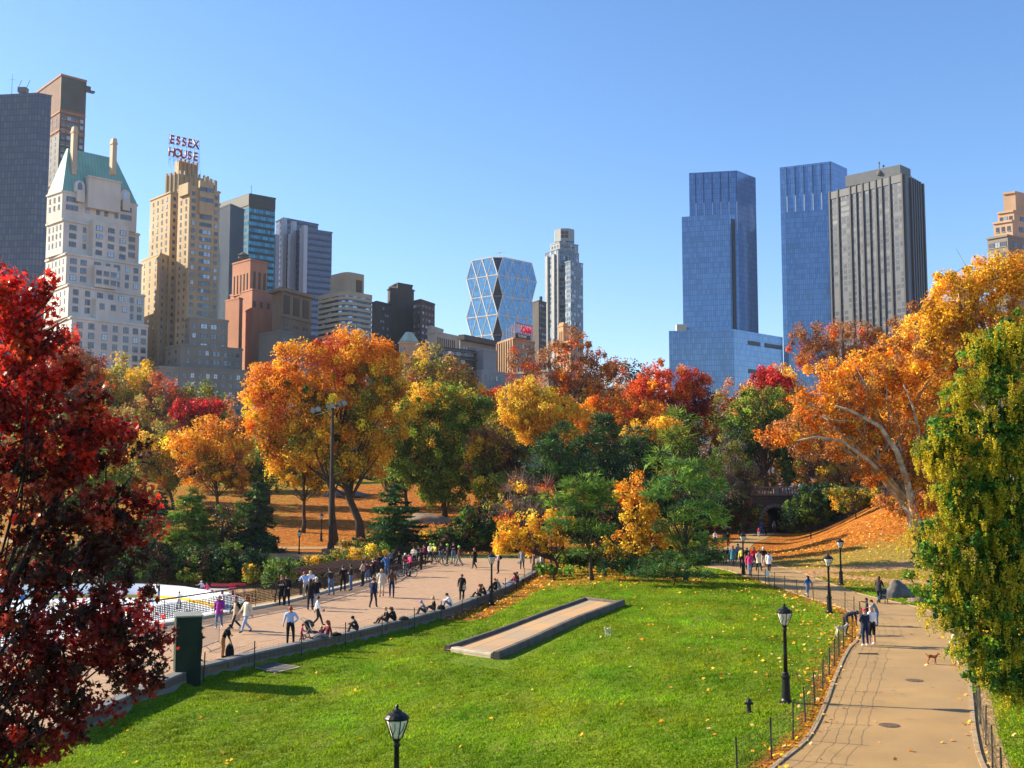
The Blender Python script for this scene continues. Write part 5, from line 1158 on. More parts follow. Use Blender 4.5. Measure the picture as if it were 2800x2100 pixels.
shrub('shadowed bank of bushes below the leafy slope at the rink end', 112, [(760, 1580, 70, 24), (840, 1575, 60, 22), (700, 1600, 60, 20), (600, 1598, 60, 24)], 760, (DP, GN, DP, OL), zb=-2.6, leaf=.24, clump=.55)
shrub('bronze bushes at the right foot of the mast slope', 123, [(1010, 1485, 50, 26), (1120, 1475, 55, 35), (960, 1500, 40, 16)], 1050, (BRK, GO, OL, GN), leaf=.24, clump=.5)
tree('autumn_tree', 'dark bronze tree filling the gap right of the giant orange tree', 168, [(1120, 1230, 60, 90), (1080, 1300, 50, 60)], 1110, pal(BRK, OL, GO), pal(GN, DB_, OL), leaf=.33, clump=1.0, group=GB_)
tree('autumn_tree', 'shaded russet tree behind the bright orange tree at left', 185, [(660, 1210, 60, 70), (680, 1290, 60, 50), (480, 1240, 60, 60)], 660, pal(BRK, DB_, O_), pal(DB_, GN), leaf=.36, clump=1.0, group=GB_, twigs=100)
tree('autumn_tree', 'low green gold tree at the back of the glade between trunks', 200, [(1060, 1290, 60, 40), (930, 1300, 60, 30), (820, 1300, 60, 35)], 1040, pal(GO, LG, OL), pal(GN, OL), leaf=.36, clump=.9, group=GB_)
tree('autumn_tree', 'olive tree low at the far left seen through the red leaves', 140, [(300, 1320, 90, 80), (200, 1350, 90, 90), (120, 1280, 90, 100)], 260, pal(GO, OL, LG), pal(GN, DP), leaf=.36, clump=1.0, group=GB_)
shrub('tall dark hedge of mixed bushes along the bank behind the ice rink', 113.5, [(420, 1520, 60, 55), (500, 1540, 60, 50), (580, 1545, 60, 50), (650, 1550, 50, 45), (720, 1560, 45, 40), (350, 1530, 60, 60), (250, 1530, 80, 60)], 560, (DP, GN, DP, DB_, (.05, .09, .02)), zb=-2.6, leaf=.26, clump=.6, dens=1.3)
shrub('dark rhododendrons along the far side of the pergola', 112.5, [(800, 1555, 50, 30), (870, 1550, 50, 26), (930, 1545, 40, 20)], 850, (DP, GN, OL, DP), zb=-2.6, leaf=.24, clump=.55, dens=1.3)
shrub('pale yellow bush low at the ice edge among the dark hedge', 110.5, [(520, 1580, 30, 24)], 520, (OL, LG), zb=-2.6, leaf=.2, clump=.4)
shrub('weeping pale green bush at the far left end of the hedge', 110.5, [(396, 1555, 26, 34)], 396, ((.12, .15, .07), GN), zb=-2.6, leaf=.22, clump=.4)
shrub('dense dark holly mass behind the rounded pine', 108, [(1440, 1420, 60, 70), (1520, 1400, 70, 60), (1600, 1420, 70, 60)], 1520, (DP, DP, GN), leaf=.27, clump=.65, dens=1.25)
shrub('dense dark yew mass behind the golden leaved tree', 106, [(1680, 1400, 60, 60), (1760, 1370, 60, 60), (1720, 1470, 70, 50)], 1700, (DP, (.03, .06, .02), DB_), leaf=.27, clump=.65, dens=1.25)
shrub('dense dark yew mass behind the largest pine', 108, [(1830, 1400, 60, 70), (1900, 1400, 60, 60), (1860, 1480, 70, 40)], 1860, (DP, GN, DP), leaf=.27, clump=.65, dens=1.25)
shrub('tall dark undergrowth behind the dogwood and the far railing', 116, [(1290, 1440, 50, 50), (1360, 1440, 50, 60), (1420, 1480, 60, 40), (1240, 1480, 50, 40)], 1340, (DP, DB_, GN), leaf=.27, clump=.65, dens=1.25)
shrub('gloomy thicket low on the slope left of the pines', 122, [(1420, 1370, 60, 50), (1340, 1400, 50, 40)], 1400, (DB_, DP, OL), leaf=.27, clump=.65, dens=1.25)
shrub('dark low bushes under the golden leaved tree', 95, [(1600, 1530, 50, 22), (1660, 1520, 50, 22), (1740, 1515, 50, 22), (1560, 1530, 40, 20)], 1640, (DP, GN, DP), leaf=.27, clump=.65, dens=1.25)
shrub('dark leafy mass shading the underpass from the right', 158, [(2190, 1400, 45, 45), (2230, 1360, 50, 45), (2270, 1380, 50, 45)], 2220, (DP, DP, GN), leaf=.27, clump=.65, dens=1.25)
shrub('dark leafy mass shading the underpass from the left', 157, [(2040, 1400, 40, 40), (2010, 1350, 45, 35), (1970, 1370, 50, 50)], 2020, (DP, DB_, GN), leaf=.27, clump=.65, dens=1.25)
tree('pine_tree', 'shadowed dark pine filling the gap behind the two bright pines', 126, [(1740, 1220, 60, 50), (1720, 1290, 80, 50), (1790, 1280, 60, 60), (1580, 1250, 50, 60), (1720, 1350, 80, 50)], 1730, pal(DP, PN, DP), **dict(kw_d))
tree('columnar_tree', 'bronze columnar tree cluster right of the green maple', 134, [(1320, 1215, 35, 50), (1370, 1220, 45, 55), (1300, 1270, 30, 60), (1400, 1270, 45, 60), (1350, 1290, 50, 60)], 1350, pal(BRK, GO, BN), pal(GN, OL, DB_), mix=(.55, .5), side=.3, leaf=.26, clump=.8, group=GB_, limbs=30, twigs=160)
tree('autumn_tree', 'yellow green slender tree behind the far railing', 128, [(1340, 1380, 32, 50), (1320, 1330, 28, 40), (1360, 1330, 30, 35), (1300, 1420, 35, 50)], 1335, pal(GO, OL, LG), pal(GN, OL, DP), mix=(.6, .5), leaf=.24, clump=.7, group=GB_, twigs=60)
kw = dict(shape='needle', leaf=.36, clump=.8, flat=.55, limbs=26, group=GP, cat='pine tree', dens=1.15, jit=.7)
tree('pine_tree', 'dark blue green pine behind left of the rounded pine', 118, [(1530, 1180, 38, 35), (1520, 1230, 60, 30), (1500, 1280, 70, 35), (1540, 1300, 60, 35)], 1535, pal(PN, PN, DP), **kw)
tree('pine_tree', 'dark pine in the middle behind the rounded pine', 116, [(1650, 1170, 38, 40), (1640, 1220, 60, 35), (1620, 1280, 75, 40), (1680, 1290, 60, 40)], 1645, pal(PN, DP, DP), **kw)
tree('pine_tree', 'tall slim green pine behind the bright right pine', 104, [(1860, 1150, 22, 35), (1850, 1200, 48, 28), (1830, 1250, 65, 30), (1880, 1290, 70, 35)], 1860, pal(PN, LP, OL), **kw)
kw['dens'] = 1.1; kw['leaf'] = .26; kw['clump'] = .46; kw['flat'] = .38; kw['dr'] = .8
tree('pine_tree', 'rounded bright green pine on a thin trunk at the end of the plaza', 85, [(1590, 1325, 70, 30), (1540, 1355, 55, 28), (1640, 1350, 55, 30), (1590, 1375, 80, 25), (1560, 1430, 80, 20), (1640, 1450, 60, 20), (1590, 1500, 55, 15)], 1615, pal(LP, LP, PN), zb=.35, trunk=.16, **kw)
tree('pine_tree', 'largest bright green pine with spreading tiers behind the lawn', 84, [(1870, 1270, 50, 25), (1850, 1320, 80, 25), (1800, 1345, 50, 20), (1930, 1330, 55, 25), (1880, 1390, 85, 25), (1930, 1420, 65, 20), (1840, 1440, 65, 20), (1900, 1480, 75, 18), (1870, 1530, 60, 14)], 1872, pal(LP, LP, PN, (.11, .26, .06)), zb=.35, trunk=.19, **kw)
tree('autumn_tree', 'golden leaved tree glowing between the two bright pines', 90, [(1720, 1340, 42, 50), (1750, 1390, 65, 50), (1780, 1440, 80, 45), (1730, 1480, 60, 35), (1850, 1470, 50, 35)], 1720, pal((2, O_), RO, LO), pal(YE, LO, YE), mix=(.72, .3), leaf=.22, clump=.6, dens=.8, group=GB_, trunk=.16, limbs=40, twigs=80, zb=.3)
tree('dogwood_tree', 'yellow and orange dogwood with bare purple twigs at the plaza end', 92, [(1400, 1465, 45, 38), (1365, 1490, 30, 25), (1440, 1430, 50, 35), (1500, 1470, 45, 40), (1530, 1420, 40, 30), (1460, 1500, 60, 25)], 1535, pal(LO, YE, O_), pal(YE, LO), mix=(.6, .4), leaf=.22, clump=.55, dens=.7, group=GB_, trunk=.15, limbs=44, twigs=60, zb=.2)
tree('bare_tree', 'purple grey twiggy shrub tree above the dogwood', 96, [(1450, 1350, 70, 50), (1400, 1390, 50, 40), (1500, 1380, 60, 40)], 1460, pal(RO, LO), leaf=.22, clump=.6, dens=.09, group=GB_, trunk=.14, limbs=60, twigs=620, bark=mat('purple_twig', (0.20, 0.12, 0.11), .9, .3, 4), zb=.1)
tree('autumn_tree', 'dark stemmed small tree with sparse gold leaves between pine trunks', 88, [(1650, 1500, 45, 30), (1700, 1520, 40, 20)], 1652, pal(YE, GO, GN), leaf=.2, clump=.5, dens=.5, group=GB_, trunk=.17, limbs=30, twigs=60, zb=.35)
for i, (lab, Y_, bl, bs) in enumerate([
   ('low spreading juniper left under the pines', 84, [(1700, 1545, 50, 14), (1745, 1555, 60, 14), (1660, 1550, 40, 14)], 1710),
   ('widest low juniper at the crest of the lawn', 80, [(1820, 1560, 70, 20), (1890, 1575, 60, 14), (1770, 1570, 50, 12), (1935, 1580, 40, 9)], 1840),
   ('dark juniper right of the big pine trunk', 92, [(1930, 1530, 55, 22), (1880, 1535, 60, 22), (1800, 1525, 60, 18)], 1920)]):
    tree('juniper', lab, Y_, bl, bs, pal(PN, DP, (.07, .15, .03)), shape='needle', leaf=.24, clump=.4, flat=.45, cat='shrub', group='junipers under the pines', trunk=.06, limbs=8, dens=1.5, zb=.3)
shrub('bright leafy plantain clump at the end of the low wall', 88, [(1500, 1560, 28, 16), (1540, 1565, 30, 14), (1480, 1550, 18, 12), (1520, 1580, 20, 10)], 1515, (LG, GN, (.2, .42, .05)), leaf=.32, clump=.4, zb=.0)
shrub('dark rhododendron mound in front of the stone bridge', 138, [(2210, 1390, 60, 45), (2170, 1420, 45, 35), (2260, 1370, 50, 35), (2240, 1350, 50, 25)], 2215, (DP, GN, DP), zb=0.3, leaf=.28, clump=.65)
shrub('olive bushes on the hill crest right of the bridge', 134, [(2320, 1370, 60, 28), (2380, 1360, 55, 25), (2300, 1345, 50, 20)], 2340, (OL, GN, GO), leaf=.26, clump=.6)
shrub('russet undergrowth beneath the giant plane tree', 122, [(2440, 1380, 60, 25), (2510, 1370, 60, 30), (2580, 1360, 60, 35)], 2500, (O_, BRK, OL, BRK), leaf=.24, clump=.6)
shrub('gold green undergrowth behind the plane tree trunk', 130, [(2560, 1290, 60, 50), (2640, 1300, 60, 60)], 2600, (GO, GN, LG), leaf=.26, clump=.7)
shrub('dark thicket left of the underpass arch', 140, [(1960, 1400, 50, 55), (2010, 1380, 45, 50), (2020, 1430, 25, 25), (1930, 1440, 40, 30)], 1975, (DP, DP, DB_), zb=.2, leaf=.28, clump=.65)
shrub('shaded bank of shrubs left of the path to the underpass', 118, [(1800, 1450, 60, 35), (1880, 1455, 50, 30), (1740, 1440, 60, 40), (1650, 1450, 70, 45), (1560, 1440, 60, 45)], 1760, (DP, GN, DB_), zb=.2, leaf=.28, clump=.65)
shrub('small leafy shrub on the right edge of the dirt strip', 84, [(2494, 1585, 24, 16)], 2494, (GN, LG), leaf=.2, clump=.4)
# ---- foreground right: feathery green tree with yellow seed tassels
Yf = 30
RT = [(2700, 1420, 100, 60), (2620, 1400, 60, 40), (2780, 1440, 80, 60), (2640, 1580, 80, 50), (2760, 1590, 80, 60), (2740, 1250, 90, 60), (2700, 960, 60, 50), (2780, 930, 70, 70), (2640, 1060, 50, 45), (2740, 1060, 90, 80), (2590, 1180, 60, 50), (2690, 1180, 100, 80), (2790, 1180, 60, 110), (2570, 1240, 45, 40), (2640, 1330, 90, 60), (2760, 1340, 90, 90), (2560, 1480, 65, 70), (2640, 1500, 90, 80), (2760, 1500, 90, 90), (2570, 1630, 60, 60), (2660, 1660, 90, 80), (2770, 1680, 90, 100), (2650, 1780, 50, 50), (2740, 1820, 90, 70), (2790, 1880, 50, 60)]
r_ = tree('tassel_tree', 'feathery green tree hung with yellow tassels at the right edge', Yf, RT, 2960, pal((2, (.075, .18, .018)), (.045, .13, .014), (.16, .24, .025)), leaf=.115, clump=.27, dens=1.1, shape='leaf', cat='tree', trunk=.11, limbs=46, twigs=60, fill=.6, flat=.8, droop=.3, zb=-.1, dr=.8, seed=5)
rng = np.random.default_rng(77)
Ps, Cs_ = [], []
for k in range(420):
    bl = RT[rng.integers(0, len(RT))]; kk = Yf / F; c = W(bl[0], bl[1], Yf); d = unit(rng.normal(0, 1, 3)); d[1] = -abs(d[1]) if rng.random() < .75 else d[1]; q0 = np.array(c) + d * np.array([bl[2], (bl[2] + bl[3]) * .4, bl[3]]) * kk * rng.uniform(.85, 1.15)
    cc_ = np.array([(0.58, 0.46, 0.03), (0.42, 0.40, 0.03), (0.66, 0.52, 0.04)][rng.integers(0, 3)])
    for _ in range(rng.integers(2, 7)):
        q = q0 + rng.normal(0, .17, 3) * np.array([1, 1, .6]); n_ = rng.integers(40, 80); L = rng.uniform(.22, .50); t = rng.random(n_); a = rng.random(n_) * 6.28; rad = (.02 + .055 * (1 - t)) * rng.uniform(.7, 1.4)
        Ps.append(q + np.stack([np.cos(a) * rad, np.sin(a) * rad, -t * L], 1)); Cs_.append(np.tile(cc_, (n_, 1)))
P = np.concatenate(Ps) - np.array(r_.location); c = np.concatenate(Cs_) * np.exp(rng.normal(0, .2, (len(P), 1)))
V, k = leaf_cloud(P, np.tile([0, -.5, -1.], (len(P), 1)), .05 * rng.uniform(.7, 1.3, len(P)), c, 'leaf', .8)
o = bpy.data.objects.new('seed_tassels', quads_mesh('seed_tassels', V, c, k, LEAF)); C.objects.link(o); o.parent = r_; tag(o, 'hanging yellow seed tassels', kind='stuff')
# ---- foreground left: dark red tree
Yr = 17.5
LT = [(-60, 780, 90, 90), (20, 760, 40, 50), (60, 850, 70, 70), (110, 800, 35, 50), (0, 950, 120, 90), (110, 930, 70, 60), (150, 1010, 70, 60), (60, 1080, 130, 90), (-60, 1150, 120, 150), (200, 1130, 70, 60), (255, 1080, 22, 50), (150, 1230, 120, 90), (290, 1210, 70, 75), (370, 1220, 30, 45), (230, 1330, 120, 80), (370, 1330, 50, 60), (60, 1350, 140, 110), (330, 1430, 80, 60), (200, 1480, 150, 70), (40, 1530, 150, 90), (300, 1560, 100, 60), (150, 1640, 150, 80), (340, 1670, 95, 60), (40, 1760, 160, 90), (230, 1770, 150, 75), (400, 1740, 60, 70), (350, 1850, 90, 55), (430, 1870, 40, 30), (150, 1880, 140, 60), (30, 1880, 90, 60), (240, 1920, 80, 40), (180, 1990, 60, 40), (100, 2010, 35, 45), (300, 1925, 35, 25), (40, 1990, 80, 60), (-20, 2040, 70, 60), (190, 2050, 50, 30), (110, 2080, 50, 30)]
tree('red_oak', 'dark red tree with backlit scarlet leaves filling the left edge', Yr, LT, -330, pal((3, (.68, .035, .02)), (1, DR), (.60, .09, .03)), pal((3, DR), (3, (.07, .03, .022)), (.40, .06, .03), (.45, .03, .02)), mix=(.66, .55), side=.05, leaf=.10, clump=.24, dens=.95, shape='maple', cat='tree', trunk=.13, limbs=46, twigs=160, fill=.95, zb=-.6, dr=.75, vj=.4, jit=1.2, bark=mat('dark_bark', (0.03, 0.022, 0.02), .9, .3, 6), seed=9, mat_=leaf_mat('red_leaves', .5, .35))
tree('red_oak', 'second dark red tree just beyond the left edge, shading the lawn', 31, [(-330, 1400, 190, 90), (-560, 1380, 190, 90), (-440, 1330, 180, 90), (-720, 1400, 120, 80)], -480, pal(DR, RE), pal(DR), leaf=.22, clump=.5, dens=.9, shape='maple', cat='tree', trunk=.2, zb=-.3, mat_=bpy.data.materials['red_leaves'])
# ---- grass tufts, fallen leaves
rng = np.random.default_rng(3)
def scatter(n, x0, x1, y0, y1, ok, bias=1.0):
    y = y0 + (y1 - y0) * rng.random(n) ** bias; half = (x1 - x0) / 2; x = x0 + (x1 - x0) * rng.random(n); k = ok(x, y); return x[k], y[k]
PATHPOLY = [(p.x, p.y) for p in pa] + [(p.x, p.y) for p in pb[::-1]]
SLAB = [tuple(G(x, y, 0)[:2]) for x, y in [(1214, 1782), (1368, 1806), (1712, 1655), (1596, 1642)]]
def onlawn(x, y): return ~inside(PLAZA, x, y) & ~inside(PATHPOLY, x, y) & ~inside(SLAB, x, y) & (hgt(x, y) > -1.4) & (np.abs(x) < y * .50 + 2)
x, y = scatter(700000, -18, 34, 27, 98, onlawn, 1.5)
l_, e_, d_ = masks(x, y); keep = (rng.random(len(x)) > l_ * .9) & (e_ < .4); x, y, d_ = x[keep], y[keep], d_[keep]
P = np.stack([x, y, hgt(x, y)], 1); N = len(P); a = rng.random(N) * 6.283; hgt_ = rng.uniform(.03, .075, N); sd = np.stack([np.cos(a), np.sin(a), 0 * a], 1) * (.014 + .009 * (y / 40))[:, None]; tip = P + np.stack([rng.normal(0, .035, N), rng.normal(0, .035, N), hgt_], 1)
V = np.stack([P - sd, P + sd, tip], 1)
wr = np.random.default_rng(8)
def wave(x, y, k, n=14):
    o = 0
    for _ in range(n): a = wr.random() * 6.283; f = k * wr.uniform(.6, 1.7); o = o + np.sin((x * math.cos(a) + y * math.sin(a) * .8) * f + wr.random() * 6.283)
    return o / math.sqrt(n)
mot = np.exp(.09 * wave(x, y, 7.0) + .14 * wave(x, y, 2.2) + .12 * wave(x, y, .45)); V[:, 2, 2] += .035 * np.clip(wave(x, y, 6.0), -1, 2)
nzv = np.sin(x * .8 + np.sin(y * .7)) * .5 + np.sin(y * .9 + x * .3) * .5
g = np.where(rng.random((N, 1)) < .5, np.array([[.145, .25, .008]]), np.array([[.23, .33, .011]])) * (1 + .22 * nzv[:, None]) * mot[:, None] * np.stack([1 + .16 * wave(x, y, 1.1), np.ones(len(x)), np.ones(len(x))], 1) * np.exp(rng.normal(0, .22, (N, 1))); g = np.where((rng.random(N) < d_ * .7)[:, None], np.array([[.36, .27, .06]]), g)
o = bpy.data.objects.new('grass', quads_mesh('grass', V, g, 3, GRASSM)); C.objects.link(o); tag(o, 'short green grass covering the lawn', 'grass', kind='stuff')
x, y = scatter(60000, -20, 42, 27, 125, lambda x, y: (np.abs(x) < y * .5 + 2) & (hgt(x, y) > -1.4) & ~inside(PLAZA, x, y) & ~inside(SLAB, x, y), 1.25)
l_, e_, d_ = masks(x, y); onp = inside(PATHPOLY, x, y); dl = dseg(ppl, x, y); drt = dseg(ppr, x, y)
pr0 = np.where(onp, .012 + .3 * np.exp(-(dl / .35) ** 2) + .2 * np.exp(-(drt / .3) ** 2), .016 + .95 * l_ ** 1.3 + .09 * sm((x - 2) / 14) * (.4 + .6 * (np.sin(x * .9 + np.sin(y * .6) * 2) > 0))); keep = rng.random(len(x)) < pr0
x, y = x[keep], y[keep]; N = len(x); P = np.stack([x, y, hgt(x, y) + .05 + .03 * rng.random(N)], 1)
c = pick(pal(LO, O_, GO, BRK, LO, (.80, .50, .20)), N) * np.exp(rng.normal(0, .2, (N, 1)))
V, k = leaf_cloud(P, np.tile([0., 0., 1.], (N, 1)), rng.uniform(.08, .17, N) * (1 + y / 160), c, 'maple', .45)
o = bpy.data.objects.new('fallen_leaves', quads_mesh('fallen_leaves', V, c, k, LITTER)); C.objects.link(o); tag(o, 'scattered orange fallen leaves on lawn and path edges', 'fallen leaves', kind='stuff')
# ================================================================ OBJECTS
def ngon_boundary(): pass
GLASSL = mat('lamp_glass', (0.75, 0.72, 0.62), 0.25, 0.1, 6)
def make_lamp():
    r = empty('street_lamp', (0, 0, 0))
    mb = MB(); mb.lathe((0, 0, 0), [(.25, -.3), (.25, .06), (.20, .10), (.165, .16), (.15, .5), (.135, .85), (.17, .90), (.17, .95), (.11, 1.0), (.12, 1.05), (.08, 1.1)], 14); mb.build('base', BLACK, r, smooth=False)
    mb = MB(); mb.lathe((0, 0, 0), [(.078, 1.08), (.07, 1.8), (.06, 2.55), (.085, 2.58), (.085, 2.62), (.06, 2.66), (.09, 2.72), (.12, 2.76)], 12); mb.build('pole', BLACK, r, smooth=True)
    mb = MB(); mb.lathe((0, 0, 0), [(.11, 2.77), (.14, 2.86), (.20, 3.02), (.235, 3.14), (.24, 3.2)], 14); mb.build('globe', GLASSL, r, smooth=True)
    mb = MB()
    for k in range(6):
        a = k * math.pi / 3 + .3; c, s = math.cos(a), math.sin(a); mb.tube([Vector((c * q, s * q, z)) for q, z in ((.125, 2.76), (.155, 2.86), (.22, 3.02), (.262, 3.15), (.268, 3.22))], .014, 4)
        c2, s2 = math.cos(a + math.pi / 6), math.sin(a + math.pi / 6); mb.tube([Vector((c * .15, s * .15, 2.85)), Vector((c2 * .205, s2 * .205, 3.0)), Vector((c2 * .25, s2 * .25, 3.14))], .009, 4)
    mb.build('lantern_cage', BLACK, r)
    mb = MB(); mb.lathe((0, 0, 0), [(.285, 3.20), (.30, 3.235), (.28, 3.26), (.235, 3.31), (.17, 3.345), (.13, 3.36), (.12, 3.40), (.06, 3.43), (.03, 3.46), (.045, 3.50), (.01, 3.55)], 14); mb.build('cap', BLACK, r, smooth=False)
    return r
lamp0 = make_lamp(); GLAMP = 'old fashioned black park lamps'; used = False
def place(proto, p, label, cat, group=None, rz=0, sc_=1.0):
    global used
    o = proto if not proto.get('used') else copy_tree(proto); 
    proto['used'] = 1; 
    if 'used' in o.keys() and o is not proto: del o['used']
    o.location = p; o.rotation_euler.z = rz; o.scale = (sc_,) * 3; return tag(o, label, cat, group)
pf = W(1085, 2000, 26.5)
for p, lb in ((Vector((pf.x, 26.5, hz(pf.x, 26.5))), 'black park lamp in the foreground, cut by the bottom edge'),
              (GT(2150, 1922), 'tall black park lamp on the lawn beside the fire hydrant'), (GT(2268, 1676), 'black park lamp at the bend of the path above the bending man'),
              (GT(2300, 1600), 'black park lamp on the tan grass right of the path'), (GT(2033, 1574), 'black park lamp in front of the crowd on the path'),
              (GT(1344, 1655), 'black park lamp by the low granite wall among seated people'), (GT(878, 1480), 'small distant park lamp on the leafy slope by the floodlight mast'),
              (Vector((W(818, 1500, 119).x, 119, -.9)), 'small distant park lamp in shade left of the pergola'), (GT(646, 1478), 'small dim park lamp beyond the rink near the thin bare tree')):
    place(lamp0, p, lb, 'street lamp', GLAMP, rz=p.x * 1.3)
# floodlight mast
p = Vector((W(904, 1515, 119).x, 119, hz(W(904, 1515, 119).x, 119))); zt = W(904, 1108, 119).z
fm = empty('floodlight_mast', p, 'tall dark floodlight mast standing before the giant orange tree', 'floodlight mast')
MST = mat('mast_brown', (0.035, 0.022, 0.017), .5, .15, 2)
mb = MB(); mb.tube([p, p + Vector((0, 0, 1.2)), Vector((p.x, p.y, p.z + 1.21)), Vector((p.x, p.y, zt))], [.45, .33, .26, .15], 10); mb.build('mast', MST, fm, smooth=False)
mb = MB(); mb.box((p.x, p.y, p.z + .15), (1.7, 1.5, .8)); mb.build('footing', mat('brown_footing', (0.22, 0.12, 0.08), .9, .2), fm)
a, b_ = W(856, 1124, 119), W(944, 1104, 119); a2, b2 = W(862, 1136, 121), W(930, 1112, 117)
mb = MB(); mb.tube([a, b_], .08, 5); mb.tube([a2, Vector((p.x, p.y, zt - .6)), b2], .06, 5); mb.tube([Vector((p.x, p.y, zt - 1.6)), a.lerp(b_, .3)], .05, 4); mb.tube([Vector((p.x, p.y, zt - 1.6)), a.lerp(b_, .75)], .05, 4); mb.build('crossbar', MST, fm)
ALU = mat('lamp_housing', (0.10, 0.105, 0.11), .35, .1, metal=.6); LENS = mat('lamp_lens', (0.22, 0.27, 0.30), .15, .05)
for t, dy in ((0, 0), (.18, .3), (.5, 0), (.62, .5), (.82, 0), (1.0, .2)):
    q = a.lerp(b_, t) + Vector((0, -dy, .15)); mb = MB(); d = Vector((rng.uniform(-.3, .3), -.8, -.55)).normalized(); sd = d.cross(Vector((0, 0, 1))).normalized(); up = sd.cross(d)
    rings = [(.10, -.3), (.22, -.18), (.33, .1), (.35, .15)]; vs = []; n = 10
    for r_0, l in rings:
        for j in range(n): an = 2 * math.pi * j / n; vs.append(q + d * l + (sd * math.cos(an) + up * math.sin(an)) * r_0)
    fs = [(i * n + j, i * n + (j + 1) % n, (i + 1) * n + (j + 1) % n, (i + 1) * n + j) for i in range(3) for j in range(n)]; mb.add(vs, fs + [tuple(range(n))[::-1]]); o = mb.build('floodlight', ALU, fm)
    mb = MB(); mb.add([q + d * .17 + (sd * math.cos(6.283 * j / n) + up * math.sin(6.283 * j / n)) * .32 for j in range(n)], [tuple(range(n))]); oo = mb.build('lens', LENS, fm)
# stone bridge
BRG = stone('bridge_stone', (0.085, 0.055, 0.042), (0.14, 0.09, 0.065), course=.45); BRT = mat('bridge_trim', (0.20, 0.155, 0.12), .85, .2)
x0, x1, yb = 26.5, 60.0, 163.0; cx = W(2120, 1450, 163).x; hw, sp_ = 1.75, 2.1
br = empty('stone_bridge', (cx, yb, 0), 'shady brown stone bridge with arched underpass at the end of the path', 'bridge')
arch = [(cx - hw, -.4)] + [(cx - hw * math.cos(t), sp_ + hw * math.sin(t)) for t in [i * math.pi / 12 for i in range(13)]] + [(cx + hw, -.4)]
mb = MB(); outl = [(x0, -.4)] + arch + [(x1, -.4), (x1, 5.6), (x0, 5.6)]; n = len(outl)
mb.add([(x, yb, z) for x, z in outl], [tuple(range(n))]); mb.add([(x, yb + 12, z) for x, z in outl], [tuple(range(n))[::-1]])
k = len(arch); vs = [(x, yb, z) for x, z in arch] + [(x, yb + 12, z) for x, z in arch]; mb.add(vs, [(i, i + 1, k + i + 1, k + i) for i in range(k - 1)])
mb.quad((x0, yb, -.4), (x0, yb, 5.6), (x0, yb + 12, 5.6), (x0, yb + 12, -.4)); mb.quad((x1, yb, -.4), (x1, yb + 12, -.4), (x1, yb + 12, 5.6), (x1, yb, 5.6)); mb.quad((x0, yb, 5.6), (x1, yb, 5.6), (x1, yb + 12, 5.6), (x0, yb + 12, 5.6))
mb.build('arch_wall', BRG, br)
mb = MB()
for i in range(13):
    t0_, t1_ = math.pi * i / 13 + .02, math.pi * (i + 1) / 13 - .02; r0_, r1_ = hw + .02, hw + .55
    f = [(cx - r0_ * math.cos(t0_), sp_ + r0_ * math.sin(t0_)), (cx - r1_ * math.cos(t0_), sp_ + r1_ * math.sin(t0_)), (cx - r1_ * math.cos(t1_), sp_ + r1_ * math.sin(t1_)), (cx - r0_ * math.cos(t1_), sp_ + r0_ * math.sin(t1_))]
    mb.add([(x, yb - .12, z) for x, z in f] + [(x, yb + .1, z) for x, z in f], [(0, 1, 2, 3), (0, 4, 5, 1), (1, 5, 6, 2), (2, 6, 7, 3), (3, 7, 4, 0)])
mb.build('arch_ring', BRT, br)
mb = MB(); mb.box(((x0 + x1) / 2, yb + .1, 5.75), (x1 - x0 + .4, .9, .3)); mb.box(((x0 + x1) / 2, yb + .15, 6.75), (x1 - x0 + .3, .6, .2)); 
for i in range(int((x1 - x0) / .45)): mb.box((x0 + .3 + i * .45, yb + .15, 6.28), (.2, .22, .76))
for i in range(9): mb.box((x0 + .2 + i * (x1 - x0) / 8.1, yb + .15, 6.3), (.7, .7, .95))
mb.build('parapet', BRT, br)
mb = MB(); mb.box(((x0 + x1) / 2, yb + 6.4, 5.68), (x1 - x0, 11.0, .15)); mb.build('road_deck', ASPH, br)
# utility box
c = G(478, 1868, -.32); th = R(20); eR = Vector((math.cos(th), math.sin(th), 0)); eL = Vector((-eR.y, eR.x, 0)); wR, wL = 1.02, 1.5
GRB = mat('green_paint', (0.008, 0.02, 0.011), .8, .2, 1.0, col2=(0.014, 0.034, 0.02))
kb = empty('utility_box', c, 'tall dark green metal utility box half hidden by the red tree', 'utility box')
ctr = c + eR * wR / 2 + eL * wL / 2; zt = 2.32
mb = MB(); mb.box((ctr.x, ctr.y, (zt - .5) / 2), (wR, wL, zt + .5), th); mb.build('body', GRB, kb)
mb = MB(); mb.box((ctr.x, ctr.y, zt + .03), (wR + .1, wL + .1, .06), th); mb.build('roof', mat('box_roof', (0.22, 0.23, 0.20), .6, .2), kb)
q = ctr - eL * (wL / 2 + .012)
mb = MB(); mb.box((q.x, q.y, 1.0), (wR * .86, .03, 2.2), th); dd_ = mb.build('door', GRB, kb); mb = MB(); q2 = q + eR * .3 - eL * .03; mb.box((q2.x, q2.y, 1.0), (.03, .04, .18), th); mb.build('handle', BLACK, dd_)
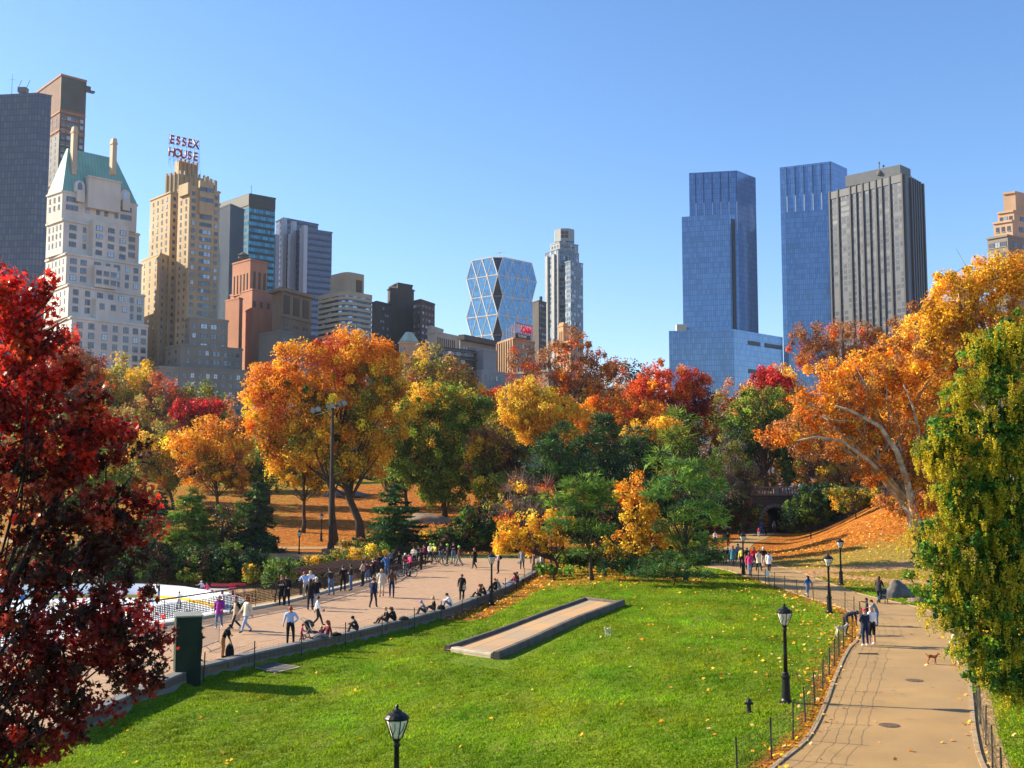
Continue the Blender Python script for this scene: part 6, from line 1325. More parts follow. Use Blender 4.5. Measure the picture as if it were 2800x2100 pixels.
# stone frame in the lawn
FR = [GT(x, y) for x, y in [(1214, 1780), (1366, 1804), (1710, 1655), (1598, 1642)]]
SF = mat('frame_stone', (0.11, 0.095, 0.078), .85, .3, 1.5, .3)
sf = empty('stone_planter', FR[0], 'long low dark stone frame round a strip of paving on the lawn', 'stone planter')
def beam(a, b, wd, ht, m, name, inward):
    d = (b - a); L = d.length; n = int(L / .5) + 1; pts = [a.lerp(b, i / n) for i in range(n + 1)]; nr = Vector((-d.y, d.x, 0)).normalized() * inward; mb = MB(); vs = []
    for p in pts:
        z = hz(p.x, p.y)
        for u, v in ((0, -.3), (0.02, ht - .06), (.08, ht), (wd - .04, ht), (wd, ht - .04), (wd, -.3)): vs.append(p + nr * u + Vector((0, 0, z - p.z + v)))
    k = 6; fs = [(i * k + j, i * k + (j + 1) % k, (i + 1) * k + (j + 1) % k, (i + 1) * k + j) for i in range(n) for j in range(k)] + [tuple(range(k)), tuple(range(n * k, n * k + k))[::-1]]
    if inward > 0: fs = [f[::-1] for f in fs]
    mb.add(vs, fs); return mb.build(name, m, sf)
A_, B_, C_, D_ = FR
beam(A_, D_, .30, .28, SF, 'long_kerb', -1); beam(B_, C_, .36, .36, SF, 'long_kerb', 1)
beam(A_.lerp(B_, .12), A_.lerp(B_, .84), .5, .24, mat('frame_stone_pale', (0.34, 0.29, 0.21), .85, .2, 2, .2), 'end_kerb', 1); beam(D_.lerp(C_, .1), D_.lerp(C_, .9), .3, .26, SF, 'end_kerb', -1)
m, n, p_ = base_mat('slab_paving'); tc = n.nodes.new('ShaderNodeTexCoord'); mp = n.nodes.new('ShaderNodeMapping'); d = (D_ - A_); mp.inputs['Rotation'].default_value = (0, 0, -math.atan2(d.y, d.x)); n.links.new(tc.outputs['Object'], mp.inputs['Vector'])
bt = n.nodes.new('ShaderNodeTexBrick'); n.links.new(mp.outputs[0], bt.inputs['Vector']); bt.inputs['Scale'].default_value = 1; bt.inputs['Brick Width'].default_value = 2.6; bt.inputs['Row Height'].default_value = 1.25; bt.inputs['Mortar Size'].default_value = .02
bt.inputs['Color1'].default_value = (.46, .27, .12, 1); bt.inputs['Color2'].default_value = (.24, .23, .18, 1); bt.inputs['Mortar'].default_value = (.10, .08, .06, 1); bt.inputs['Bias'].default_value = -.35
n.links.new(mixc(n, math_(n, 'MULTIPLY', noise(n, 1.2, 5), .5), bt.outputs[0], (.33, .22, .12)), p_.inputs['Base Color']); p_.inputs['Roughness'].default_value = .9
mb = MB(); NN = 30; vs = []
for i in range(NN + 1):
    for j in range(7):
        q = A_.lerp(D_, i / NN).lerp(B_.lerp(C_, i / NN), j / 6); vs.append(Vector((q.x, q.y, hz(q.x, q.y) + .1)))
mb.add(vs, [(i * 7 + j, i * 7 + j + 1, (i + 1) * 7 + j + 1, (i + 1) * 7 + j) for i in range(NN) for j in range(6)]); o = mb.build('paving', m, sf)
# small sunken slab
S = [GT(x, y) for x, y in [(690, 1826), (740, 1813), (822, 1826), (752, 1842)]]
mb = MB(); ct = sum(S, Vector()) / 4; mb.prism([(q.x, q.y) for q in S], ct.z - .3, ct.z + .05); r = empty('ground_hatch', ct, 'grey slab hatch with pale edging set in the grass by the wall', 'hatch'); mb.build('edging', mat('hatch_edge', (0.36, 0.28, 0.18), .9, .2), r)
mb = MB(); mb.prism([(ct.x + (q.x - ct.x) * .86, ct.y + (q.y - ct.y) * .86) for q in S], ct.z - .2, ct.z + .062); mb.build('slab', STONED, r)
# hydrant
h = empty('fire_hydrant', GT(2048, 1948), 'black fire hydrant standing in the grass near the tall lamp', 'fire hydrant'); z = h.location; IR = mat('hydrant_iron', (0.03, 0.028, 0.027), .45, .3, 6)
mb = MB(); mb.lathe(z, [(.17, -.1), (.17, .05), (.12, .08), (.115, .42), (.15, .44), (.15, .5), (.13, .52)], 12); mb.build('barrel', IR, h)
mb = MB(); mb.lathe(z, [(.165, .52), (.16, .58), (.13, .66), (.07, .72), (.035, .73), (.035, .79), (.01, .8)], 12); mb.build('bonnet', IR, h)
for d_ in (Vector((-1, -.2, 0)), Vector((.9, -.4, 0)), Vector((-.3, -.95, 0))): mb = MB(); d_.normalize(); c = z + Vector((0, 0, .47 if d_.y > -.5 else .34)); mb.tube([c, c + d_ * .19, c + d_ * .20, c + d_ * .24], [.06, .06, .075, .07], 8); mb.build('outlet', IR, h)
for o_ in h.children: o_.scale = (.66,) * 3
# rocks
def rock(label, p, rx, ry, rz_, col, seed, name='boulder'):
    bm = bmesh.new(); bmesh.ops.create_icosphere(bm, subdivisions=4, radius=1); rg = random.Random(seed); ph = [rg.uniform(0, 6) for _ in range(6)]
    for v in bm.verts:
        c = v.co; f = 1 + .16 * math.sin(c.x * 3.1 + ph[0]) * math.cos(c.y * 2.7 + ph[1]) + .10 * math.sin(c.z * 5 + c.x * 4 + ph[2]) + .05 * math.sin(c.y * 11 + ph[3]) * math.sin(c.x * 9 + ph[4]) + .03 * math.sin(c.z * 17 + ph[5]) + .12 * abs(math.sin(c.x * 6 + c.z * 5 + ph[1])) * (rx > 2) + .07 * abs(math.sin(c.y * 14 + c.x * 8)) * (rx > 2)
        v.co = Vector((c.x * f * rx, c.y * f * ry, max(-.3 * rz_, c.z * f * rz_)))
    me = bpy.data.meshes.new(name); bm.to_mesh(me); bm.free(); me.materials.append(col); me.polygons.foreach_set('use_smooth', [True] * len(me.polygons)); o = bpy.data.objects.new(name, me); C.objects.link(o); o.location = p; return tag(o, label, 'rock')
RK = mat('schist', (0.13, 0.12, 0.11), .9, .35, 1.2, .6, .08); RKW = mat('warm_schist', (0.20, 0.15, 0.105), .9, .35, .8, .6, .1)
rock('grey boulder at the right side of the path beside the tassel tree', GT(2455, 1632), .95, .8, 1.05, RK, 1)
rock('small flat pale stone just right of the grey boulder', GT(2505, 1645), .6, .5, .3, RKW, 2)
rock('small pale rock on the hill edge near the underpass', GT(2160, 1452), 1.5, 1.2, 1.5, RKW, 3)
rock('broad sloping rock outcrop under the green maple', GT(1150, 1425) + Vector((0, 1, -.7)), 4.2, 3.6, 1.35, RKW, 4, 'rock_outcrop')
rock('flat grey rock outcrop in the far glade behind the giant tree', GT(945, 1352) + Vector((0, 0, -.4)), 4, 3, .9, RK, 5, 'rock_outcrop')
# crowd barrier
a, b_ = G(553, 1782, 0), G(599, 1764, 0); d = (b_ - a); L = d.length; STL = mat('galvanised', (0.35, 0.35, 0.34), .4, .15, metal=.5)
r = empty('crowd_barrier', a, 'grey metal crowd barrier on the plaza beside the utility box', 'barrier'); mb = MB()
U = Vector((0, 0, 1)); mb.tube([a + U * .2, a + U * 1.1, b_ + U * 1.1, b_ + U * .2, a + U * .2], .025, 5)
mb.build('frame', STL, r); mb = MB()
for i in range(1, 17): q = a.lerp(b_, i / 17); mb.tube([q + U * .2, q + U * 1.1], .009, 4)
mb.build('bars', STL, r)
for t in (.12, .88): q = a.lerp(b_, t); nr = Vector((-d.y, d.x, 0)).normalized() * .35; mb = MB(); mb.tube([q + nr, q + U * .25, q - nr], .018, 4); mb.build('foot', STL, r)
# manholes, drain, bollard, notice, rink bench
def disc(label, p, r_, name='manhole_cover'):
    mb = MB(); mb.lathe(p + Vector((0, 0, .02)), [(r_, 0), (r_, .022), (r_ * .88, .024)], 20); mb.lathe(p + Vector((0, 0, .045)), [(r_ * .8, 0), (r_ * .8, .004)], 20); return tag(mb.build(name, mat('cast_iron', (0.13, 0.085, 0.05), .6, .3, 10)), label, 'manhole cover')
disc('round iron manhole cover in the middle of the path', GT(2500, 1863), .34); disc('nearer round manhole cover at the bottom of the path', GT(2432, 1986), .34)
p = GT(2374, 1790); mb = MB()
for i in range(9): mb.box((p.x - .38 + i * .095, p.y, p.z + .045), (.05, .24, .03))
mb.box((p.x, p.y, p.z + .03), (.9, .3, .025)); tag(mb.build('drain_grate', mat('dark_grate', (0.02, 0.02, 0.02), .7, .1)), 'narrow black drain grate across the path behind the wavy fence shadows', 'drain')
p = G(1481, 1538, 0); mb = MB(); mb.lathe(p, [(.17, 0), (.17, .75), (.14, .84), (.05, .88)], 12); tag(mb.build('bollard', mat('cream_bollard', (0.6, 0.5, 0.36), .7, .1)), 'cream bollard at the far corner of the plaza', 'bollard')
p = GT(2103, 1606); r = empty('notice_sign', p, 'small white notice wired to the fence post by the path', 'sign'); mb = MB(); mb.tube([p, p + U * 1.25], .03, 5); mb.build('post', POSTM, r); mb = MB(); mb.box(p + Vector((-.12, -.05, 1.0)), (.26, .02, .42)); mb.build('plate', mat('white_plate', (.75, .75, .72), .5, .03), r)
p = G(608, 1626, -2.6); r = empty('rink_bench', p, 'red and white bench at the curved end of the ice rink', 'bench'); REDP = mat('red_paint', (0.38, 0.03, 0.045), .5, .1); WHP = mat('white_paint', (0.75, .75, .75), .5, .05)
mb = MB(); mb.box(p + U * .48, (2.4, .45, .08), -.15); mb.build('seat', WHP, r); mb = MB(); mb.box(p + Vector((0, .25, .85)), (2.4, .06, .25), -.15); mb.build('backrest', REDP, r)
for t in (-1, 0, 1): mb = MB(); mb.box(p + Vector((t, -.15 * t, .22)), (.08, .4, .44), -.15); mb.build('leg', REDP, r)
p = G(648, 1622, -2.6); r = empty('rink_bench', p, 'second red bench right of the red and white one by the ice', 'bench')
mb = MB(); mb.box(p + U * .46, (1.6, .45, .08), -.2); mb.build('seat', REDP, r); mb = MB(); mb.box(p + Vector((0, .25, .8)), (1.6, .06, .22), -.2); mb.build('backrest', REDP, r)
for t in (-.7, .7): mb = MB(); mb.box(p + Vector((t, -.2 * t, .22)), (.08, .4, .44), -.2); mb.build('leg', WHP, r)
# ---- vehicles with wheels
def wheel(mb_t, mb_r, c, r_, ax, n=20, w_=.022, spokes=12):
    """ax: unit vector of the wheel plane (forward)"""
    pts = [c + ax * math.cos(t) * r_ + U * math.sin(t) * r_ for t in [2 * math.pi * i / n for i in range(n + 1)]]; mb_t.tube(pts, w_, 5, cap=False)
    pts = [c + ax * math.cos(t) * (r_ - w_ * 1.6) + U * math.sin(t) * (r_ - w_ * 1.6) for t in [2 * math.pi * i / n for i in range(n + 1)]]; mb_r.tube(pts, w_ * .55, 4, cap=False)
    for i in range(spokes): t = math.pi * 2 * i / spokes; mb_r.tube([c, c + ax * math.cos(t) * (r_ - w_) + U * math.sin(t) * (r_ - w_)], .004, 3, cap=False)
TYR = mat('tyre', (0.015, 0.015, 0.015), .8, .1); RIM = mat('rim_alloy', (0.45, 0.45, 0.45), .3, .05, metal=.7)
def make_bike(col):
    r = empty('bicycle', (0, 0, 0)); X = Vector((1, 0, 0)); f, b2 = Vector((.53, 0, .34)), Vector((-.5, 0, .34))
    for c in (f, b2): t, q = MB(), MB(); wheel(t, q, c, .34, X); w_ = t.build('wheel', TYR, r); q.build('rim', RIM, w_)
    mb = MB(); bb_, st, hd, hl = Vector((0, 0, .29)), Vector((-.16, 0, .80)), Vector((.36, 0, .84)), Vector((.40, 0, .70))
    for a, b in ((bb_, st), (st, hd), (bb_, hl), (hd, hl), (hl, f), (st, b2), (bb_, b2)): mb.tube([a, b], .02, 5)
    mb.build('frame', col, r); mb = MB(); mb.tube([hd, hd + Vector((-.02, 0, .14))], .016, 5); mb.tube([hd + Vector((-.1, -.3, .17)), hd + Vector((.02, -.12, .16)), hd + Vector((.02, .12, .16)), hd + Vector((-.1, .3, .17))], .014, 5); mb.build('handlebar', BLACK, r)
    mb = MB(); mb.tube([st, st + Vector((-.03, 0, .12))], .014, 5); mb.box(st + Vector((-.05, 0, .14)), (.27, .14, .06)); mb.build('saddle', BLACK, r)
    mb = MB(); mb.lathe(bb_, [(.09, -.006), (.09, .006)], 14); mb.v = [(v[0], v[2] - bb_.z, (v[1]) + bb_.z) for v in mb.v]; mb.tube([bb_ + Vector((0, -.09, 0)), bb_ + Vector((.12, -.1, -.12))], .012, 4); mb.tube([bb_ + Vector((0, .09, 0)), bb_ + Vector((-.12, .1, .12))], .012, 4); mb.build('crank', BLACK, r)
    return r
bk_blk = make_bike(mat('bike_black', (0.03, 0.03, 0.035), .35, .1)); bk_grn = make_bike(mat('bike_green', (0.10, 0.35, 0.10), .35, .1))
for px, py, rz_, pr_, lb in ((1016, 1588, .1, bk_blk, 'black bicycle by the railing held by the rider in red'), (1112, 1578, -.05, bk_blk, 'black bicycle nearest the camera beside the two pink clad riders'), (1082, 1566, .5, bk_blk, 'black bicycle half hidden behind the pink clad riders'), (1174, 1543, .2, bk_blk, 'black bicycle of the rider in a white shirt and green helmet'), (1198, 1545, -.4, bk_blk, 'dark bicycle of the rider in yellow'), (1236, 1547, .15, bk_grn, 'green framed bicycle next to the walker in brown')):
    place(pr_, G(px, py, 0), lb, 'bicycle', 'bicycles at the plaza railing', rz_)
def make_stroller(p, rz_, label):
    r = empty('stroller', (0, 0, 0)); FB = mat('stroller_fabric', (0.05, 0.06, 0.05), .8, .2)
    mb = MB()
    for s in (-.24, .24): mb.tube([(-.35, s, .15), (.1, s, .6), (.42, s, .98), (.52, s * .9, 1.02)], .014, 5); mb.tube([(.3, s, .12), (.05, s, .55)], .014, 5)
    mb.tube([(.52, -.22, 1.02), (.54, 0, 1.03), (.52, .22, 1.02)], .016, 5); mb.build('frame', RIM, r)
    mb = MB(); mb.add([(-.25, -.22, .38), (-.25, .22, .38), (.1, .22, .42), (.1, -.22, .42), (.3, -.22, .9), (.3, .22, .9), (-.28, -.22, .3), (-.28, .22, .3), (.14, .22, .32), (.14, -.22, .32), (.36, -.22, .88), (.36, .22, .88)], [(0, 1, 2, 3), (3, 2, 5, 4), (6, 9, 8, 7), (9, 10, 11, 8), (0, 6, 7, 1), (4, 5, 11, 10), (0, 3, 9, 6), (1, 7, 8, 2), (3, 4, 10, 9), (2, 8, 11, 5)]); mb.build('seat', FB, r)
    mb = MB(); vs = []
    for i in range(6): a = i * .32; vs += [(.3 - .36 * math.sin(a), s, .62 + .33 * math.cos(a)) for s in (-.24, .24)]
    mb.add(vs, [(i * 2, i * 2 + 2, i * 2 + 3, i * 2 + 1) for i in range(5)]); mb.build('canopy', FB, r)
    for c in ((-.35, -.24, .12), (-.35, .24, .12), (.32, -.26, .14), (.32, .26, .14)): t, q = MB(), MB(); wheel(t, q, Vector(c), .12, Vector((1, 0, 0)), 12, .02, 5); w_ = t.build('wheel', TYR, r); q.build('rim', RIM, w_)
    r.location = p; r.rotation_euler.z = rz_; return tag(r, label, 'stroller')
make_stroller(G(852, 1748, 0), R(170), 'dark folding stroller with open canopy beside the toddler in pink'); make_stroller(GT(2413, 1651), R(60), 'black stroller pushed by the woman in a leather jacket')
# ================================================================ PEOPLE
SKIN = [mat('skin_light', (0.55, 0.30, 0.19), .6, .05), mat('skin_tan', (0.36, 0.18, 0.10), .6, .05), mat('skin_dark', (0.12, 0.06, 0.035), .6, .05)]
def cloth(name, c): return mat('cloth_' + name, c, .9, .12, 12)
CL = {k: cloth(k, v) for k, v in dict(black=(.012, .012, .014), dark=(.03, .03, .035), navy=(.015, .025, .06), jeans=(.10, .16, .28), lightjeans=(.28, .38, .52), white=(.75, .75, .78), lightblue=(.42, .52, .75), cream=(.62, .55, .42), beige=(.45, .35, .23), grey=(.20, .21, .22), purple=(.28, .03, .25), pink=(.75, .05, .20), red=(.55, .03, .04), maroon=(.16, .02, .04), brown=(.10, .05, .03), rust=(.42, .17, .06), blue=(.03, .14, .38), green=(.07, .10, .07), yellow=(.75, .65, .12), lilac=(.42, .36, .50), teal=(.04, .18, .24), shoe=(.03, .025, .02), whiteshoe=(.65, .65, .65), dkskirt=(.02, .02, .03)).items()}
HR = {k: mat('hair_' + k, v, .6, .2, 20) for k, v in dict(black=(.012, .01, .01), brown=(.06, .03, .015), red=(.30, .06, .02), blonde=(.50, .34, .12), white=(.6, .6, .6), grey=(.22, .22, .22)).items()}
HELM = mat('helmet_green', (0.22, 0.75, 0.03), .35, .05); CAPS = {k: mat('cap_' + k, v, .7, .1) for k, v in dict(red=(.6, .02, .04), white=(.75, .75, .75), black=(.015, .015, .015), purple=(.30, .18, .45), grey=(.3, .3, .3)).items()}
def V3(*a): return Vector(a)
def pose_joints(pose):
    """local frame: +Y forward, +X right, metres for a 1.75 m adult"""
    J = dict(pel=V3(0, 0, .96), sp=V3(0, .0, 1.14), ch=V3(0, .0, 1.34), nk=V3(0, .0, 1.50), hd=V3(0, .025, 1.60), ht=V3(0, .02, 1.70))
    for s, n in ((-1, 'l'), (1, 'r')):
        J['sh' + n] = V3(s * .185, -.005, 1.43); J['el' + n] = V3(s * .235, -.03, 1.14); J['wr' + n] = V3(s * .25, .04, .90); J['hn' + n] = V3(s * .25, .06, .82)
        J['hp' + n] = V3(s * .10, 0, .91); J['kn' + n] = V3(s * .115, .015, .50); J['an' + n] = V3(s * .12, -.02, .09); J['to' + n] = V3(s * .135, .14, .04)
    def arm(n, el, wr, hn): J['el' + n], J['wr' + n], J['hn' + n] = V3(*el), V3(*wr), V3(*hn)
    def leg(n, kn, an, to): J['kn' + n], J['an' + n], J['to' + n] = V3(*kn), V3(*an), V3(*to)
    def up(dx=0, dy=0, dz=0, keys=('sp', 'ch', 'nk', 'hd', 'ht', 'shl', 'shr', 'ell', 'elr', 'wrl', 'wrr', 'hnl', 'hnr')):
        for k in keys: J[k] = J[k] + V3(dx, dy, dz)
    def lean(a, z0=.96):
        for k in ('sp', 'ch', 'nk', 'hd', 'ht', 'shl', 'shr', 'ell', 'elr', 'wrl', 'wrr', 'hnl', 'hnr'):
            p = J[k]; y, z = p.y, p.z - z0; J[k] = V3(p.x, y * math.cos(a) + z * math.sin(a), z0 + z * math.cos(a) - y * math.sin(a))
    if pose == 'walk': leg('l', (-.11, .18, .52), (-.11, .30, .11), (-.12, .45, .10)); leg('r', (.11, .02, .50), (.11, -.30, .16), (.12, -.17, .05)); arm('r', (.24, .10, 1.16), (.24, .27, .97), (.23, .33, .91)); arm('l', (-.24, -.12, 1.15), (-.25, -.18, .90), (-.25, -.17, .82))
    if pose == 'walk2': leg('r', (.10, .16, .52), (.11, .20, .10), (.12, .35, .06)); leg('l', (-.10, .0, .50), (-.11, -.22, .14), (-.12, -.09, .05)); arm('l', (-.24, .08, 1.15), (-.22, .24, 1.02), (-.18, .30, 1.0)); arm('r', (.25, -.10, 1.15), (.27, -.06, .90), (.27, -.03, .82))
    if pose == 'hip': arm('r', (.38, -.10, 1.18), (.20, -.02, 1.02), (.14, .04, 1.0)); arm('l', (-.27, .0, 1.15), (-.33, .06, .92), (-.34, .08, .84)); leg('r', (.14, .06, .50), (.15, .03, .09), (.18, .19, .04))
    if pose == 'fold': arm('r', (.25, .05, 1.17), (.02, .20, 1.20), (-.06, .20, 1.22)); arm('l', (-.25, .05, 1.17), (-.03, .23, 1.16), (.06, .23, 1.18))
    if pose == 'hold': arm('r', (.24, .06, 1.17), (.14, .28, 1.22), (.12, .35, 1.25)); arm('l', (-.24, .02, 1.15), (-.18, .22, 1.05), (-.14, .28, 1.04)); leg('l', (-.12, .05, .50), (-.14, .02, .09), (-.18, .17, .04))
    if pose == 'camera': arm('r', (.30, .16, 1.28), (.10, .24, 1.52), (.05, .24, 1.58)); arm('l', (-.30, .16, 1.28), (-.10, .24, 1.52), (-.05, .24, 1.58))
    if pose == 'rail': lean(.42); arm('r', (.25, .50, 1.12), (.16, .72, 1.16), (.12, .80, 1.17)); arm('l', (-.25, .50, 1.12), (-.16, .72, 1.16), (-.12, .80, 1.17)); leg('r', (.13, .05, .50), (.16, -.12, .09), (.18, .04, .04))
    if pose == 'point': arm('r', (.36, .16, 1.44), (.46, .40, 1.46), (.50, .50, 1.47)); arm('l', (-.26, .02, 1.15), (-.26, .10, .92), (-.25, .13, .84))
    if pose == 'bend': lean(1.25); J['hd'] = J['nk'] + V3(0, .10, -.02); J['ht'] = J['nk'] + V3(0, .19, -.05); arm('r', (.20, .50, .82), (.16, .52, .58), (.15, .54, .50)); arm('l', (-.20, .50, .82), (-.16, .52, .58), (-.15, .54, .50)); leg('r', (.14, .06, .50), (.15, -.05, .09), (.17, .11, .04))
    if pose == 'stoop': lean(.5); arm('r', (.22, .40, 1.02), (.20, .50, .78), (.19, .52, .70)); arm('l', (-.24, .30, 1.05), (-.08, .46, 1.10), (.0, .48, 1.12)); leg('r', (.14, .06, .50), (.16, .03, .09), (.18, .19, .04))
    if pose in ('sit', 'sit2', 'hunch'):
        dz = -.84
        for k in list(J): J[k] = J[k] + V3(0, 0, dz)
        J['hpl'], J['hpr'] = V3(-.10, .04, .10), V3(.10, .04, .10); J['pel'] = V3(0, 0, .13)
        if pose == 'sit': leg('l', (-.14, .42, .34), (-.15, .58, -.02), (-.16, .72, -.06)); leg('r', (.13, .46, .30), (.15, .68, -.04), (.16, .80, .02)); arm('l', (-.24, .12, .34), (-.14, .34, .36), (-.10, .42, .38)); arm('r', (.24, .14, .34), (.12, .36, .36), (.08, .43, .38))
        if pose == 'sit2': leg('l', (-.12, .45, .20), (-.14, .86, .0), (-.15, .92, .10)); leg('r', (.12, .46, .18), (.10, .88, .02), (.10, .94, .12)); arm('l', (-.28, -.08, .34), (-.30, -.06, .12), (-.32, -.02, .05)); arm('r', (.25, .10, .36), (.16, .30, .28), (.12, .38, .26))
        if pose == 'hunch': leg('l', (-.16, .40, .36), (-.15, .52, .0), (-.16, .66, -.05)); leg('r', (.16, .42, .36), (.15, .55, .0), (.16, .69, -.05))
        if pose in ('hunch', 'sit'): lean(.45 if pose == 'hunch' else .16, .13)
        if pose == 'hunch': arm('l', (-.22, .34, .42), (-.10, .52, .40), (-.05, .58, .42)); arm('r', (.22, .34, .42), (.10, .52, .40), (.05, .58, .42))
    if pose == 'ride': leg('l', (-.14, .16, .55), (-.15, -.02, .18), (-.16, .13, .13)); leg('r', (.22, .10, .50), (.30, .0, .09), (.32, .16, .04)); lean(.2); arm('r', (.26, .30, 1.16), (.24, .48, 1.06), (.22, .56, 1.04)); arm('l', (-.26, .30, 1.16), (-.24, .48, 1.06), (-.22, .56, 1.04))
    if pose == 'push': lean(.12); arm('r', (.24, .14, 1.12), (.20, .38, 1.04), (.17, .45, 1.04)); arm('l', (-.24, .14, 1.12), (-.20, .38, 1.04), (-.17, .45, 1.04)); leg('l', (-.11, .14, .52), (-.11, .20, .10), (-.12, .35, .07)); leg('r', (.11, .0, .50), (.11, -.22, .14), (.12, -.09, .05))
    if pose == 'skate': arm('r', (.36, .12, 1.26), (.44, .34, 1.30), (.46, .42, 1.32)); arm('l', (-.34, .05, 1.22), (-.46, .15, 1.10), (-.50, .20, 1.08)); leg('l', (-.16, .10, .52), (-.22, .04, .12), (-.24, .20, .07)); leg('r', (.14, .06, .52), (.22, -.12, .14), (.24, .04, .08))
    return J
RAD = dict(pel=.148, sp=.145, ch=.168, nk=.056, hd=.092, ht=.072, sh=.080, el=.056, wr=.034, hn=.032, hp=.105, kn=.072, an=.052, to=.042)
EDG = [('pel', 'sp'), ('sp', 'ch'), ('ch', 'nk'), ('nk', 'hd'), ('hd', 'ht')] + [e for n in 'lr' for e in (('ch', 'sh' + n), ('sh' + n, 'el' + n), ('el' + n, 'wr' + n), ('wr' + n, 'hn' + n), ('pel', 'hp' + n), ('hp' + n, 'kn' + n), ('kn' + n, 'an' + n), ('an' + n, 'to' + n))]
def part_of(a, b, z, sleeves, shorts):
    k = (a[:2], b[:2]); 
    if b in ('hd', 'ht') : return 0
    if b == 'nk': return 1
    if b[:2] == 'sh': return 1
    if b[:2] == 'el': return 1
    if b[:2] == 'wr': return 1 if sleeves else 0
    if b[:2] == 'hn': return 0
    if a == 'pel' and b == 'sp': return 1
    if b == 'ch': return 1
    if b[:2] == 'hp' or b[:2] == 'kn': return 2
    if b[:2] == 'an': return 0 if shorts else 2
    return 3
BODY = {}
def body_mesh(pose, sleeves=True, shorts=False, fat=1.0, child=False):
    key = (pose, sleeves, shorts, fat, child)
    if key in BODY: return BODY[key]
    J = pose_joints(pose); names = list(J); me = bpy.data.meshes.new('skeleton'); me.from_pydata([J[k] for k in names], [(names.index(a), names.index(b)) for a, b in EDG], [])
    o = bpy.data.objects.new('skeleton', me); C.objects.link(o); md = o.modifiers.new('s', 'SKIN'); md.use_smooth_shade = True; md.branch_smoothing = .4
    for i, k in enumerate(names):
        r = RAD.get(k, RAD.get(k[:2], .05)); 
        if k in ('pel', 'sp', 'ch') or k[:2] in ('hp',): r *= fat
        if child and k in ('hd', 'ht'): r *= 1.45
        me.skin_vertices[0].data[i].radius = (r, r * (.78 if k in ('pel', 'sp', 'ch') else 1)); me.skin_vertices[0].data[i].use_root = (k == 'pel')
    sb = o.modifiers.new('b', 'SUBSURF'); sb.levels = 1; sb.render_levels = 1
    dg = bpy.context.evaluated_depsgraph_get(); bm_ = bpy.data.meshes.new_from_object(o.evaluated_get(dg)); bpy.data.objects.remove(o); bpy.data.meshes.remove(me)
    mb = MB(); vs = [v.co.copy() for v in bm_.vertices]; mb.add(vs, [tuple(p.vertices) for p in bm_.polygons]); bpy.data.meshes.remove(bm_)
    seg = [(J[a], J[b], a, b) for a, b in EDG]; nf0 = len(mb.f)
    for fi in range(nf0):
        c = sum((vs[i] for i in mb.f[fi]), Vector()) / len(mb.f[fi]); best = None
        for A, B, a, b in seg:
            ab = B - A; t = max(0, min(1, (c - A).dot(ab) / max(1e-9, ab.dot(ab)))); d = (c - A - ab * t).length - RAD.get(b, RAD.get(b[:2], .05)) * .5
            if best is None or d < best[0]: best = (d, a, b, t)
        _, a, b, t = best; pt = part_of(a, b, c.z, sleeves, shorts)
        if b == 'hd' and t < .25 and a == 'nk': pt = 0
        if b == 'sp' and t < .35: pt = 2
        if b[:2] == 'an' and t > .92: pt = 3
        mb.m[fi] = pt
    # five fingers on each palm
    for n, s in (('l', -1), ('r', 1)):
        w_, h_ = J['wr' + n], J['hn' + n]; d = (h_ - w_).normalized(); sd = d.cross(Vector((s, .2, .3))).normalized(); pn = sd.cross(d)
        for i, L in enumerate((.062, .074, .070, .056)):
            q = h_ + sd * (.030 - .02 * i) ; mb.tube([q - d * .01, q + d * L * .55, q + d * L * .9 + pn * .018 * s], [.010, .009, .006], 5)
        q = w_.lerp(h_, .5) + sd * .026; mb.tube([q, q + sd * .028 + d * .03, q + sd * .03 + d * .062], [.011, .010, .007], 5)
    # face: nose, eyes, ears
    h_ = J['hd']; up_ = (J['ht'] - J['nk']).normalized(); fw = Vector((0, 1, 0)); 
    if pose == 'bend': fw = Vector((0, .3, -1)).normalized()
    fw = (fw - up_ * fw.dot(up_)).normalized(); sd = fw.cross(up_); k_ = 1.4 if child else 1.0
    e_ = h_ + fw * .082 * k_ + up_ * .02; n0 = len(mb.f)
    mb.tube([e_ + up_ * .015, e_ - up_ * .012 + fw * .02, e_ - up_ * .022], [.006, .012, .010], 5)
    for s in (-1, 1): mb.tube([h_ + sd * s * .082 * k_ - up_ * .02, h_ + sd * s * .095 * k_ + up_ * .02], [.012, .016], 5)
    for s in (-1, 1): mb.m += [4] * 0; b0 = len(mb.f); mb.tube([e_ + sd * s * .032 + up_ * .016 - fw * .012, e_ + sd * s * .032 + up_ * .016 + fw * .002], [.009, .007], 5, mi=4)
    mb.tube([e_ - up_ * .045 - sd * .02 - fw * .004, e_ - up_ * .047 + fw * .003, e_ - up_ * .045 + sd * .02 - fw * .004], [.004, .006, .004], 4, mi=4)
    m_ = mb.mesh('person', [SKIN[0], CL['black'], CL['black'], CL['shoe'], HR['brown']], uv=False, smooth=True); BODY[key] = (m_, J); return BODY[key]
PARTS = {}
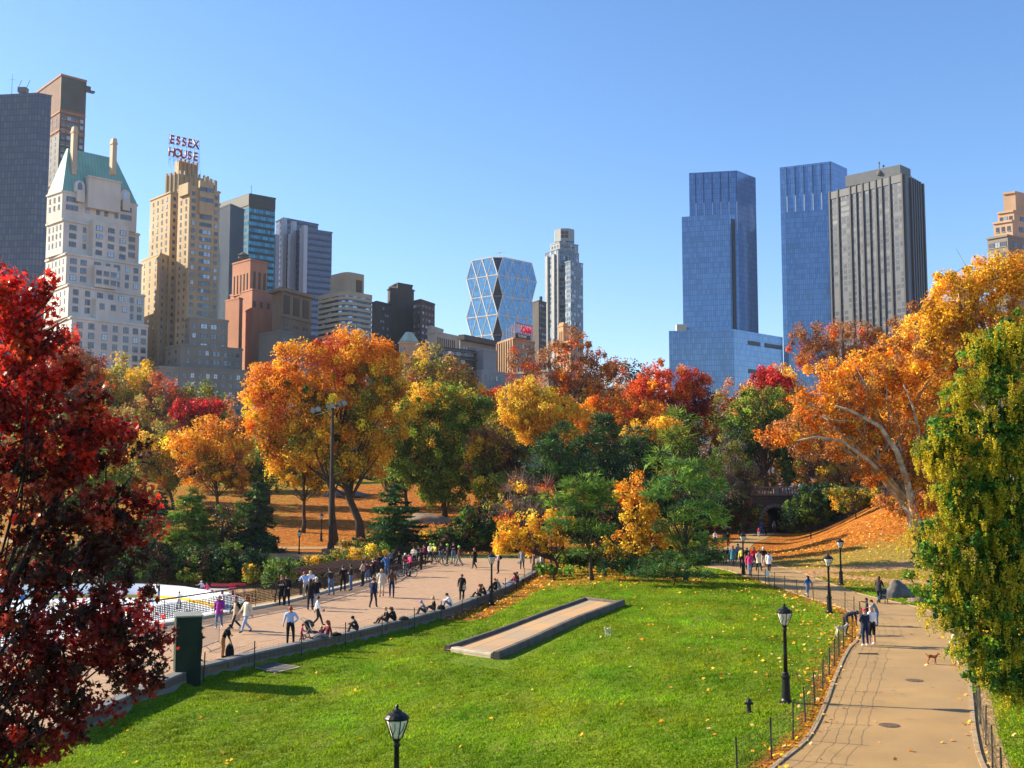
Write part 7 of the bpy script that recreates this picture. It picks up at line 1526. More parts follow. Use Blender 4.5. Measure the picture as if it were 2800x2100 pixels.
def head_part(kind, pose, child):
    key = (kind, pose, child)
    if key in PARTS: return PARTS[key]
    J = body_mesh(pose, child=child)[1] if (pose, True, False, 1.0, child) in BODY else pose_joints(pose)
    h_ = J['hd']; up_ = (J['ht'] - J['nk']).normalized(); fw = Vector((0, 1, 0)) if pose != 'bend' else Vector((0, .3, -1)).normalized(); fw = (fw - up_ * fw.dot(up_)).normalized(); sd = fw.cross(up_)
    s = 1.38 if child else 1.0; c = h_ + up_ * .035 * s; mb = MB(); vs = []; nu, nv = 12, 8
    def P(a, e, r): return c + (sd * math.cos(a) * math.cos(e) * .098 + fw * math.sin(a) * math.cos(e) * .108 + up_ * math.sin(e) * .112) * r * s
    for j in range(nv + 1):
        for i in range(nu):
            a = 2 * math.pi * i / nu; front = max(0, math.sin(a)); 
            e0 = {'cap': .12, 'helmet': .05}.get(kind, -.75 + 1.15 * front ** .8 if kind != 'long' else -.9 + 1.3 * front ** .7)
            if kind == 'bun': e0 = -.55 + 1.1 * front
            e = e0 + (math.pi / 2 - e0) * j / nv; r = 1.0 if kind not in ('helmet',) else 1.16
            vs.append(P(a, e, r + .03 * math.sin(a * 5 + j)))
    mb.add(vs, [(j * nu + i, j * nu + (i + 1) % nu, (j + 1) * nu + (i + 1) % nu, (j + 1) * nu + i) for j in range(nv) for i in range(nu)] + [tuple(range(nu))[::-1]])
    if kind == 'long':
        q = c - fw * .05; dn = Vector((0, 0, -1)); mb.tube([q + up_ * .05, q - fw * .035 + dn * .10, q - fw * .05 + dn * .24, q - fw * .045 + dn * .36], [.09, .10, .085, .04], 8)
    if kind == 'bun': mb.tube([c + up_ * .09 - fw * .03, c + up_ * .16 - fw * .05], [.045, .035], 8)
    if kind == 'cap': mb.add([c + sd * x * .08 + fw * y + up_ * z for x, y, z in ((-1, .09, .02), (1, .09, .02), (.8, .20, .0), (-.8, .20, .0))] + [c + sd * x * .08 + fw * y + up_ * z for x, y, z in ((-1, .09, .035), (1, .09, .035), (.8, .20, .012), (-.8, .20, .012))], [(0, 1, 2, 3), (7, 6, 5, 4), (0, 4, 5, 1), (1, 5, 6, 2), (2, 6, 7, 3), (3, 7, 4, 0)])
    if kind == 'helmet': mb.tube([c + fw * .0 + up_ * .115 * s, c - fw * .02 + up_ * .135 * s], [.05, .03], 6)
    PARTS[key] = mb.mesh('hair' if kind not in ('cap', 'helmet') else kind, [HR['brown']], uv=False, smooth=True); return PARTS[key]
def coat_mesh(pose, ln):
    key = ('coat', pose, ln)
    if key in PARTS: return PARTS[key]
    J = pose_joints(pose); mb = MB(); n = 12; vs = []
    levels = [(J['ch'] + V3(0, 0, .06), .175, .13), (J['sp'], .17, .135), (J['pel'], .185, .15), (J['pel'] + V3(0, 0, -ln * .5), .20, .17), (J['pel'] + V3(0, 0, -ln), .22, .20)]
    for c, rx, ry in levels: vs += [c + V3(math.cos(2 * math.pi * i / n) * rx, math.sin(2 * math.pi * i / n) * ry, 0) for i in range(n)]
    mb.add(vs, [(j * n + (i + 1) % n, j * n + i, (j + 1) * n + i, (j + 1) * n + (i + 1) % n) for j in range(4) for i in range(n)] + [tuple(range(n))]); PARTS[key] = mb.mesh('coat', [CL['black']], uv=False, smooth=True); return PARTS[key]
STAND = {'rail': 1.62, 'bend': 1.08, 'stoop': 1.55}
def person(px, fy, hy, pose, head, top, bot, hair, label, hk='short', skin=0, sleeves=True, shorts=False, shoe='shoe', coat=None, cap=None, z=None, fat=1.0, child=False, group=None, hgt_=None):
    if z is None:
        p = G(px, fy, 0); z = 0.0 if bool(inside(PLAZA, np.array([p.x]), np.array([p.y]))[0]) else None
        p = G(px, fy, 0.0) if z == 0 else GT(px, fy) + Vector((0, 0, .03))
    else: p = G(px, fy, z)
    if pose in ('sit', 'sit2', 'hunch'): sc_ = (hgt_ or 1.7) / 1.75
    else: h_ = (fy - hy) * p.y / F / .985; sc_ = (hgt_ or max(.8 if child else 1.5, min(1.92, h_ * 1.75 / STAND.get(pose, 1.75) ))) / 1.75
    me, J = body_mesh(pose, sleeves, shorts, fat, child); o = bpy.data.objects.new('person', me); C.objects.link(o); o.location = p; o.rotation_euler.z = -R(head); o.scale = (sc_,) * 3
    for i, m_ in enumerate((SKIN[skin], CL[top], CL[bot], CL[shoe], HR['brown'])): o.material_slots[i].link = 'OBJECT'; o.material_slots[i].material = m_
    def kid(name, me_, m_):
        c = bpy.data.objects.new(name, me_); C.objects.link(c); c.parent = o; c.material_slots[0].link = 'OBJECT'; c.material_slots[0].material = m_; return c
    if hair: kid('hair', head_part(hk, pose, child), HR[hair])
    if cap == 'helmet': kid('helmet', head_part('helmet', pose, child), HELM)
    elif cap: kid('cap', head_part('cap', pose, child), CAPS[cap])
    if coat: kid('coat', coat_mesh(pose, coat[1]), CL[coat[0]])
    tag(o, label, 'person', group); o['px'] = px; del o['px']; return o, p, J, sc_
def held(o, J, sc_, joint, name, label, cat, builder, off=(0, 0, 0)):
    q = Matrix.Rotation(o.rotation_euler.z, 3, 'Z') @ ((J[joint] + Vector(off)) * sc_); p = o.location + q; mb = MB(); m_ = builder(mb); b = mb.build(name, m_); b.location = p; b.rotation_euler.z = o.rotation_euler.z; return tag(b, label, cat)
def backpack(m_):
    def f(mb):
        for (w_, d_, h_, z_) in ((.30, .16, .40, 0), (.24, .07, .20, -.06)):
            y = -.17 if w_ > .25 else -.27; k = 10; pts = []
            prof = [(-h_ / 2, .8), (-h_ * .42, 1), (h_ * .30, 1), (h_ * .45, .8), (h_ / 2, .5)]; vs = []
            for zz, s_ in prof: vs += [(w_ / 2 * s_ * abs(math.cos(a)) ** .6 * (1 if math.cos(a) > 0 else -1), y + d_ / 2 * abs(math.sin(a)) ** .6 * (1 if math.sin(a) > 0 else -1), z_ + zz) for a in [2 * math.pi * i / k for i in range(k)]]
            mb.add(vs, [(j * k + i, j * k + (i + 1) % k, (j + 1) * k + (i + 1) % k, (j + 1) * k + i) for j in range(4) for i in range(k)] + [tuple(range(k))[::-1], tuple(range(4 * k, 5 * k))])
        for s in (-.1, .1): mb.tube([(s, -.12, .18), (s, .02, .22), (s * 1.2, .12, .08), (s * 1.3, 0, -.16)], .02, 4)
        return m_
    return f
def handbag(m_, w_=.3):
    def f(mb):
        mb.add([(-w_ / 2, -.05, -.40), (w_ / 2, -.05, -.40), (w_ / 2, .05, -.40), (-w_ / 2, .05, -.40), (-w_ * .4, -.03, -.14), (w_ * .4, -.03, -.14), (w_ * .4, .03, -.14), (-w_ * .4, .03, -.14)], [(3, 2, 1, 0), (4, 5, 6, 7), (0, 1, 5, 4), (1, 2, 6, 5), (2, 3, 7, 6), (3, 0, 4, 7)])
        mb.tube([(-w_ * .3, 0, -.15), (-.03, 0, .01), (.03, 0, .01), (w_ * .3, 0, -.15)], .008, 4); return m_
    return f
GW, GS, GPA, GR_, GCY, GSK = 'people walking on the plaza', 'people sitting on the low wall', 'people on the right path', 'people leaning at the railing', 'cyclists at the end of the plaza', 'skaters on the ice rink'
P_ = person
P_(599, 1720, 1631, 'walk2', 178, 'purple', 'jeans', 'grey', 'woman in a purple sweater and jeans walking along the railing', group=GW, fat=1.12, shoe='whiteshoe', coat=('purple', .18))
P_(645, 1724, 1634, 'walk', 238, 'black', 'dark', 'red', 'man in black jacket and red scarf between purple and cream walkers', group=GW, coat=('beige', .42), shoe='whiteshoe')
P_(674, 1732, 1633, 'walk', 232, 'cream', 'lightjeans', 'red', 'woman in a cream jacket and pale jeans striding left', hk='long', group=GW, coat=('cream', .12))
P_(770, 1655, 1568, 'fold', 178, 'black', 'black', 'red', 'taller of two black coated people with backs to the railing', group=GR_, coat=('black', .45))
P_(784, 1656, 1577, 'hold', 182, 'black', 'black', 'brown', 'shorter of two black coated people with backs to the railing', group=GR_, coat=('black', .4), hk='long')
P_(836, 1640, 1566, 'rail', 330, 'lightblue', 'beige', 'red', 'man in pale blue shirt leaning over the railing', group=GR_)
P_(848, 1636, 1566, 'rail', 350, 'white', 'dark', 'blonde', 'blond person leaning on the railing behind the pale blue shirt', group=GR_)
P_(848, 1669, 1578, 'stand', 5, 'black', 'dark', 'brown', 'woman with long brown hair in black coat standing beside white cap', hk='long', group=GW, coat=('black', .3))
P_(864, 1662, 1574, 'fold', 355, 'black', 'lightjeans', None, 'person in white cap, black jacket and light jeans seen from behind', cap='white', group=GW, coat=('black', .14))
o, p, J, s = P_(868, 1714, 1633, 'walk', 80, 'white', 'dark', 'brown', 'man in a white shirt walking right with a drink', group=GW)
held(o, J, s, 'hnr', 'cup', 'dark paper cup in the hand of the man in white shirt', 'cup', lambda mb: (mb.lathe((0, .03, -.02), [(.028, 0), (.04, .11), (.042, .12), (.03, .13)], 8), CL['maroon'])[1])
P_(793, 1762, 1662, 'hip', 358, 'lightblue', 'black', 'red', 'man in pale blue shirt and black trousers, hand on hip, nearest the wall', group=GW, fat=1.08)
P_(824, 1757, 1708, 'push', 85, 'pink', 'maroon', 'red', 'toddler in pink reaching towards the stroller', child=True, group=GW)
P_(881, 1742, 0, 'sit', 200, 'pink', 'grey', 'blonde', 'small child in pink and white sitting beside the red haired woman', child=True, hgt_=1.05, group=GS, z=.12)
P_(896, 1744, 0, 'sit2', 240, 'maroon', 'grey', 'red', 'red haired woman in dark magenta sitting on the wall by the stroller', group=GS, z=.12, hk='long')
P_(608, 1800, 1716, 'stoop', 95, 'black', 'rust', None, 'man in black T-shirt, cap and rust trousers bending over a bag', sleeves=False, cap='black', skin=1, group=GW)
P_(546, 1808, 1717, 'fold', 60, 'black', 'black', None, 'person in black with a cap half hidden by the utility box', cap='black', group=GW)
P_(980, 1726, 0, 'hunch', 265, 'dark', 'dark', 'black', 'man in a dark suit sitting alone on the wall facing left', group=GS, z=.12)
P_(1060, 1702, 0, 'sit', 250, 'black', 'dark', 'blonde', 'blonde woman in black sitting on the wall with bare arms', sleeves=False, group=GS, z=.12)
P_(1083, 1699, 0, 'hunch', 280, 'black', 'black', 'brown', 'dark haired woman in black sitting close to the blonde woman', hk='long', group=GS, z=.12)
o, p, J, s = P_(1020, 1663, 1575, 'walk2', 20, 'navy', 'dark', 'brown', 'man in a navy jacket with blue bag seen from behind', group=GW, coat=('navy', .1))
held(o, J, s, 'hnl', 'shoulder_bag', 'blue bag on the hip of the man in navy jacket', 'bag', handbag(CL['blue'], .36), (0, 0, .3))
P_(1043, 1633, 1557, 'walk2', 170, 'cream', 'cream', 'blonde', 'man in cream T-shirt and shorts walking towards the camera', sleeves=False, shorts=True, group=GW, coat=('cream', .1))
P_(1071, 1635, 1556, 'walk', 175, 'brown', 'navy', 'brown', 'woman in a brown top and dark jeans beside the man in cream', hk='long', sleeves=False, group=GW, skin=1)
P_(938, 1618, 1548, 'hold', 350, 'black', 'black', 'black', 'person in black with a red bag at the railing', group=GR_)
P_(960, 1616, 1541, 'fold', 275, 'dark', 'jeans', 'black', 'man in a dark T-shirt and jeans at the railing facing left', sleeves=False, skin=1, group=GR_)
P_(992, 1603, 1535, 'fold', 285, 'beige', 'dark', 'black', 'man in a grey beige T-shirt leaning at the railing', sleeves=False, skin=1, group=GR_)
P_(1006, 1592, 1537, 'ride', 300, 'maroon', 'jeans', 'black', 'rider in dark red with a black bicycle by the railing', group=GCY)
P_(1020, 1586, 1528, 'fold', 220, 'black', 'black', 'blonde', 'blonde person in black beside the dark red rider', group=GCY)
P_(1044, 1576, 1516, 'rail', 300, 'black', 'dark', 'red', 'red haired man in black coat leaning at the railing', group=GR_)
P_(1058, 1580, 1522, 'rail', 330, 'blue', 'jeans', 'brown', 'man in blue denim bending to the railing', group=GR_)
P_(1107, 1576, 1512, 'hold', 120, 'maroon', 'grey', 'white', 'white haired woman in a wine red vest by a bicycle', group=GCY)
P_(1121, 1577, 1515, 'hold', 240, 'pink', 'black', 'brown', 'woman in a bright pink top by a bicycle', group=GCY)
P_(1091, 1562, 1509, 'stand', 150, 'black', 'black', 'black', 'person in black behind the wine red vest', group=GCY)
P_(1152, 1560, 1490, 'hip', 290, 'black', 'black', 'black', 'person in black with bare tan arms left of the green helmets', sleeves=False, skin=1, group=GCY)
P_(1132, 1552, 1492, 'fold', 200, 'cream', 'dark', 'brown', 'person in cream standing among bicycles at the left', group=GCY)
P_(1176, 1540, 1480, 'ride', 160, 'white', 'navy', None, 'rider in white with bright green helmet', cap='helmet', group=GCY)
P_(1190, 1541, 1485, 'ride', 220, 'yellow', 'dark', None, 'rider in yellow with bright green helmet', cap='helmet', group=GCY)
P_(1224, 1543, 1480, 'hold', 250, 'dark', 'dark', None, 'rider in charcoal with bright green helmet behind the green bicycle', cap='helmet', group=GCY)
P_(1256, 1550, 1492, 'walk', 285, 'brown', 'grey', None, 'person in brown jacket and green helmet walking left', cap='helmet', group=GCY, coat=('brown', .12))
P_(1298, 1557, 1496, 'walk2', 285, 'black', 'black', 'red', 'red haired woman in black coat and brown boots', shoe='rust', group=GW, coat=('black', .38))
o, p, J, s = P_(1363, 1569, 1508, 'hold', 270, 'lilac', 'dark', 'red', 'person in lilac top with dark backpack right of the lamp', group=GW)
held(o, J, s, 'ch', 'backpack', 'dark backpack worn by the person in lilac', 'backpack', backpack(CL['dark']), (0, 0, -.06))
o, p, J, s = P_(1428, 1557, 1501, 'walk2', 185, 'grey', 'black', 'red', 'woman in a grey coat over black with a white bag', group=GW, coat=('grey', .3))
held(o, J, s, 'hnr', 'shopping_bag', 'white bag carried by the woman in grey coat', 'bag', handbag(CL['white'], .3))
o, p, J, s = P_(1263, 1642, 1572, 'walk2', 180, 'black', 'black', 'brown', 'woman all in black walking towards the camera carrying a coat', group=GW, coat=('black', .35))
held(o, J, s, 'hnl', 'handbag', 'brown and white handbag of the woman all in black', 'bag', handbag(CL['beige'], .26), (0, 0, .15))
P_(1166, 1678, 0, 'hunch', 265, 'grey', 'dark', None, 'person in a purple hat and grey T-shirt sitting on the wall', sleeves=False, cap='purple', group=GS, z=.12)
P_(1190, 1671, 0, 'sit', 262, 'black', 'dark', 'blonde', 'blonde with a bun in black sitting between purple hat and white shirt', hk='bun', group=GS, z=.12)
P_(1236, 1659, 0, 'hunch', 268, 'white', 'jeans', 'black', 'man in a white shirt hunched over on the wall', group=GS, z=.12, hgt_=1.8)
P_(1316, 1632, 0, 'sit', 275, 'brown', 'black', 'red', 'curly red brown haired woman in brown sitting left of the lamp', hk='long', group=GS, z=.12, sleeves=False)
P_(1330, 1629, 0, 'hunch', 270, 'dark', 'dark', None, 'man in a dark cap and jacket sitting left of the lamp', cap='black', group=GS, z=.12)
P_(1357, 1614, 0, 'sit', 300, 'black', 'black', 'red', 'person in black sitting just right of the lamp post', group=GS, z=.12)
P_(1370, 1613, 0, 'hunch', 275, 'grey', 'beige', 'blonde', 'blonde woman in a grey sweater sitting right of the lamp', group=GS, z=.12)
P_(1407, 1597, 0, 'sit2', 260, 'maroon', 'lightjeans', 'brown', 'long haired woman in pale jeans sitting near the end of the wall', hk='long', group=GS, z=.12)
P_(1418, 1594, 0, 'sit', 265, 'dark', 'dark', 'brown', 'short haired man in charcoal sitting last on the wall', group=GS, z=.12)
P_(1507, 1552, 1500, 'hold', 250, 'brown', 'dark', 'blonde', 'person in a brown jacket under the trees beyond the plaza corner', z=0.0)
o, p, J, s = P_(303, 1722, 1640, 'rail', 5, 'black', 'black', 'black', 'dark haired person in black leaning on the railing behind red leaves', group=GR_)
P_(312, 1720, 1639, 'rail', 10, 'black', 'black', 'blonde', 'blonde person in black leaning on the railing above the rink', hk='long', group=GR_)
P_(332, 1722, 1636, 'rail', 355, 'navy', 'navy', 'grey', 'person in a dark blue coat leaning on the railing above the rink', group=GR_)
P_(345, 1722, 1638, 'rail', 5, 'black', 'dark', 'brown', 'brown haired person with tan bag leaning on the railing', group=GR_)
P_(382, 1708, 1633, 'rail', 320, 'green', 'dark', 'grey', 'person in a dark green coat leaning far over the railing', group=GR_, fat=1.15)
for a in ((402, 1645, 1594, 'skate', 90, 'maroon', 'dark', 'maroon hooded skater facing right on the ice', 'brown', {}), (413, 1661, 1610, 'skate', 0, 'white', 'lightjeans', 'skater in white with pale jeans nearest the railing', 'brown', {}), (434, 1644, 1595, 'camera', 270, 'dark', 'jeans', 'skater in dark vest raising hands opposite the maroon skater', 'brown', {}),
          (551, 1633, 1598, 'skate', 200, 'lilac', 'maroon', 'skater in lilac top and white cap near the curved rink end', None, dict(cap='white')), (566, 1630, 1602, 'skate', 190, 'pink', 'pink', 'small skater in pink at the curved end of the rink', 'brown', dict(child=True, hgt_=1.2)), (489, 1668, 1626, 'skate', 10, 'white', 'grey', 'dark haired skater in white just behind the railing', 'black', {}), (143, 1690, 1650, 'skate', 30, 'beige', 'dark', 'skater in a tan jacket seen through the red leaves', 'brown', {}), (60, 1672, 1634, 'skate', 120, 'blue', 'dark', 'skater in blue far left on the ice', 'black', {}), (250, 1652, 1615, 'skate', 250, 'red', 'dark', 'skater in red jacket left of the rink centre', 'black', {})):
    P_(a[0], a[1], a[2], a[3], a[4], a[5], a[6], a[8], a[7], z=-2.6, group=GSK, **a[9])
for a in ((2082, 1462, 1425, 'walk', 170, 'blue', 'blue', 'black', 'person in bright blue just outside the underpass', {}), (2075, 1469, 1441, 'stand', 180, 'pink', 'white', None, 'small child in a pink top and red cap by the underpass', dict(cap='red', child=True, hgt_=1.25)), (2094, 1466, 1437, 'walk2', 190, 'black', 'black', 'black', 'person in black at the mouth of the underpass', {}), (2117, 1460, 1426, 'walk', 180, 'grey', 'dark', 'grey', 'person in grey emerging from the underpass', {}),
          (1991, 1497, 1457, 'walk2', 180, 'black', 'black', 'brown', 'person in black with white shirt front alone on the far path', {}), (1956, 1492, 1454, 'walk', 180, 'white', 'dark', 'brown', 'person in white shirt on the far path behind the juniper', {}), (1932, 1505, 1466, 'walk', 120, 'dark', 'beige', 'brown', 'person in charcoal half hidden by the low pine', {}),
          (1947, 1542, 1492, 'walk2', 10, 'navy', 'jeans', 'brown', 'person in navy with blue jeans at the left of the crowd', {}), (1962, 1544, 1498, 'stand', 350, 'black', 'dark', 'black', 'person in black second from the left of the crowd', {}), (1975, 1548, 1499, 'walk2', 5, 'black', 'dark', 'blonde', 'person with big orange blonde hair in a black coat in the crowd', dict(hk='long', coat=('black', .4))), (1991, 1541, 1503, 'walk', 350, 'navy', 'dark', 'black', 'person in dark navy behind the teal coat', {}),
          (2004, 1550, 1492, 'walk2', 5, 'teal', 'navy', 'red', 'red haired woman in a long teal coat seen from behind', dict(hk='long', coat=('teal', .35))), (2019, 1540, 1489, 'walk', 350, 'grey', 'dark', 'black', 'man in a grey jacket just left of the lamp post', {}), (2029, 1556, 1500, 'stand', 200, 'yellow', 'black', 'black', 'person in pale yellow directly behind the lamp post', {}), (2043, 1559, 1496, 'walk2', 180, 'black', 'black', 'black', 'black haired woman in black just right of the lamp post', dict(hk='long')),
          (2050, 1575, 1504, 'walk2', 175, 'pink', 'lightjeans', 'brown', 'woman in a hot pink jacket and pale jeans nearest the fence', dict(hk='long', coat=('pink', .1))), (2062, 1556, 1496, 'walk', 180, 'red', 'dark', 'black', 'black haired person in red behind the pink jacket', dict(hk='long')), (2075, 1564, 1507, 'walk', 170, 'cream', 'black', 'black', 'woman in a cream jacket in the middle of the crowd', dict(coat=('cream', .25))), (2088, 1555, 1496, 'walk2', 0, 'black', 'beige', 'white', 'white haired man in a black jacket walking away', {}), (2103, 1566, 1511, 'walk2', 180, 'white', 'black', 'black', 'woman in a white coat at the right end of the crowd', dict(coat=('white', .25), hk='long')),
          (2210, 1637, 1579, 'walk2', 340, 'blue', 'jeans', 'black', 'person in bright blue jacket and hat walking alone up the path', dict(hk='long')), (2404, 1651, 1579, 'push', 40, 'dark', 'navy', 'brown', 'woman in a black leather jacket pushing a stroller', dict(hk='long', coat=('dark', .15))),
          (2312, 1738, 1682, 'bend', 80, 'navy', 'dark', 'brown', 'man in navy bending over the fence to a white dog', dict(skin=1, sleeves=False, hgt_=1.8)), (2367, 1769, 1670, 'fold', 340, 'navy', 'navy', None, 'boy in a red cap and dark tracksuit on the path', dict(cap='red', shoe='whiteshoe')), (2386, 1766, 1647, 'hold', 330, 'white', 'black', None, 'adult in white T-shirt, black shorts and cap beside the boy', dict(cap='grey', shorts=True, sleeves=False, shoe='whiteshoe')), (2400, 1714, 1650, 'stoop', 300, 'grey', 'jeans', 'black', 'crouching person in jeans behind the adult in white', {}), (2372, 1712, 1640, 'point', 290, 'dark', 'dark', 'black', 'dark haired person pointing over the fence behind the boy', dict(skin=1)),
          (2618, 1826, 1722, 'walk2', 330, 'cream', 'beige', 'brown', 'dog walker in a cream jacket half hidden by the tassel tree', dict(shoe='rust'))):
    P_(a[0], a[1], a[2], a[3], a[4], a[5], a[6], a[7], a[8], group=GPA, **a[9])
for a in ((1206, 1539, 1482, 'hold', 190, 'dark', 'jeans', 'brown', 'bare headed person in charcoal between the yellow and charcoal riders'), (1144, 1548, 1492, 'fold', 160, 'navy', 'dark', 'black', 'person in navy among the bicycles near the railing end'), (1070, 1560, 1510, 'rail', 320, 'grey', 'dark', 'black', 'person in grey at the railing behind the blue denim man'), (1160, 1546, 1490, 'hip', 200, 'maroon', 'dark', 'brown', 'person in maroon standing left of the white shirted rider'), (1030, 1582, 1530, 'rail', 320, 'maroon', 'dark', 'black', 'person in dark red leaning at the railing left of the black coat'), (1455, 1541, 1490, 'stand', 200, 'dark', 'dark', 'brown', 'person in charcoal at the far right corner of the plaza'), (905, 1628, 1560, 'rail', 330, 'dark', 'jeans', 'brown', 'person in charcoal bending at the railing left of the red bag'), (1240, 1536, 1484, 'fold', 180, 'black', 'jeans', 'black', 'person in black with jeans by the far railing near the green bicycle')):
    P_(*a, group=GW)
# bags on the ground
def groundbag(p, sx, sy, sz, m_, label, name='bag', cat='bag'):
    mb = MB(); k = 12; prof = [(0, .85), (.12, 1), (.55, .95), (.85, .7), (1, .3)]; vs = []
    for z_, s_ in prof: vs += [p + V3(sx * s_ * math.cos(2 * math.pi * i / k) * (1 + .08 * math.sin(3 * i)), sy * s_ * math.sin(2 * math.pi * i / k), z_ * sz) for i in range(k)]
    mb.add(vs, [(j * k + i, j * k + (i + 1) % k, (j + 1) * k + (i + 1) % k, (j + 1) * k + i) for j in range(4) for i in range(k)] + [tuple(range(4 * k, 5 * k)), tuple(range(k))[::-1]]); mb.tube([p + V3(-sx * .3, 0, sz * .9), p + V3(0, 0, sz * 1.25), p + V3(sx * .3, 0, sz * .9)], .012, 4)
    return tag(mb.build(name, m_, smooth=True), label, cat)
groundbag(G(628, 1798, 0), .2, .16, .62, CL['black'], 'big black backpack standing beside the man in rust trousers', 'backpack', 'backpack')
groundbag(G(1104, 1695, .12), .3, .18, .2, CL['dark'], 'dark bag lying on the wall right of the dark haired woman'); groundbag(G(1206, 1666, .12), .26, .18, .26, CL['black'], 'black bag on the wall between blonde bun and white shirt'); groundbag(G(919, 1738, .12), .3, .18, .16, CL['black'], 'flat black bag on the wall right of the red haired woman'); groundbag(G(1430, 1590, .12), .14, .12, .22, CL['black'], 'small black bag at the far end of the low wall')
# ---- four legged animals
def quadruped(name, label, cat, p, heading, H, col, col2=None, slim=1.0, tail='up', horse=False):
    """H = shoulder height; skeleton of connected joints skinned as one surface; +Y forward"""
    J = dict(chest=V3(0, .32, .80), bel=V3(0, 0, .80), rump=V3(0, -.36, .86), nk=V3(0, .50, .95 if not horse else 1.12), hd=V3(0, .60, 1.12 if not horse else 1.42), mz=V3(0, .82, 1.04 if not horse else 1.22), t1=V3(0, -.50, .92), t2=V3(0, -.66, 1.15 if tail == 'up' else .62))
    for s, n in ((-1, 'l'), (1, 'r')):
        J['f1' + n] = V3(s * .12, .32, .62); J['f2' + n] = V3(s * .12, .34, .34); J['f3' + n] = V3(s * .12, .33 + s * .05, .05); J['f4' + n] = V3(s * .12, .40 + s * .05, .03)
        J['h1' + n] = V3(s * .12, -.30, .60); J['h2' + n] = V3(s * .13, -.46, .32); J['h3' + n] = V3(s * .13, -.40 - s * .05, .05); J['h4' + n] = V3(s * .13, -.33 - s * .05, .03)
    E = [('chest', 'bel'), ('bel', 'rump'), ('chest', 'nk'), ('nk', 'hd'), ('hd', 'mz'), ('rump', 't1'), ('t1', 't2')] + [e for n in 'lr' for e in (('chest', 'f1' + n), ('f1' + n, 'f2' + n), ('f2' + n, 'f3' + n), ('f3' + n, 'f4' + n), ('rump', 'h1' + n), ('h1' + n, 'h2' + n), ('h2' + n, 'h3' + n), ('h3' + n, 'h4' + n))]
    rd = dict(chest=.20, bel=.17, rump=.17, nk=.12, hd=.115, mz=.06, t1=.05, t2=.035, f1=.075, f2=.045, f3=.035, f4=.03, h1=.095, h2=.045, h3=.035, h4=.03)
    names = list(J); me = bpy.data.meshes.new('sk'); me.from_pydata([J[k] for k in names], [(names.index(a), names.index(b)) for a, b in E], []); o = bpy.data.objects.new('sk', me); C.objects.link(o); md = o.modifiers.new('s', 'SKIN'); md.use_smooth_shade = True
    for i, k in enumerate(names): r = rd.get(k, rd.get(k[:2], .05)) * slim; me.skin_vertices[0].data[i].radius = (r, r); me.skin_vertices[0].data[i].use_root = k == 'bel'
    sb = o.modifiers.new('b', 'SUBSURF'); sb.levels = 1; sb.render_levels = 1; bm_ = bpy.data.meshes.new_from_object(o.evaluated_get(bpy.context.evaluated_depsgraph_get())); bpy.data.objects.remove(o); bpy.data.meshes.remove(me)
    mb = MB(); mb.add([v.co.copy() for v in bm_.vertices], [tuple(q.vertices) for q in bm_.polygons]); bpy.data.meshes.remove(bm_)
    for s in (-1, 1): mb.tube([J['hd'] + V3(s * .07, -.02, .07), J['hd'] + V3(s * .10, -.01, .17 if horse or tail == 'up' else .02)], [.04, .01], 5); mb.tube([J['hd'] + V3(s * .06, .10, .03), J['hd'] + V3(s * .065, .115, .03)], .014, 5, mi=1)
    mb.tube([J['mz'] + V3(0, .045, .01), J['mz'] + V3(0, .06, .01)], .022, 5, mi=1)
    me = mb.mesh(name, [col, BLACK], uv=False, smooth=True); o = bpy.data.objects.new(name, me); C.objects.link(o); o.location = p; o.rotation_euler.z = -R(heading); o.scale = (H / .98,) * 3; return tag(o, label, cat)
WHF = mat('white_fur', (0.62, 0.54, 0.40), .9, .15, 10); BRF = mat('brown_fur', (0.32, 0.10, 0.035), .9, .2, 10); HRF = mat('bay_coat', (0.20, 0.07, 0.03), .7, .2, 5)
quadruped('dog', 'small cream dog standing alone on the lawn', 'dog', GT(1662, 1741), 215, .42, WHF); quadruped('dog', 'white dog behind the fence petted by the bending man', 'dog', GT(2300, 1741), 80, .55, WHF)
dg_ = quadruped('dog', 'small reddish brown dog on a leash on the near path', 'dog', GT(2549, 1818) + Vector((0, 0, .03)), 100, .40, BRF)
mb = MB(); a = dg_.location + V3(.1, 0, .36); b_ = GT(2612, 1826) + V3(0, 0, .95); mb.tube([a, a.lerp(b_, .5) - V3(0, 0, .28), b_], .008, 4); tag(mb.build('leash', BLACK), 'thin dark leash between the brown dog and its walker', 'leash')
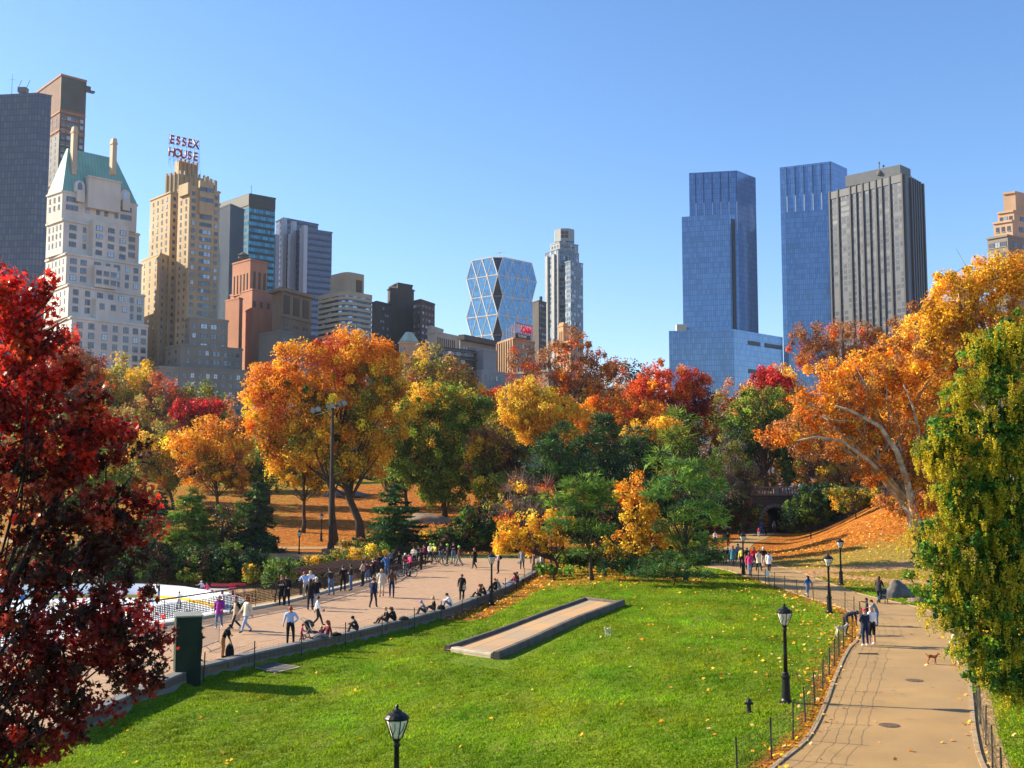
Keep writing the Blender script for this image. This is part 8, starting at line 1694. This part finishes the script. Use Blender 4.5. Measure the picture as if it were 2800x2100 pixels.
# ---- carriages on the bridge road
def carriage(px, Y_, col, label, rz_):
    p = W(px, 1340, Y_); p.z = 5.76 if Y_ < 175 else hz(p.x, p.y); r = empty('carriage', (0, 0, 0)); mb = MB()
    sec = [(-1.1, .55, 1.15), (-1.05, .45, .75), (-.5, .4, .6), (.2, .45, .62), (.8, .4, .8), (.95, .45, 1.2)]; vs = []
    for x, w_, z_ in sec: vs += [(x, -w_, z_), (x, w_, z_), (x, w_, z_ + .35), (x, -w_, z_ + .35)]
    mb.add(vs, [(i * 4 + j, i * 4 + (j + 1) % 4, i * 4 + 4 + (j + 1) % 4, i * 4 + 4 + j) for i in range(5) for j in range(4)] + [(3, 2, 1, 0), (20, 21, 22, 23)]); mb.build('body', col, r)
    mb = MB(); vs = []
    for i in range(6): a = i * .34; vs += [(-1.1 + .1 - .0 + .75 * (1 - math.cos(a)), s, 1.2 + .85 * math.sin(a + .1)) for s in (-.6, .6)]
    mb.add(vs, [(i * 2, i * 2 + 1, i * 2 + 3, i * 2 + 2) for i in range(5)]); mb.build('hood', CL['black'], r)
    mb = MB(); mb.box((-.5, 0, 1.05), (.5, .8, .12)); mb.box((.75, 0, 1.35), (.4, .7, .1)); mb.build('seat', CL['maroon'], r)
    for c, rr in (((-.8, -.62, .5), .5), ((-.8, .62, .5), .5), ((.9, -.55, .38), .38), ((.9, .55, .38), .38)): t, q = MB(), MB(); wheel(t, q, Vector(c), rr, Vector((1, 0, 0)), 16, .035, 8); w_ = t.build('wheel', TYR, r); q.build('rim', WHP, w_)
    mb = MB(); [mb.tube([(1.1, s * .35, .7), (3.0, s * .3, .95)], .03, 4) for s in (-1, 1)]; mb.build('shaft', WFR, r)
    r.location = p; r.rotation_euler.z = rz_; tag(r, label, 'carriage'); return p
p = carriage(2150, 169, WHP, 'white horse carriage on the bridge above the arch', .1); quadruped('horse', 'dark bay horse harnessed to the white carriage on the bridge', 'horse', p + V3(2.6, .3, 0), 84, 1.5, mat('dark_bay', (0.05, 0.03, 0.02), .7, .2, 5), horse=True, tail='down')
p = carriage(2290, 180, REDP, 'red and dark carriage on the road right of the bridge', .05); quadruped('horse', 'chestnut horse seen between the two carriages on the road', 'horse', W(2225, 1330, 178) * 1.0 - V3(0, 0, W(2225, 1330, 178).z - 6.0), 95, 1.55, HRF, horse=True, tail='down')
for px, Y_, top, lb in ((2068, 167, 'rust', 'person in rust brown by the bridge parapet at left'), (2080, 168, 'black', 'person in black beside the parapet on the bridge'), (2130, 168, 'maroon', 'dark red coated person on the bridge beside the white carriage'), (2188, 167.5, 'lightblue', 'person in pale blue on the bridge right of the white carriage'), (2205, 178, 'red', 'person in bright red near the chestnut horse'), (2312, 178, 'rust', 'driver in rust standing by the red carriage')):
    p = W(px, 1340, Y_); z_ = 5.76 if Y_ < 175 else 6.0; o, _, _, _ = P_(px, 1400, 1350, 'stand', 180, top, 'black', 'black', lb, hgt_=1.72, z=0.0); o.location = (p.x, Y_, z_)
# ================================================================ HAZE
mb = MB(); mb.box((0, 1700, 134.0), (4400, 4200, 284.0))
m = bpy.data.materials.new('haze_air'); m.use_nodes = True; n = m.node_tree; n.nodes.remove(n.nodes['Principled BSDF'])
v = n.nodes.new('ShaderNodeVolumePrincipled'); v.inputs['Color'].default_value = (0.72, 0.84, 1.0, 1); v.inputs['Density'].default_value = 0.00006; v.inputs['Anisotropy'].default_value = 0.45
n.links.new(v.outputs[0], n.nodes['Material Output'].inputs['Volume'])
hz_ = mb.build('haze', m, uv=False); tag(hz_, 'thin blue air haze over the park and skyline', 'haze', kind='stuff')
